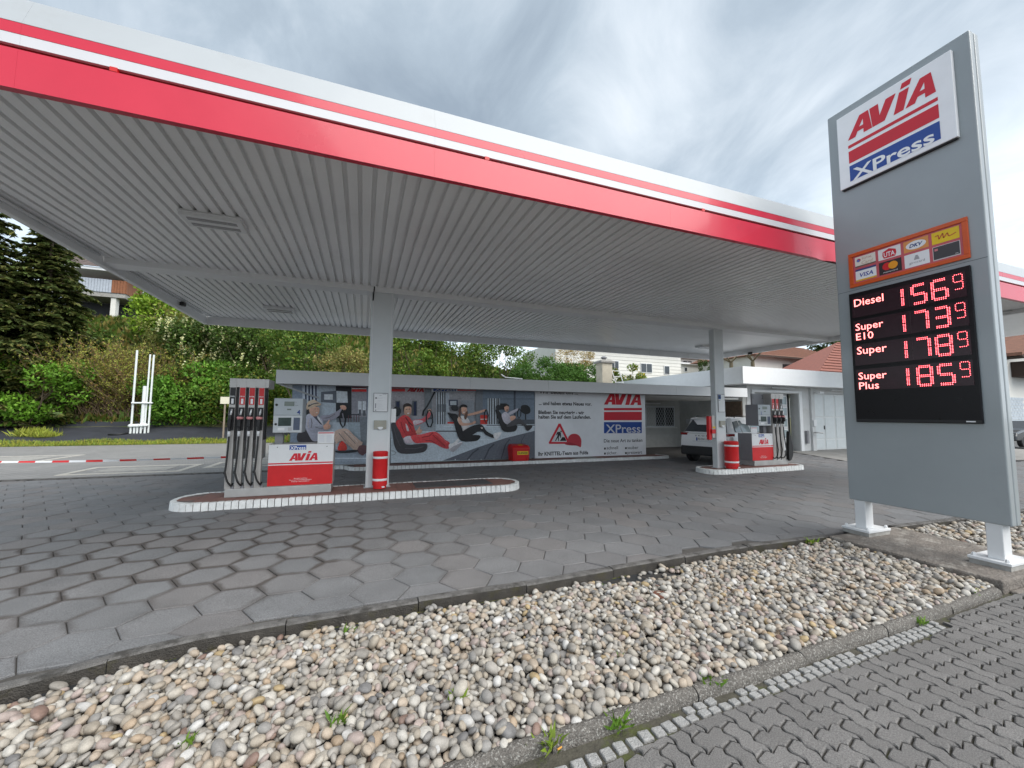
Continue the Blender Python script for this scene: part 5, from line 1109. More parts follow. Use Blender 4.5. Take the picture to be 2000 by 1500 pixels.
b = MB(); b.box(4.79, 5.18, y0-.009, y0-.0045, .30, .41); lb = b.build('label', M_yel, t); b = MB(); puttext(b, 'ÖLBINDER', (4.81, y0-.011, .325), (1, 0, 0), (0, 0, 1), wid=.35, h=.06, col=K, bold=.02); b.build('label_print', M_print, lb)
b = MB(); b.hexa([(4.86, 12.40, .606), (5.02, 12.40, .606), (5.02, 12.50, .612), (4.86, 12.50, .612), (4.86, 12.40, .610), (5.02, 12.40, .610), (5.02, 12.50, .618), (4.86, 12.50, .618)]); b.build('lid_label', M_yel, t)
# things on the kiosk roof
t = thing('chimney', 'pale rendered chimney stack with cap on the kiosk roof', 'chimney', (10.0, 15.2, 2.7))
b = MB(); b.box(9.80, 10.32, 15.0, 15.5, 2.70, 3.93); b.build('stack', mat('chimney_render', (.55, .50, .40), .85, var=.1, bump=.2, blotch=((.3, .28, .24), 3, .55, .15, .5)), t, bevel=.01)
b = MB(); b.box(9.70, 10.42, 14.92, 15.58, 3.93, 4.02); b.hexa([(9.74, 14.96, 4.02), (10.38, 14.96, 4.02), (10.38, 15.54, 4.02), (9.74, 15.54, 4.02), (9.86, 15.06, 4.08), (10.26, 15.06, 4.08), (10.26, 15.44, 4.08), (9.86, 15.44, 4.08)]); b.build('cap', M_concrete, t, bevel=.01)
b = MB(); b.lathe([(.08, 0), (.08, .06), (.15, .09), (.13, .13), (.05, .18)], (10.06, 15.25, 4.08), 16); b.build('cowl', M_hd2, t, smooth=True)
t = thing('ladder', 'thin white ladder leaning by the chimney on the kiosk roof', 'ladder', (10.7, 15.1, 2.7)); b = MB()
for a in (10.42, 10.82): b.tube([(a+.12, 14.9, 2.70), (a, 15.25, 3.75)], .022, 6)
b.build('rail', M_white, t)
for k in range(4): b = MB(); f_ = .12+k*.25; b.tube([(10.42+.12*(1-f_), 14.9+.35*f_, 2.7+1.05*f_), (10.82+.12*(1-f_), 14.9+.35*f_, 2.7+1.05*f_)], .016, 6); b.build('rung', M_white, t)
b = MB(); b.tube([at(979, 731, 14.5), at(987, 737, 14.5), at(1003, 738.5, 14.5), at(1020, 740, 14.5)], .022, 6); tag(b.build('roof_pipe', M_white, smooth=True), 'thin bent white pipe lying on the kiosk roof', 'pipe')
b = MB(); b.box(7.75, 9.0, 15.0, 15.6, 2.70, 2.98); tag(b.build('roof_unit', M_lgrey, bevel=.02), 'flat pale unit on the kiosk roof left of the chimney', 'unit')
# ================================================================ garage block at the right
gar = thing('garage_building', 'flat-roofed garage with deep white roof edge and two white gates', 'building', (20, 15, 0))
M_gw = mat('bright_white_edge', (0.84, 0.85, 0.86), .5, var=.03)
M_gwall = mat('garage_render', (0.55, 0.56, 0.56), .8, var=.08, scale=2, bump=.15, blotch=((.40, .38, .35), 1.1, .55, .2, .45))
b = MB(); b.box(15.96, 16.34, 13.0, 19, 0, 2.99); b.box(16.34, 19.26, 13.0, 13.3, 2.68, 2.99); b.box(19.26, 20.30, 13.0, 13.4, 0, 2.99); b.box(20.30, 22.75, 13.0, 13.3, 2.73, 2.99); b.box(22.75, 32, 13.0, 13.4, 0, 2.99); b.build('wall', M_gwall, gar)
b = MB(); b.box(14.85, 32, 12.28, 21, 3.00, 3.10); b.build('roof', M_gw, gar)
for a, c in ((14.80, 21.0), (21.0, 27.0), (27.0, 32.0)):
    b = MB(); b.box(a+.002, c-.002, 12.20, 12.27, 2.975, 3.70); b.build('roof_edge_board', M_gw, gar, bevel=.006)
b = MB(); b.box(14.80, 14.85, 12.272, 21, 2.975, 3.70); b.build('roof_side_edge', M_gw, gar)
b = MB(); t_ = .10; b.box(16.22, 16.36, 12.93, 12.998, 0, 2.70); b.box(19.24, 19.44, 12.93, 12.998, 0, 2.70); b.box(16.22, 19.44, 12.93, 12.998, 2.701, 2.80); b.build('gate_frame', M_white, gar, bevel=.004)
# sectional gate with glazed panels
gt = MB(); gt.box(16.36, 18.95, 13.32, 13.40, 0, 2.70); gate = gt.build('sectional_gate', M_lgrey, gar)
for r in range(5):
    z0 = .52*r+.04
    for k in range(3):
        xa = 16.40+k*.85; b = MB(); b.box(xa, xa+.80, 13.285, 13.319, z0, z0+.48); pn = b.build('gate_panel', M_white, gate, bevel=.006)
        if r: b = MB(); b.box(xa+.05, xa+.75, 13.276, 13.284, z0+.06, z0+.42); b.build('pane', mat('milky_pane', (.30, .36, .38), .12, var=.1), pn)
b = MB(); b.box(18.96, 19.0, 13.25, 13.32, 0, 2.68); b.build('gate_rail', M_dark, gar)
# folding timber doors
for k in range(3):
    xa = 20.32+k*.805; b = MB(); b.box(xa, xa+.795, 13.06, 13.12, .02, 2.72); dr = b.build('folding_door', mat('door_white', (.66, .68, .68), .5, var=.06, scale=1.5, blotch=((.5, .46, .40), 1.0, .6, .2, .35)), gar, bevel=.004)
    for z0, z1 in ((.08, .50), (.56, 1.56), (1.63, 2.64)):
        b = MB(); b.box(xa+.06, xa+.735, 13.045, 13.059, z0, z1); b.build('door_panel', mat('door_panel', (.62, .66, .67), .45, var=.05), dr, bevel=.006)
b = MB(); b.box(21.05, 21.10, 13.02, 13.044, 1.0, 1.18); b.build('door_handle', M_dark, gar)
b = MB(); b.box(20.02, 20.26, 12.90, 12.999, 0, 2.99); b.build('pier', M_gwall, gar, bevel=.01)
b = MB(); b.tube([(17.15, 12.72, 2.90), (18.60, 12.72, 2.90)], .035, 8); b.box(17.6, 17.68, 12.7, 12.99, 2.90, 2.94); b.build('tube_lamp', M_lgrey, gar, smooth=False)
b = MB(); b.tube([(21.2, 12.72, 2.90), (22.7, 12.72, 2.90)], .035, 8); b.build('tube_lamp', M_lgrey, gar)
b = MB(); b.box(20.2, 20.48, 12.60, 12.89, 2.70, 2.80); b.build('floodlight', M_white, gar, bevel=.01)
b = MB(); b.box(19.60, 19.74, 12.88, 12.99, .35, .95); b.build('meter_box', M_hd2, gar, bevel=.01)
b = MB(); b.box(20.05, 20.25, 12.84, 12.898, 1.15, 1.45); b.build('switch_box', M_white, gar, bevel=.006)
b = MB(); b.tube([(20.06, 12.86, .86), (20.06, 12.70, .88), (20.3, 12.66, .86), (20.42, 12.7, .84)], .035, 8); b.build('tap', M_noz, gar, smooth=True)
# ================================================================ white car at the far pump
car = thing('parked_car', 'white compact suv parked at the far pump behind the right column', 'car', (11.3, 10.5, 0))
M_cw = mat('white_car_paint', (0.82, 0.83, 0.84), .22, var=.02, coat=.8)
M_cb = mat('black_car_plastic', (.015, .015, .016), .55, var=.1)
RX, CYc, HWc = 10.52, 10.55, .895
def loft(secs, name, m, parent, auto=35):
    """secs: (x, [(halfwidth, z), ...]) rings mirrored about the car axis"""
    V = []; n = len(secs[0][1])
    for x, pr in secs:
        V += [(RX+x, CYc-h, z) for h, z in pr] + [(RX+x, CYc+h, z) for h, z in reversed(pr)]
    m2 = 2*n; F = [(i*m2+k, i*m2+(k+1) % m2, (i+1)*m2+(k+1) % m2, (i+1)*m2+k) for i in range(len(secs)-1) for k in range(m2)]
    F += [tuple(range(m2-1, -1, -1)), tuple((len(secs)-1)*m2+k for k in range(m2))]
    b = MB(); b.add(V, F); return b.build(name, m, parent, auto=auto)
low = lambda w_, z0, z1, zb: [(w_*.93, z0), (w_, z0+.10), (w_*1.0, z0+.30), (w_*.995, z1-.10), (w_*.95, zb)]
body = loft([(0.02, low(.80, .62, .95, 1.00)), (.07, low(.86, .40, .96, 1.03)), (.20, low(.885, .30, .98, 1.05)), (.8, low(.895, .28, .98, 1.05)), (1.8, low(.895, .27, .97, 1.03)), (2.9, low(.895, .27, .96, 1.00)), (3.5, low(.89, .28, .94, .98)), (4.0, low(.85, .30, .84, .88)), (4.20, low(.74, .38, .72, .76)), (4.26, low(.60, .46, .60, .64))], 'body', M_cw, car)
gh = lambda w0, w1, z0, z1: [(w0, z0), (w0*.99, z0+.03), (w1*1.02, z1-.05), (w1*.93, z1), (w1*.5, z1+.02)]
cabin = loft([(.12, gh(.80, .70, 1.02, 1.10)), (.40, gh(.84, .66, 1.02, 1.50)), (.62, gh(.85, .68, 1.02, 1.545)), (1.3, gh(.855, .70, 1.02, 1.57)), (2.0, gh(.855, .70, 1.01, 1.555)), (2.45, gh(.85, .68, 1.0, 1.50)), (3.05, gh(.82, .70, .985, 1.08)), (3.2, gh(.80, .70, .97, 1.0))], 'cabin', M_cw, car)
def slab(name, m, parent, pts, d):
    b = MB(); b.prism(pts, d); return b.build(name, m, parent, bevel=.004)
M_cg = mat('car_glass', (.10, .13, .14), .05, var=.05, spec=.9)
for sgn in (-1, 1):
    for nm, q in (('quarter_window', [(.42, 1.09), (.50, 1.42), (.82, 1.46), (.86, 1.08)]), ('rear_door_window', [(.90, 1.08), (.87, 1.46), (1.50, 1.50), (1.52, 1.07)]), ('front_door_window', [(1.57, 1.07), (1.56, 1.50), (2.15, 1.48), (2.75, 1.10), (2.70, 1.06)])):
        pts = []
        for x, z in q:
            h = .862-(z-1.05)*.355; pts.append((RX+x, CYc+sgn*(h+.006), z))
        slab(nm, M_cg, cabin, pts, (0, -sgn*.03, 0))
slab('rear_window', M_glass, cabin, [(RX+.085, CYc-.72, 1.09), (RX+.375, CYc-.58, 1.47), (RX+.375, CYc+.58, 1.47), (RX+.085, CYc+.72, 1.09)], (.03, 0, -.02))
slab('spoiler', M_cw, cabin, [(RX+.28, CYc-.60, 1.50), (RX+.28, CYc+.60, 1.50), (RX+.62, CYc+.62, 1.555), (RX+.62, CYc-.62, 1.555)], (0, 0, .022))
slab('windscreen', M_cg, cabin, [(RX+2.52, CYc-.62, 1.47), (RX+2.52, CYc+.62, 1.47), (RX+3.06, CYc+.70, 1.10), (RX+3.06, CYc-.70, 1.10)], (.02, 0, .02))
b = MB(); b.box(RX+.005, RX+.20, CYc-.84, CYc+.84, .28, .60); b.build('rear_bumper', M_cb, car, bevel=.05, seg=3)
for sgn in (-1, 1):
    b = MB(); y0 = CYc+sgn*.58; b.hexa([(RX+.008, min(y0, y0+sgn*.24), .955), (RX+.30, min(y0, y0+sgn*.30), .955), (RX+.30, max(y0, y0+sgn*.30), .955), (RX+.008, max(y0, y0+sgn*.24), .955), (RX+.012, min(y0, y0+sgn*.24), 1.04), (RX+.30, min(y0, y0+sgn*.30), 1.04), (RX+.30, max(y0, y0+sgn*.30), 1.04), (RX+.012, max(y0, y0+sgn*.24), 1.04)]); b.build('tail_light', mat('tail_light', (.22, .01, .012), .15, var=.1), car, bevel=.01)
    b = MB(); b.tube([(RX+.75, CYc+sgn*.66, 1.56), (RX+.85, CYc+sgn*.67, 1.61), (RX+2.1, CYc+sgn*.67, 1.61), (RX+2.3, CYc+sgn*.66, 1.55)], .014, 6); b.build('roof_rail', M_cb, car)
    b = MB(); b.box(RX+2.35, RX+2.55, min(CYc+sgn*.90, CYc+sgn*1.06), max(CYc+sgn*.90, CYc+sgn*1.06), 1.03, 1.16); b.build('mirror', M_cw, car, bevel=.03)
    b = MB(); b.box(RX+3.95, RX+4.20, min(CYc+sgn*.50, CYc+sgn*.80), max(CYc+sgn*.50, CYc+sgn*.80), .68, .80); b.build('headlight', M_lgrey, car, bevel=.03)
    for xw in (.80, 3.42):
        yc = CYc+sgn*.80; b = MB(); b.lathe([(.30, -.10), (.335, -.085), (.34, 0), (.335, .085), (.30, .10), (.20, .10), (.20, -.10)], (RX+xw, yc, .34), 28, axis='y'); wh = b.build('wheel', M_black, car, auto=40)
        b = MB(); yo = yc+sgn*.095
        b.lathe([(.215, -.02), (.215, .02), (.19, .024), (.19, -.02)], (RX+xw, yo, .34), 28, axis='y')
        for k in range(5):
            a = 2*math.pi*k/5+.3; ca, sa = math.cos(a), math.sin(a); b.prism([(RX+xw+.02*ca-.03*sa, yo-.01, .34+.02*sa+.03*ca), (RX+xw+.20*ca-.018*sa, yo-.01, .34+.20*sa+.018*ca), (RX+xw+.20*ca+.018*sa, yo-.01, .34+.20*sa-.018*ca), (RX+xw+.02*ca+.03*sa, yo-.01, .34+.02*sa-.03*ca)], (0, .02, 0))
        b.build('rim', M_noz, wh)
        b = MB(); r0, r1 = .365, .43; pts = []
        n_ = 14
        for k in range(n_+1): a = math.pi*k/n_; pts.append((RX+xw+r1*math.cos(a), .36+r1*math.sin(a)))
        for k in range(n_, -1, -1): a = math.pi*k/n_; pts.append((RX+xw+r0*math.cos(a), .36+r0*math.sin(a)))
        y_ = CYc+sgn*.898; b.prism([(p[0], y_, p[1]) for p in pts], (0, sgn*.012, 0)); b.build('arch_trim', M_cb, car)
        b = MB(); b.prism([(RX+xw+.37*math.cos(2*math.pi*k/24), CYc+sgn*.80, .36+.37*math.sin(2*math.pi*k/24)) for k in range(24)], (0, sgn*.099, 0)); b.build('wheel_well', M_dark, car)
b = MB(); b.box(RX+.002, RX+.0195, CYc-.26, CYc+.26, .775, .885); pl = b.build('number_plate', M_white, car, bevel=.004)
b = MB(); Uc = (0, -1, 0); b.poly([(RX+.0005, CYc+.26, .776), (RX+.0005, CYc+.26, .884), (RX+.0005, CYc+.215, .884), (RX+.0005, CYc+.215, .776)], 0, BLU); puttext(b, 'FD DV 1164', (RX+.0005, CYc+.20, .80), Uc, (0, 0, 1), wid=.43, h=.07, col=K, bold=.01); b.build('plate_print', M_print, pl)
b = MB(); puttext(b, 'S K O D A', (RX+.018, CYc+.30, .925), Uc, (0, 0, 1), wid=.60, h=.045, col=(.12, .12, .13), bold=.02); b.build('tailgate_letters', M_print, car)
b = MB(); b.box(RX+.008, RX+.0195, CYc-.40, CYc+.40, .745, .765); b.build('tailgate_crease', M_lgrey, car)

car.location = (11.47, 10.56, 0); car.rotation_euler = (0, 0, R(16))
# ================================================================ houses beyond
M_hw = mat('house_white', (0.70, 0.69, 0.65), .8, var=.05, scale=1.5)
M_rt = mat('brown_roof_tiles', (0.22, 0.105, 0.07), .8, var=.25, scale=3, bump=.4, bscale=12)
M_rt2 = mat('red_roof_tiles', (0.26, 0.10, 0.075), .8, var=.2, scale=4, bump=.4, bscale=12)
M_wood = mat('stained_boards', (0.26, 0.10, 0.045), .7, var=.2, scale=6)
M_dkwood = mat('dark_eaves', (0.05, 0.032, 0.024), .8, var=.2)
M_slate = mat('grey_brown_roof', (0.13, 0.10, 0.09), .8, var=.3, scale=5, bump=.4, bscale=8)
def winp(parent, p0, p1, y, name='window', fr=.07, pane=M_glass):
    """window set on a wall facing -y between two points"""
    x0, x1, z0, z1 = min(p0[0], p1[0]), max(p0[0], p1[0]), min(p0[2], p1[2]), max(p0[2], p1[2])
    b = MB(); b.box(x0, x1, y-.06, y-.002, z0, z1); o = b.build(name, M_white, parent, bevel=.01)
    xm = (x0+x1)/2
    for a, c in (((x0+fr, xm-fr/2), (xm+fr/2, x1-fr)) if x1-x0 > .9 else ((x0+fr, x1-fr),)):
        b = MB(); b.box(a, c, y-.075, y-.061, z0+fr, z1-fr); b.build('pane', pane, o)
    return o
def courses(x0, x1, za, zb, y0, y1, n, m, name, parent, tilt=.05):
    """overlapping rows on a slope (roof tiles or lap boards), each row a stepped strip"""
    b = MB()
    for k in range(n):
        f0, f1 = k/n, (k+1)/n; ya, yb = y0+(y1-y0)*f0, y0+(y1-y0)*f1; z0, z1 = za+(zb-za)*f0, za+(zb-za)*f1
        b.add([(x0, ya-.01, z0+tilt), (x1, ya-.01, z0+tilt), (x1, yb, z1+.004), (x0, yb, z1+.004), (x0, ya, z0-.01), (x1, ya, z0-.01)], [(0, 1, 2, 3), (4, 5, 1, 0)])
    return b.build(name, m, parent)
# white house behind the hedge with lap siding
Yh = 36.0; A = at(1085, 690, Yh); B_ = at(1329, 700, Yh); base = 3.9; top = at(1200, 676, Yh)[2]
h = thing('white_house', 'white house with lap siding and three windows above the kiosk roof', 'house', ((A[0]+B_[0])/2, Yh+4, 3.0))
b = MB(); b.box(A[0], B_[0], Yh+.03, Yh+9, 2.0, top); b.build('wall', M_hw, h)
n = 14; zz = np.linspace(base, top, n+1)
for k in range(n):
    b = MB(); b.hexa([(A[0], Yh-.05, zz[k]), (B_[0], Yh-.05, zz[k]), (B_[0], Yh+.028, zz[k]), (A[0], Yh+.028, zz[k]), (A[0], Yh-.015, zz[k+1]-.004), (B_[0], Yh-.015, zz[k+1]-.004), (B_[0], Yh+.028, zz[k+1]-.004), (A[0], Yh+.028, zz[k+1]-.004)]); b.build('siding_board', M_hw, h)
winp(h, at(1250, 709, Yh), at(1273, 729, Yh), Yh-.052); winp(h, at(1296, 714, Yh), at(1307, 732, Yh), Yh-.052); w1 = winp(h, at(1191, 704, Yh), at(1208, 724, Yh), Yh-.052)
b = MB(); b.hexa([(A[0]-.4, Yh-.7, top), (B_[0]+.3, Yh-.7, top), (B_[0]+.3, Yh+5, top+2.6), (A[0]-.4, Yh+5, top+2.6), (A[0]-.4, Yh-.7, top+.16), (B_[0]+.3, Yh-.7, top+.16), (B_[0]+.3, Yh+5, top+2.8), (A[0]-.4, Yh+5, top+2.8)]); b.build('roof', M_slate, h)
# pale house further right
Yh = 44.0; A = at(1328, 700, Yh); B_ = at(1400, 730, Yh)
h = thing('pale_house', 'pale blue-grey house with flat roof terrace between siding house and right column', 'house', ((A[0]+B_[0])/2, Yh+3, 3.0))
b = MB(); b.box(A[0], B_[0], Yh, Yh+7, 2.0, at(1350, 713, Yh)[2]); b.build('lower_storey', M_hw, h)
zt = at(1350, 713, Yh)[2]; b = MB(); b.box(A[0]-.5, B_[0], Yh-.6, Yh+7, zt+.002, zt+.22); b.build('terrace_slab', M_white, h)
z2 = at(1350, 702, Yh)[2]; b = MB(); b.box(A[0], B_[0], Yh+2, Yh+7, zt+.222, z2+.3); uw = b.build('upper_storey', M_hw, h); winp(h, at(1334, 704, Yh+1.9), at(1352, 710, Yh+1.9), Yh+1.99)
b = MB(); b.box(A[0]-.3, B_[0], Yh+1.0, Yh+8, z2+.302, z2+.62); b.build('roof', M_slate, h)
winp(h, at(1336, 717, Yh), at(1342, 726, Yh), Yh-.002)
# house with the brown hipped roof
Yh = 33.0; L_ = at(1475, 696, Yh); R_p = at(1680, 706, Yh)
x0, x1 = L_[0], R_p[0]; ze = at(1560, 698, Yh)[2]; zr = at(1560, 679, Yh+5)[2]
h = thing('brown_roofed_house', 'house with brown hipped tile roof and balcony behind the garage', 'house', ((x0+x1)/2, Yh+4, 2.0))
b = MB(); b.box(x0+1.0, x1-.5, Yh+1.0, Yh+9, 1.5, ze+.1); b.build('wall', M_hw, h)
b = MB(); b.add([(x0, Yh, ze), (x1, Yh, ze), (x1, Yh+10, ze), (x0, Yh+10, ze), (x0+3.8, Yh+5, zr), (x1-3.8, Yh+5, zr)], [(0, 1, 5, 4), (1, 2, 5), (2, 3, 4, 5), (3, 0, 4), (3, 2, 1, 0)]); rf = b.build('roof', M_rt, h)
b = MB()
for k in range(1, 15):
    f = k/15; za = ze+(zr-ze)*f; b.tube([(x0+3.8*f, Yh+5*f-.02, za+.02), (x1-3.8*f, Yh+5*f-.02, za+.02)], .035, 4)
stuff(b.build('tile_courses', M_rt, rf))
b = MB(); b.box(x0+.02, x1, Yh-.03, Yh-.002, ze-.22, ze-.02); b.build('gutter', M_dkwood, h)
xb0, xb1 = at(1530, 715, Yh+.9)[0], at(1570, 715, Yh+.9)[0]; zq0, zq1 = at(1530, 724, Yh+.9)[2], at(1530, 711, Yh+.9)[2]
b = MB(); b.box(xb0, xb1, Yh+.93, Yh+.998, zq0, zq1); b.build('balcony_door', M_glass, h)
xw0, xw1 = at(1596, 715, Yh+.9)[0], at(1627, 715, Yh+.9)[0]; b = MB(); b.box(xw0, xw1, Yh+.95, Yh+.998, at(1600, 717, Yh)[2], at(1600, 707, Yh)[2]); b.build('shutter', M_lgrey, h)
br0 = at(1560, 720, Yh-.4); br1 = at(1640, 720, Yh-.4)
for k in range(16):
    xx = br0[0]+(br1[0]-br0[0])*k/15; b = MB(); b.box(xx-.03, xx+.03, Yh-.43, Yh-.38, br0[2]-.9, br0[2]+.25); b.build('railing_post', M_dkwood, h)
b = MB(); b.box(br0[0], br1[0], Yh-.45, Yh-.36, br0[2]+.251, br0[2]+.33); b.build('handrail', M_dkwood, h)
# red tile roof in front of it, partly behind the pylon
Yh = 26.0; p0 = at(1597, 727, Yh); p1 = at(1647, 690, Yh+3)
h = thing('red_tiled_house', 'steep red tiled roof just left of the pylon', 'house', (p1[0]+4, Yh+3, 1.0))
zb_ = p0[2]-1.2
b = MB(); xe = p1[0]+9; b.add([(p0[0]-1.0, Yh, zb_), (xe, Yh, zb_), (xe, Yh+4, p1[2]+1.5), (p1[0]+.8, Yh+4, p1[2]+1.5), (p0[0]-1.0, Yh+8, zb_), (xe, Yh+8, zb_)], [(0, 1, 2, 3), (0, 3, 4), (3, 2, 5, 4), (0, 4, 5, 1)]); rf = b.build('roof', M_rt2, h)
b = MB(); m_ = 16
for k in range(m_):
    f = (k+.5)/m_; b.tube([(p0[0]-1.0+(p1[0]+1.8-p0[0])*f, Yh+4*f-.04, zb_+(p1[2]+1.5-zb_)*f+.03), (xe, Yh+4*f-.04, zb_+(p1[2]+1.5-zb_)*f+.03)], .05, 4)
stuff(b.build('tile_courses', M_rt2, rf))
b = MB(); b.box(p0[0]-.2, xe-.5, Yh+.6, Yh+7.4, 0, zb_-.02); b.build('wall', M_hw, h)
# house with timber balcony on the left slope
Yh = 42.0; P = lambda x, y, d=0: at(x, y, Yh+d)
h = thing('hillside_house', 'white house on the slope with brown timber balcony behind the conifer', 'house', (P(200, 620)[0], Yh+3, 8.0))
xl, xr, xq = P(95, 560)[0], P(246, 560)[0], P(275, 560, 3)[0]
b = MB(); b.box(xl, xq, Yh+2.6, Yh+10, 6, P(200, 532)[2]); b.build('wall', M_hw, h)
b = MB(); b.box(P(214, 600)[0], P(224, 600)[0], Yh+.1, Yh+.6, P(215, 640)[2], P(215, 579)[2]); b.build('pillar', M_hw, h)
b = MB(); b.box(xl, xr, Yh, Yh+2.59, P(200, 579)[2], P(200, 572)[2]); b.build('balcony_slab', M_concrete, h)
z0, z1 = P(200, 570)[2], P(200, 545)[2]; nb = 26
for k in range(nb):
    xa = xl+(xr-xl)*k/nb; b = MB(); pal = 8 <= k < 21; b.box(xa+.01, xa+(xr-xl)/nb-.01, Yh-.03, Yh+.03, z0, z1); b.build('balcony_board', mat('pale_boards', (.42, .46, .52), .6, var=.1) if pal else M_wood, h)
for k in range(8):
    ya = Yh+.05+k*.31; b = MB(); b.box(xr-.03, xr+.03, ya, ya+.29, z0, z1); b.build('balcony_board', M_wood, h)
b = MB(); b.box(xl, xr+.04, Yh+2.55, Yh+2.598, z1-.2, P(200, 533)[2]); b.build('timber_wall', M_wood, h)
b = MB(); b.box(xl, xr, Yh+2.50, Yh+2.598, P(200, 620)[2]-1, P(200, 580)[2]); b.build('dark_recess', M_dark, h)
zr0, zr1 = P(200, 531)[2], P(170, 500)[2]; b = MB(); b.box(xl-.3, xr+.8, Yh-.5, Yh+2.6, zr0+.0, zr0+.22); b.build('eave_board', M_white, h)
courses(xl-.4, xr+.8, zr0+.25, zr0+4.2, Yh-.6, Yh+6, 16, M_slate, 'roof', h)
b = MB(); b.box(P(60, 640)[0], P(224, 640)[0], Yh-.6, Yh-.3, P(150, 643)[2], P(150, 634)[2]); b.build('terrace_edge', M_concrete, h)
for k in range(22):
    xx = P(95, 640)[0]+(P(222, 640)[0]-P(95, 640)[0])*k/21; b = MB(); b.box(xx-.02, xx+.02, Yh-.5, Yh-.46, P(150, 634)[2], P(150, 616)[2]); b.build('railing_post', M_dkwood, h)
b = MB(); b.box(P(95, 640)[0], P(222, 640)[0], Yh-.52, Yh-.44, P(150, 616)[2], P(150, 615)[2]); b.build('handrail', M_dkwood, h)
b = MB(); b.box(P(222, 640)[0], P(250, 640, 2)[0], Yh-.3, Yh+2.4, P(230, 640)[2]-1.2, P(230, 618)[2]); b.build('side_screen', mat('pale_green_screen', (.40, .40, .28), .7, var=.05), h)
# ---------------------------------------------------------------- right edge: neighbouring canopy, house and car
Yn = 6.5; p0, p1, p2, p3 = at(1956, 541, Yn), at(2010, 556, Yn), at(1956, 553, Yn), at(1956, 590, Yn)
sh = thing('side_canopy', 'end of another red and white canopy showing right of the pylon', 'canopy', (p0[0]+3, Yn+3, 0))
# same canopy level, further along the street
xa = p0[0]-.45; q0, q1, q2, q3, q4 = [at(1958, y, Yn)[2] for y in (606, 578+.0, 562, 556, 544)]
zA = [at(1962, y, Yn)[2] for y in (592, 560, 556, 551, 543)]
for nm, m, za, zb_ in (('fascia_red_panel', M_red, zA[0], zA[1]), ('fascia_groove', MATS['groove_red'], zA[1]+.002, zA[2]-.002), ('fascia_white_stripe', M_fw, zA[2], zA[3]-.002), ('fascia_red_stripe', M_red, zA[3], zA[4])):
    b = MB(); b.box(xa, xa+9, Yn, Yn+.05, za, zb_); b.build(nm, m, sh)
b = MB(); b.box(xa, xa+9, Yn+.06, Yn+5.5, zA[0]+.02, zA[0]+.10); b.build('soffit', M_soff, sh)
b = MB(); b.box(xa-.05, xa-.002, Yn, Yn+5.5, zA[0]-.02, zA[4]); b.build('side_fascia', M_fw, sh)
for xx in (xa+6.0,):
    b = MB(); b.box(xx, xx+.3, Yn+2.6, Yn+2.9, 0, zA[0]+.02); b.build('column', M_col, sh)
Yr = 16.0; Pn = lambda x, y, d=0: at(x, y, Yr+d)
h = thing('gabled_house', 'white gabled house with brown roof at the right edge of the view', 'house', (Pn(2040, 800)[0], Yr+3, 0))
xw = Pn(1962, 800)[0]; ga = Pn(1992, 634)
b = MB(); b.box(xw, xw+12, Yr, Yr+9, 0, Pn(1990, 700)[2]); b.build('wall', M_hw, h)
zE = Pn(1968, 668)[2]; xr_ = ga[0]+.2
b = MB(); rl = [(xw-1.4, zE-1.2), (xr_, ga[2]), (xr_+7, zE-1.4), (xr_+7, zE-1.65), (xr_, ga[2]-.32), (xw-1.4, zE-1.45)]
b.prism([(x, Yr-1.6, z) for x, z in rl], (0, 9, 0)); b.build('roof', M_rt, h)
b = MB(); b.poly([(xw, Yr-.01, Pn(1990, 700)[2]-.01), (xr_+5.5, Yr-.01, Pn(1990, 700)[2]-.01), (xr_, Yr-.01, ga[2]-.5)]); b.build('gable', M_hw, h)
b = MB(); b.prism([(xw-1.2, Yr-1.5, zE-1.5), (xr_, Yr-1.5, ga[2]-.36), (xr_, Yr-1.5, ga[2]-.9), (xw-.4, Yr-1.5, zE-1.6)], (0, 1.4, 0)); b.build('eaves', M_dkwood, h)
b = MB(); b.box(Pn(1974, 720)[0], Pn(1974, 720)[0]+4, Yr-1.2, Yr-.02, Pn(1980, 737)[2], Pn(1980, 708)[2]); b.build('balcony', M_dkwood, h)
# tiles of the lower wall
M_bt = mat('blue_grey_tile', (.46, .51, .56), .5, var=.12, scale=3); zt0, zt1 = Pn(1985, 852)[2], Pn(1985, 776)[2]; nr = 14; rh = (zt1-zt0)/nr; xt0 = Pn(1974, 800)[0]
tm = MB(); tm.box(0, .47, -.03, 0, 0, rh-.025); tmesh = tm.mesh('wall_tile', M_bt)
for r in range(nr):
    for k in range(-1, 4): link('wall_tile', tmesh, h, (xt0+k*.5+(.25 if r % 2 else 0), Yr-.002, zt0+r*rh))
t = thing('dark_car', 'dark car nose just showing at the far right edge', 'car', (Pn(2030, 930)[0], 11.2, 0)); pc = at(1991, 915, 11.0)
cx0, cy0 = pc[0], 11.0
b = MB(); pr = [(0, .35), (0.02, .62), (.12, .80), (.9, .95), (1.5, 1.02), (2.2, 1.45), (3.6, 1.42), (4.2, 1.0), (4.3, .5), (4.25, .32)]
b.prism([(cx0+x, cy0, z) for x, z in pr], (0, 1.7, 0)); b.build('body', mat('dark_car_paint', (.03, .032, .036), .2, var=.05, coat=.8), t, bevel=.08, seg=3)
for yy in (.12, 1.28):
    b = MB(); b.box(cx0-.012, cx0+.10, cy0+yy, cy0+yy+.34, .60, .73); b.build('headlight', M_lgrey, t, bevel=.03)
b = MB(); b.box(cx0-.014, cx0+.05, cy0+.5, cy0+1.2, .40, .62); b.build('grille', M_dark, t, bevel=.01)
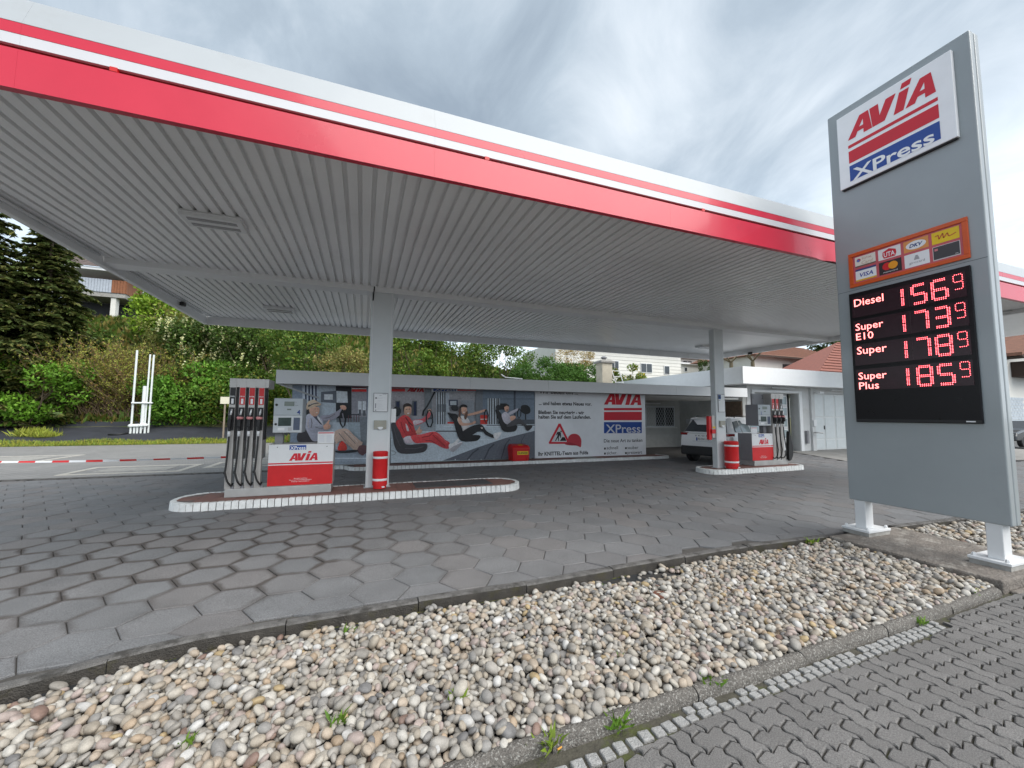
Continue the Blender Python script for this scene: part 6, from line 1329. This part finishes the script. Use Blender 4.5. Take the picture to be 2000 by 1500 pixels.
for xw_ in (.85, 3.45):
    for yy in (-.01, 1.51): b = MB(); b.lathe([(.3, 0), (.32, .02), (.32, .18), (.3, .2)], (cx0+xw_, cy0+yy, .32), 22, axis='y'); b.build('wheel', M_black, t, auto=40)
# ---------------------------------------------------------------- things on the slope at the left
M_geo = mat('black_ground_fabric', (.028, .031, .040), .85, var=.3, scale=1.5, bump=.7, bscale=5, blotch=((.06, .06, .06), 2, .6, .1, .5))
b = MB(); xs2 = np.linspace(-48, -3.6, 60); ys2 = np.linspace(25.9, 30.1, 10)
b.add([(x, y+.35*math.sin(x*.6)*(j == 9), bank(x, y)+.03+.03*math.sin(3*x+y)*math.sin(2*y)) for j, y in enumerate(ys2) for x in xs2], [(j*60+i, j*60+i+1, (j+1)*60+i+1, (j+1)*60+i) for j in range(9) for i in range(59)])
struct(b.build('ground_fabric', M_geo, smooth=True), 'dark fabric laid over the foot of the slope')
vp = thing('vent_pipes', 'group of slim white tank vent pipes on the dark slope', 'pipes', (-11.5, 28, .5)); M_vp = mat('vent_white', (.72, .76, .75), .4, var=.05)
for (xb, yb_, xt, yt, r_) in ((258, 838, 266, 684, .05), (284, 838, 292, 692, .04), (291, 846, 299, 693, .045), (277, 838, 283, 754, .085)):
    b = MB(); p, q = at(xb, yb_, 28), at(xt, yt, 28); p[0] = q[0] = (p[0]+q[0])/2
    b.tube([p, q], r_, 10); b.build('pipe', M_vp, vp, smooth=False)
p, q = at(257, 787, 27.9), at(298, 787, 27.9); b = MB(); b.tube([p, q], .05, 6); b.build('cross_bar', M_vp, vp)
for px_ in (255, 262, 268, 275, 283):
    p = at(px_, 840, 27.9); zg = bank(p[0], 27.9); b = MB(); b.tube([(p[0], 27.9, zg), (p[0], 27.9, zg+.42)], .05, 8); b.lathe([(.10, .40), (.13, .43), (.13, .50), (.06, .56)], (p[0], 27.9, zg), 10); b.build('filler_stub', M_vp, vp, smooth=False)
b = MB(); b.tube([(at(212, 843, 27.5)[0], 27.5, bank(-12, 27.5)+.06), (at(232, 845, 27.4)[0], 27.4, bank(-12, 27.4)+.08), (at(251, 841, 27.7)[0], 27.7, bank(-12, 27.7)+.10)], .05, 6); tag(b.build('dark_hose', M_black, smooth=True), 'short black hose lying beside the vent pipes', 'hose')
t = thing('stake_sign', 'small cream sign on a wooden stake left of pump 4', 'sign', (at(437, 850, 26.5)[0], 26.5, .2)); p = at(438, 787, 26.5); zg = bank(p[0], 26.5)
b = MB(); b.box(p[0]+.0, p[0]+.08, 26.5, 26.56, zg-.2, p[2]); b.build('stake', mat('grey_timber', (.26, .21, .16), .8, var=.2), t); b = MB(); q = at(431, 775, 26.45); b.box(q[0], q[0]+.75, 26.44, 26.47, p[2]-.05, q[2]); b.build('board', mat('cream_board', (.70, .66, .52), .6, var=.06), t)
# barrier tape with a slight sag, alternate red and white lengths
tp = thing('barrier_tape', 'red and white striped barrier tape strung across the yard at left', 'tape', (-6, 13.2, 0)); e0, e1 = np.array([-16.5, 17.0, .62]), np.array([-2.95, 12.05, .50]); n = 34
for k in range(n):
    b = MB(); V = []
    for s_ in (0, .5, 1):
        f = (k+s_)/n; p = e0+(e1-e0)*f; p = p-np.array([0, 0, .22*math.sin(math.pi*f)]); tw = .6*math.sin(7*f+1)+.3*math.sin(17*f); hh = .026
        V += [(p[0], p[1]-hh*math.sin(tw), p[2]+hh*math.cos(tw)), (p[0], p[1]+hh*math.sin(tw), p[2]-hh*math.cos(tw))]
    b.add(V, [(0, 2, 3, 1), (2, 4, 5, 3)]); b.build('tape_length', M_redmat if k % 2 else M_white, tp)
for p in (e0, e1): b = MB(); b.tube([(p[0], p[1], .0), (p[0], p[1], p[2]+.10)], .022, 6); b.build('tape_post', M_hd2, tp)
# ================================================================ vegetation
def leafmat(name, tr=.30):
    return mat(name, (1, 1, 1), .55, var=.18, scale=.9, attr='Col', transl=tr, spec=.3)
M_leaf = leafmat('leaf'); M_bark = mat('bark', (.10, .075, .05), .9, var=.3, scale=9, bump=.5)
M_twig = mat('twig', (.17, .12, .07), .85, var=.3, scale=6)
def quads(name, C_, D, N_, ln, wd, cols, m, parent):
    """leaf blades: centre, direction, normal, length, width, colour"""
    n = len(C_); D = D/np.linalg.norm(D, axis=1, keepdims=True); S_ = np.cross(D, N_); S_ /= np.linalg.norm(S_, axis=1, keepdims=True)+1e-9
    ln = np.broadcast_to(np.asarray(ln, float), (n,))[:, None]; wd = np.broadcast_to(np.asarray(wd, float), (n,))[:, None]
    bend = np.cross(S_, D)*ln*.12
    V = np.stack([C_-D*ln*.5, C_+S_*wd*.5+bend, C_+D*ln*.5, C_-S_*wd*.5+bend], 1).reshape(-1, 3)
    me = bpy.data.meshes.new(name); me.vertices.add(4*n); me.vertices.foreach_set('co', V.astype(np.float32).ravel()); me.loops.add(4*n); me.loops.foreach_set('vertex_index', np.arange(4*n, dtype=np.int32)); me.polygons.add(n)
    me.polygons.foreach_set('loop_start', np.arange(0, 4*n, 4, dtype=np.int32)); me.update(calc_edges=True); me.materials.append(m)
    ca = me.color_attributes.new('Col', 'FLOAT_COLOR', 'POINT'); c4 = np.concatenate([np.repeat(cols, 4, 0), np.ones((4*n, 1))], 1); ca.data.foreach_set('color', c4.astype(np.float32).ravel())
    return link(name, me, parent)
def colset(n, base, spread=.25, alt=None, altp=.15):
    c = np.array(base)*(1+rng.uniform(-spread, spread, (n, 1))); c *= 1+rng.uniform(-.08, .08, (n, 3))
    if alt is not None: k = rng.random(n) < altp; c[k] = np.array(alt)*(1+rng.uniform(-spread, spread, (k.sum(), 1)))
    return np.clip(c*np.array([1.95, 1.80, 1.35]), .004, .8)
def blobs(c, r, nb, seed):
    """clump centres over the shell and inside of an ellipsoid crown"""
    g_ = np.random.default_rng(seed); u = g_.normal(size=(nb, 3)); u /= np.linalg.norm(u, axis=1, keepdims=True); rad = g_.uniform(.45, 1.0, (nb, 1))**.6
    return np.array(c)+u*rad*np.array(r), g_.uniform(.20, .38, nb)
def bush(name, label, cat, c, r, n, ls, base, alt=None, altp=.15, seed=1, group=None, blossom=None, stems=True, nb=None, up=.3, zg=None, spread=.28, parts=('foliage', 'stems')):
    zb = (zg if zg is not None else c[2]-r[2]); t = thing(name, label, cat, (c[0], c[1], zb), group); nb = nb or 46
    bc, br_ = blobs(c, r, nb, seed); g_ = np.random.default_rng(seed+99); k = g_.integers(0, nb, n); u = g_.normal(size=(n, 3)); u /= np.linalg.norm(u, axis=1, keepdims=True)
    P = bc[k]+u*(br_[k]*np.mean(r))[:, None]*g_.uniform(.35, 1.05, (n, 1))**.5*np.array([1.15, 1.15, .9]); P[:, 2] = np.maximum(P[:, 2], zb+.05*g_.random(n))
    tone = (1+g_.uniform(-.22, .22, nb))[k][:, None]
    D = u*.6+g_.normal(size=(n, 3))*.6; D[:, 2] += up; N_ = u+np.array([0, 0, .6])+g_.normal(size=(n, 3))*.45
    quads(parts[0], P, D, N_, ls*g_.uniform(.65, 1.3, n), ls*.55*g_.uniform(.7, 1.2, n), np.clip(colset(n, base, spread, alt, altp)*tone, .003, .8), M_leaf, t)
    if stems:
        b = MB()
        for q in range(min(nb, 22)):
            e_ = bc[q]; s0 = np.array([c[0]+g_.uniform(-.2, .2)*r[0], c[1]+g_.uniform(-.2, .2)*r[1], zb-.1]); m_ = (s0+e_)/2+g_.normal(size=3)*.12*np.mean(r)
            b.tube([s0, m_, e_], [.035*max(1, np.mean(r)/1.5), .022*max(1, np.mean(r)/1.5), .006], 5)
        b.build(parts[1], M_bark, t)
    if blossom:
        nbm, size, colb = blossom; kk = g_.integers(0, nb, nbm); uu = g_.normal(size=(nbm, 3)); uu[:, 1] = -abs(uu[:, 1]); uu[:, 2] += .5; uu /= np.linalg.norm(uu, axis=1, keepdims=True); Pc = bc[kk]+uu*(br_[kk]*np.mean(r))[:, None]*1.02
        rep = 7; Q = np.repeat(Pc, rep, 0)+np.tile(np.linspace(-.5, .5, rep)[:, None]*size*np.array([[.25, -.1, 1]]), (nbm, 1))+g_.normal(size=(nbm*rep, 3))*size*.10
        quads('blossoms', Q, g_.normal(size=(nbm*rep, 3)), g_.normal(size=(nbm*rep, 3)), size*.34, size*.30, colset(nbm*rep, colb, .12), M_leaf, t)
    return t
GD, GM, GB, GY = (.030, .058, .014), (.052, .098, .020), (.080, .165, .022), (.115, .165, .035)
def at2(px, py, Y): return np.array(at(px, py, Y))
# --- conifers at the left
def conifer(label, px, Y, ztop, rad, seed, base=(.040, .060, .022)):
    x = at(px, 700, Y)[0]; zg = bank(x, Y)-.3; t = thing('conifer', label, 'tree', (x, Y, zg), 'dark conifers at the left edge'); g_ = np.random.default_rng(seed)
    b = MB(); b.tube([(x, Y, zg), (x+.1, Y, (zg+ztop)/2), (x, Y, ztop)], [.28, .17, .02], 8); b.build('trunk', M_bark, t)
    H_ = ztop-zg; C_, D_, N2 = [], [], []; bb = MB(); nl = int(H_/.32)
    for q in range(nl):
        f = q/nl; z = zg+.8+(H_-.8)*f; rr = rad*(1-f)**.62*g_.uniform(.8, 1.1)+.15
        for a in g_.uniform(0, 2*math.pi, 11 if f < .8 else 7):
            L = rr*g_.uniform(.7, 1.1); d = np.array([math.cos(a), math.sin(a), 0]); droop = -.22*L; e_ = np.array([x, Y, z])+d*L+np.array([0, 0, droop+.10*L*f])
            bb.tube([(x, Y, z), (np.array([x, Y, z])+e_)/2+np.array([0, 0, .06*L]), e_], [.03, .02, .006], 4)
            m_ = max(10, int(L*34)); s_ = g_.uniform(.12, 1.0, m_); P = np.array([x, Y, z])+d*L*s_[:, None]; P[:, 2] += (droop+.10*L*f)*s_**1.4+.05*L*np.sin(math.pi*s_)
            sd = np.array([-d[1], d[0], 0]); w_ = g_.normal(size=m_)*.20*L*(1.1-s_); P += sd*w_[:, None]; P[:, 2] -= abs(w_)*.25+g_.uniform(0, .14, m_)
            dd = d*.7+sd*np.sign(w_)[:, None]*.7+np.array([0, 0, -.28])+g_.normal(size=(m_, 3))*.25; C_.append(P); D_.append(dd); N2.append(np.array([0, 0, 1.0])+g_.normal(size=(m_, 3))*.35)
    bb.build('branches', M_bark, t); C_, D_, N2 = map(np.concatenate, (C_, D_, N2)); n = len(C_)
    quads('crown', C_, D_, N2, g_.uniform(.26, .50, n), g_.uniform(.11, .20, n), colset(n, base, .38, (.075, .085, .032), .3), M_leaf, t)
conifer('tall dark conifer in front of the timber balcony house', 78, 31.0, at(60, 400, 31)[2], 3.0, 4)
conifer('dark conifer cut by the left picture edge', -60, 30.0, at(-40, 380, 30)[2], 4.2, 8)
#conifer('low dark conifer between the two big ones at the left edge', 12, 29.6, at(8, 560, 29.6)[2], 2.6, 9, (.03, .045, .018))
# --- trees and shrubs along the bank, left to right
def B2(name, label, cat, px, py, Y, rx, ry, rz, n, ls, base, **k):
    c = at2(px, py, Y); return bush(name, label, cat, c, (rx, ry, rz), n, ls, base, **k)
bt = at2(328, 600, 37); t = bush('leafy_tree', 'bright green leafy tree right of the hillside house', 'tree', bt, (1.75, 1.8, 3.0), 9000, .26, (.12, .21, .025), alt=(.16, .24, .04), seed=21, nb=60, zg=bank(bt[0], 37)-.2, parts=('crown', 'trunk'))
B2('shrub', 'bright green low shrub at the foot of the slope, far left', 'shrub', 50, 765, 29.3, 3.0, 1.4, 1.9, 9000, .20, (.075, .17, .022), alt=(.1, .2, .03), seed=22, zg=.9, group='shrubs on the slope')
B2('shrub', 'dark shrub behind the far left bright shrub', 'shrub', 70, 690, 32.5, 3.6, 1.6, 2.4, 9000, .22, GD, alt=GM, seed=23, zg=2.0, group='shrubs on the slope')
B2('shrub', 'dark green shrub beneath the white terrace edge', 'shrub', 165, 722, 34.5, 4.6, 1.8, 1.9, 10000, .22, (.04, .085, .018), alt=(.07, .12, .025), seed=24, zg=3.2, group='shrubs on the slope')
B2('shrub', 'bright green shrub right of the vent pipes', 'shrub', 385, 770, 30.2, 3.0, 1.6, 1.9, 11000, .20, (.062, .150, .022), alt=(.09, .18, .03), seed=25, zg=.9, group='shrubs on the slope')
B2('shrub', 'olive shrub between the vent pipes and the bright shrub, higher on the slope', 'shrub', 345, 690, 33.5, 2.3, 1.6, 2.6, 7000, .18, (.10, .115, .040), alt=(.05, .08, .02), seed=26, zg=2.4, group='shrubs on the slope')
B2('shrub', 'leafy shrub directly behind pump 4', 'shrub', 480, 775, 29.6, 2.6, 1.5, 2.0, 9000, .20, (.055, .110, .020), alt=(.13, .15, .03), seed=27, zg=.8, group='shrubs on the slope')
B2('laurel', 'flowering laurel hedge bush with cream blossoms below the rear canopy corner', 'hedge', 425, 680, 32.0, 3.0, 1.6, 2.6, 9000, .22, GD, alt=(.07, .13, .03), seed=31, zg=1.8, nb=70, blossom=(190, .40, (.50, .48, .32)), group='laurel bushes in blossom')
B2('laurel', 'flowering laurel hedge bush with cream blossoms left of the left column', 'hedge', 520, 680, 31.0, 3.2, 1.6, 2.9, 9000, .22, GD, alt=(.07, .13, .03), seed=32, zg=1.6, nb=70, blossom=(200, .40, (.50, .48, .32)), group='laurel bushes in blossom')
B2('shrub', 'mixed green shrub above the kiosk left end', 'shrub', 600, 690, 25.5, 2.4, 1.4, 2.1, 8000, .17, (.050, .10, .020), alt=(.12, .15, .035), seed=33, zg=2.0, group='shrubs above the kiosk')
B2('shrub', 'pale olive twiggy shrub just left of the left column', 'shrub', 668, 715, 23.6, 1.4, 1.0, 1.0, 3500, .13, (.14, .15, .06), alt=(.16, .12, .06), seed=34, zg=2.0, group='shrubs above the kiosk')
B2('shrub', 'green shrub just right of the left column above the kiosk', 'shrub', 815, 695, 24.5, 2.2, 1.3, 1.9, 8000, .16, (.062, .115, .022), alt=(.12, .15, .03), seed=35, zg=2.0, group='shrubs above the kiosk')
B2('shrub', 'tall green shrub above the red driver on the banner', 'shrub', 890, 690, 25.0, 2.3, 1.3, 2.2, 8000, .16, (.055, .105, .020), alt=(.13, .15, .04), seed=36, zg=2.0, group='shrubs above the kiosk')
B2('shrub', 'green shrub above the banner middle, behind the grasses', 'shrub', 975, 700, 25.5, 2.3, 1.3, 1.9, 7000, .16, (.050, .10, .020), alt=(.11, .14, .04), seed=37, zg=2.0, group='shrubs above the kiosk')
B2('ivy_mound', 'dense dark ivy mound left of the chimney', 'shrub', 1060, 735, 21.5, 2.2, 1.2, 1.0, 8000, .13, (.035, .085, .018), alt=(.05, .11, .025), seed=38, zg=1.2, group='ivy mounds left of the chimney')
B2('ivy_mound', 'dense dark ivy mound directly behind the chimney', 'shrub', 1140, 737, 21.8, 2.0, 1.2, .9, 7000, .13, (.035, .085, .018), alt=(.05, .11, .025), seed=39, zg=1.2, group='ivy mounds left of the chimney')
B2('shrub', 'leafy shrub right of the chimney ladder in front of the siding house', 'shrub', 1228, 735, 24.0, 1.4, .9, .75, 1800, .17, (.075, .12, .025), alt=(.2, .16, .04), seed=40, zg=2.0, nb=18)
B2('vine', 'tangled brown vine at the left corner of the siding house', 'vine', 1125, 700, 33.0, 2.2, 1.0, 1.4, 4200, .12, (.22, .17, .09), alt=(.17, .18, .05), seed=41, zg=3.6, nb=30)
B2('shrub', 'small dark shrub beside the pale house', 'shrub', 1378, 717, 34.0, .9, .8, .9, 1500, .14, GD, seed=42, zg=3.0, nb=14)
# twiggy shrubs: many thin upright stems with small leaves
def twigs(name, label, px, py, Y, rx, h, nst, base, seed, lean=.5, leafn=26, ls=.10, group=None, wid=.014):
    c = at2(px, py, Y); zg = bank(c[0], Y)-.1; zg = max(zg, c[2]-.2) if False else zg; t = thing(name, label, 'shrub', (c[0], Y, zg), group); g_ = np.random.default_rng(seed); b = MB(); C_, D_ = [], []
    for q in range(nst):
        a = g_.uniform(0, 2*math.pi); s0 = np.array([c[0]+g_.uniform(-.45, .45)*rx, Y+g_.uniform(-.4, .4), zg]); d = np.array([math.cos(a)*rx, math.sin(a)*rx*.5, 0])*g_.uniform(.2, 1.0)*lean*2; hh = h*g_.uniform(.55, 1.05)*(1-.25*np.linalg.norm(d)/max(rx, .1)*.8)
        pts = [s0+d*(f**1.3)+np.array([0, 0, hh*f])+g_.normal(size=3)*.04*h*f for f in (0, .3, .6, .85, 1)]; b.tube(pts, [wid*1.6, wid*1.3, wid, wid*.7, wid*.3], 3, cap=False)
        P = np.array(pts); f = g_.uniform(.15, 1, leafn)*4; i = np.minimum(f.astype(int), 3); u = (f-i)[:, None]; C_.append(P[i]*(1-u)+P[i+1]*u+g_.normal(size=(leafn, 3))*.09); D_.append(g_.normal(size=(leafn, 3))+np.array([0, 0, .8]))
        for _ in range(3):
            k = g_.integers(1, 4); p0 = P[k]; e_ = p0+np.array([g_.normal()*.35, g_.normal()*.25, g_.uniform(.35, .9)])*h*.25; b.tube([p0, (p0+e_)/2+g_.normal(size=3)*.03, e_], [wid*.8, wid*.6, wid*.2], 3, cap=False); C_.append(p0+(e_-p0)*g_.uniform(.2, 1, (10, 1))+g_.normal(size=(10, 3))*.05); D_.append(g_.normal(size=(10, 3))+np.array([0, 0, .8]))
    b.build('stems', M_twig, t); C_, D_ = np.concatenate(C_), np.concatenate(D_); n = len(C_)
    quads('foliage', C_, D_, g_.normal(size=(n, 3)), ls*g_.uniform(.6, 1.3, n), ls*.5*g_.uniform(.7, 1.3, n), colset(n, base, .35, (.16, .11, .05), .22), M_leaf, t)
twigs('twiggy_shrub', 'large brown twiggy shrub left of the vent pipes', 195, 800, 30.6, 4.8, 4.7, 420, (.155, .175, .045), 51, lean=.62, leafn=44, ls=.13, wid=.013, group='twiggy shrubs')
twigs('twiggy_shrub', 'thin upright twiggy shrub under the rear left canopy corner', 370, 760, 34.2, 2.4, 6.0, 90, (.14, .15, .04), 52, lean=.35, leafn=26, ls=.15, group='twiggy shrubs')
twigs('dry_grass_shrub', 'tall dry yellowish stems above the banner between two green shrubs', 850, 730, 23.8, 1.1, 2.6, 110, (.22, .20, .085), 53, lean=.4, leafn=24, ls=.12, wid=.012, group='dry stems above the kiosk')
twigs('dry_grass_shrub', 'tall dry yellowish stems above the right end of the picture banner', 950, 730, 23.8, 1.6, 2.7, 150, (.24, .21, .10), 54, lean=.4, leafn=24, ls=.12, wid=.012, group='dry stems above the kiosk')
twigs('dry_grass_shrub', 'short dry stems beside the left column above the kiosk', 712, 730, 23.4, 1.0, 2.2, 70, (.20, .19, .08), 55, lean=.4, leafn=22, ls=.12, wid=.012, group='dry stems above the kiosk')
# bare pollarded tree above the garage roof
def baretree(label, px, py, Y, seed, h, spread):
    c = at2(px, py, Y); t = thing('bare_tree', label, 'tree', (c[0], Y, 1.0), 'bare trees above the garage roof'); g_ = np.random.default_rng(seed); b = MB(); top = np.array([c[0], Y, c[2]]); b.tube([(c[0], Y, .5), top-np.array([0, 0, .8]), top], [.2, .17, .15], 8); b.build('trunk', mat('pale_bark', (.15, .12, .075), .85, var=.25, bump=.3), t); b = MB()
    def grow(p, d, L, r, dep):
        q = p+d*L; m_ = (p+q)/2+g_.normal(size=3)*.06*L; b.tube([p, m_, q], [r, r*.8, r*.55], 5 if dep < 2 else 3, cap=False)
        if dep < 4:
            for _ in range(3 if dep < 2 else 4):
                e_ = d+g_.normal(size=3)*.65; e_[2] = abs(e_[2])*.7+.1; e_ /= np.linalg.norm(e_); grow(q, e_, L*g_.uniform(.5, .8), r*.5, dep+1)
    for _ in range(6):
        a = g_.uniform(0, 2*math.pi); d = np.array([math.cos(a)*spread, math.sin(a)*.5, g_.uniform(.3, .9)]); d /= np.linalg.norm(d); grow(top, d, h*g_.uniform(.7, 1.1), .07, 0)
    b.build('branches', MATS['pale_bark'], t)
baretree('bare tree just right of the right column above the garage roof', 1428, 708, 27.0, 61, 1.5, 1.0)
baretree('bare pollarded tree in front of the brown-roofed house', 1470, 706, 26.0, 62, 1.9, 1.4)
B2('leafy_tree', 'dark green tree behind the brown roof next to the pylon', 'tree', 1622, 668, 48.0, 4.2, 3, 3.0, 6000, .45, (.035, .055, .02), seed=63, zg=1.0, parts=('crown', 'trunk'))
# --- ground cover at the foot of the bank, grass verge, weeds
def blades(name, label, pts, h, base, m, cat='grass', parent=None, alt=None, altp=.2, w_=.10):
    n = len(pts); D = rng.normal(size=(n, 3))*np.array([.5, .5, .1])+np.array([0, 0, 1.0]); hh = h*rng.uniform(.5, 1.3, n); C_ = pts+D/np.linalg.norm(D, axis=1, keepdims=True)*(hh*.5)[:, None]
    o = quads(name, C_, D, rng.normal(size=(n, 3)), hh, hh*w_+.004, colset(n, base, .3, alt, altp), m, parent)
    if parent is None: stuff(o, label, cat)
    return o
n = 26000; X = rng.uniform(-46, -3.7, n); Y = 25.15+rng.random(n)**1.3*.95; Z = np.array([bank(x, y) for x, y in zip(X, Y)])
blades('verge_grass', 'yellow-green grass verge below the dark fabric', np.c_[X, Y, Z], .16, (.20, .22, .05), M_leaf, alt=(.11, .18, .035), altp=.4)
n = 16000; X = rng.uniform(-46, -3.7, n); Y = 29.8+rng.random(n)*2.6; k = rng.random(n) < .5+.5*np.sin(X*1.3)*np.sin(X*.37+1); X, Y = X[k], Y[k]; Z = np.array([bank(x, y) for x, y in zip(X, Y)])
blades('bank_groundcover', 'trailing green ground cover along the top of the dark fabric', np.c_[X, Y, Z], .30, (.07, .13, .025), M_leaf, cat='ground cover', alt=(.16, .12, .06), altp=.3, w_=.35)
for px_, Yg, s_, lb in ((62, 27.4, .9, 'grass tuft on the dark fabric at far left'), (88, 27.2, .6, 'smaller grass tuft beside the far left tuft on the dark fabric')):
    p = at(px_, 860, Yg); n = 500; P = np.c_[p[0]+rng.normal(size=n)*.35*s_, Yg+rng.normal(size=n)*.2, np.full(n, bank(p[0], Yg))]; t = thing('grass_tuft', lb, 'grass', (p[0], Yg, bank(p[0], Yg))); blades('blades', '', P, .5*s_, (.19, .23, .05), M_leaf, parent=t)
n = 9000; X = rng.uniform(-46, 14, n); Y = rng.uniform(30, 44, n); kk = X > -3; Y[kk] = rng.uniform(20, 30, kk.sum()); Z = np.array([bank(x, y) for x, y in zip(X, Y)])
n = 60000; X = rng.uniform(-50, 24, n); Y = rng.uniform(29.8, 46, n); kk = X > -3.5; Y[kk] = rng.uniform(21, 36, kk.sum()); Z = np.array([bank(x, y) for x, y in zip(X, Y)])
blades('bank_undergrowth', 'undergrowth covering the slope behind the shrubs', np.c_[X, Y, Z], .55, (.055, .095, .022), M_leaf, cat='undergrowth', alt=(.12, .11, .04), altp=.3, w_=.35)
def weed(label, x, y, z, h, n, seed, base=(.07, .15, .02), spread_=.05):
    t = thing('weed', label, 'weed', (x, y, z), None); g_ = np.random.default_rng(seed); P = np.c_[x+g_.normal(size=n)*spread_*.4, y+g_.normal(size=n)*spread_*.3, np.full(n, z)]; a = g_.uniform(0, 2*math.pi, n); D = np.c_[np.cos(a)*.8, np.sin(a)*.8, g_.uniform(.5, 1.6, n)]; D /= np.linalg.norm(D, axis=1, keepdims=True); hh = h*g_.uniform(.5, 1.1, n)
    quads('leaves', P+D*(hh*.5)[:, None], D, g_.normal(size=(n, 3))+np.array([0, 0, .5]), hh, hh*.16+.003, colset(n, base, .3), M_leaf, t)
ATZ = lambda px, py, z: EYE+(_f+_r*(px-1000)/FPX+_u*(750-py)/FPX)*((z-EYE[2])/((_f+_r*(px-1000)/FPX+_u*(750-py)/FPX)[2]))
for k, (px_, py, z, h, n, lb) in enumerate([(1583, 1064, -.06, .11, 40, 'leafy green weed at the kerb near the pylon footing'), (678, 1244, -.08, .09, 26, 'green weed at the kerb left of centre'), (660, 1415, -.05, .09, 22, 'thin weed between pebbles at the lower left'), (895, 1368, -.05, .08, 16, 'small upright weed in the pebbles at lower centre'), (1210, 1292, -.05, .07, 14, 'small weed in the pebbles right of centre'), (895, 1208, -.09, .07, 20, 'low weed under the kerb at centre'), (935, 1212, -.09, .06, 14, 'tiny weed next to the low centre weed'), (1205, 1422, -.1, .10, 30, 'grass tuft by the rounded kerb next to the setts'), (1388, 1345, -.1, .10, 34, 'grass tuft between rounded kerb and setts, middle'), (1075, 1465, -.1, .11, 30, 'grass tuft at the near end of the rounded kerb'), (1800, 1220, -.1, .08, 30, 'green tuft by the rounded kerb below the slab'), (1895, 1162, -.09, .10, 60, 'wide green tuft in the corner of the slab'), (2000, 1142, -.11, .10, 40, 'green tuft at the foot of the slab at right edge'), (362, 1460, -.05, .08, 16, 'pale weed among pebbles at lower left corner'), (1180, 1150, -.09, .06, 18, 'small yellowish weed on the membrane under the kerb')]):
    p = ATZ(px_, py, z); weed(lb, p[0], p[1], z, h, n, 70+k, base=(.075, .15, .025) if k % 3 else (.11, .17, .03), spread_=.05+.0006*n)
# moss along the kerb foot
M_moss = mat('moss', (.075, .085, .012), .95, var=.4, scale=40, bump=.8, bscale=90, blotch=((.14, .10, .02), 12, .5, .1, .7)); b = MB(); xx = -1.6
mo = []
while xx < 5.8:
    if math.sin(xx*2.1)+math.sin(xx*5.3+1) > -.2:
        yk = kerb_y(xx)-.062; L = random.uniform(.02, .05); b.add([(xx-L, yk+.006, -.118), (xx, yk-.022, -.112), (xx+L, yk+.006, -.118), (xx+L*.6, yk+.012, -.085), (xx-L*.6, yk+.012, -.088)], [(0, 1, 2), (0, 4, 1), (4, 3, 1), (3, 2, 1)])
    xx += random.uniform(.02, .05)
stuff(b.build('kerb_moss', M_moss), 'yellow-green moss along the foot of the kerb', 'moss')
# rust-coloured shut-off cap and litter in the pebbles
p = ATZ(1290, 1168, -.06); t = thing('valve_cap', 'round rusty brown valve cap lying in the pebble bed', 'cap', (p[0], p[1], -.09)); b = MB(); b.lathe([(.062, 0), (.066, .012), (.062, .028), (.046, .032), (.044, .026), (.012, .026)], (p[0], p[1], -.048), 24); b.build('cap', mat('rust', (.14, .055, .035), .9, var=.3, scale=30, bump=.6), t, smooth=False)
p = ATZ(1094, 1465, -.10); b = MB(); b.tube([(p[0]-.015, p[1], -.094), (p[0]+.012, p[1]+.006, -.092)], .0042, 8); tag(b.build('cigarette_end', mat('cork_paper', (.62, .30, .06), .8, var=.2)), 'orange cigarette end lying by the setts', 'litter')
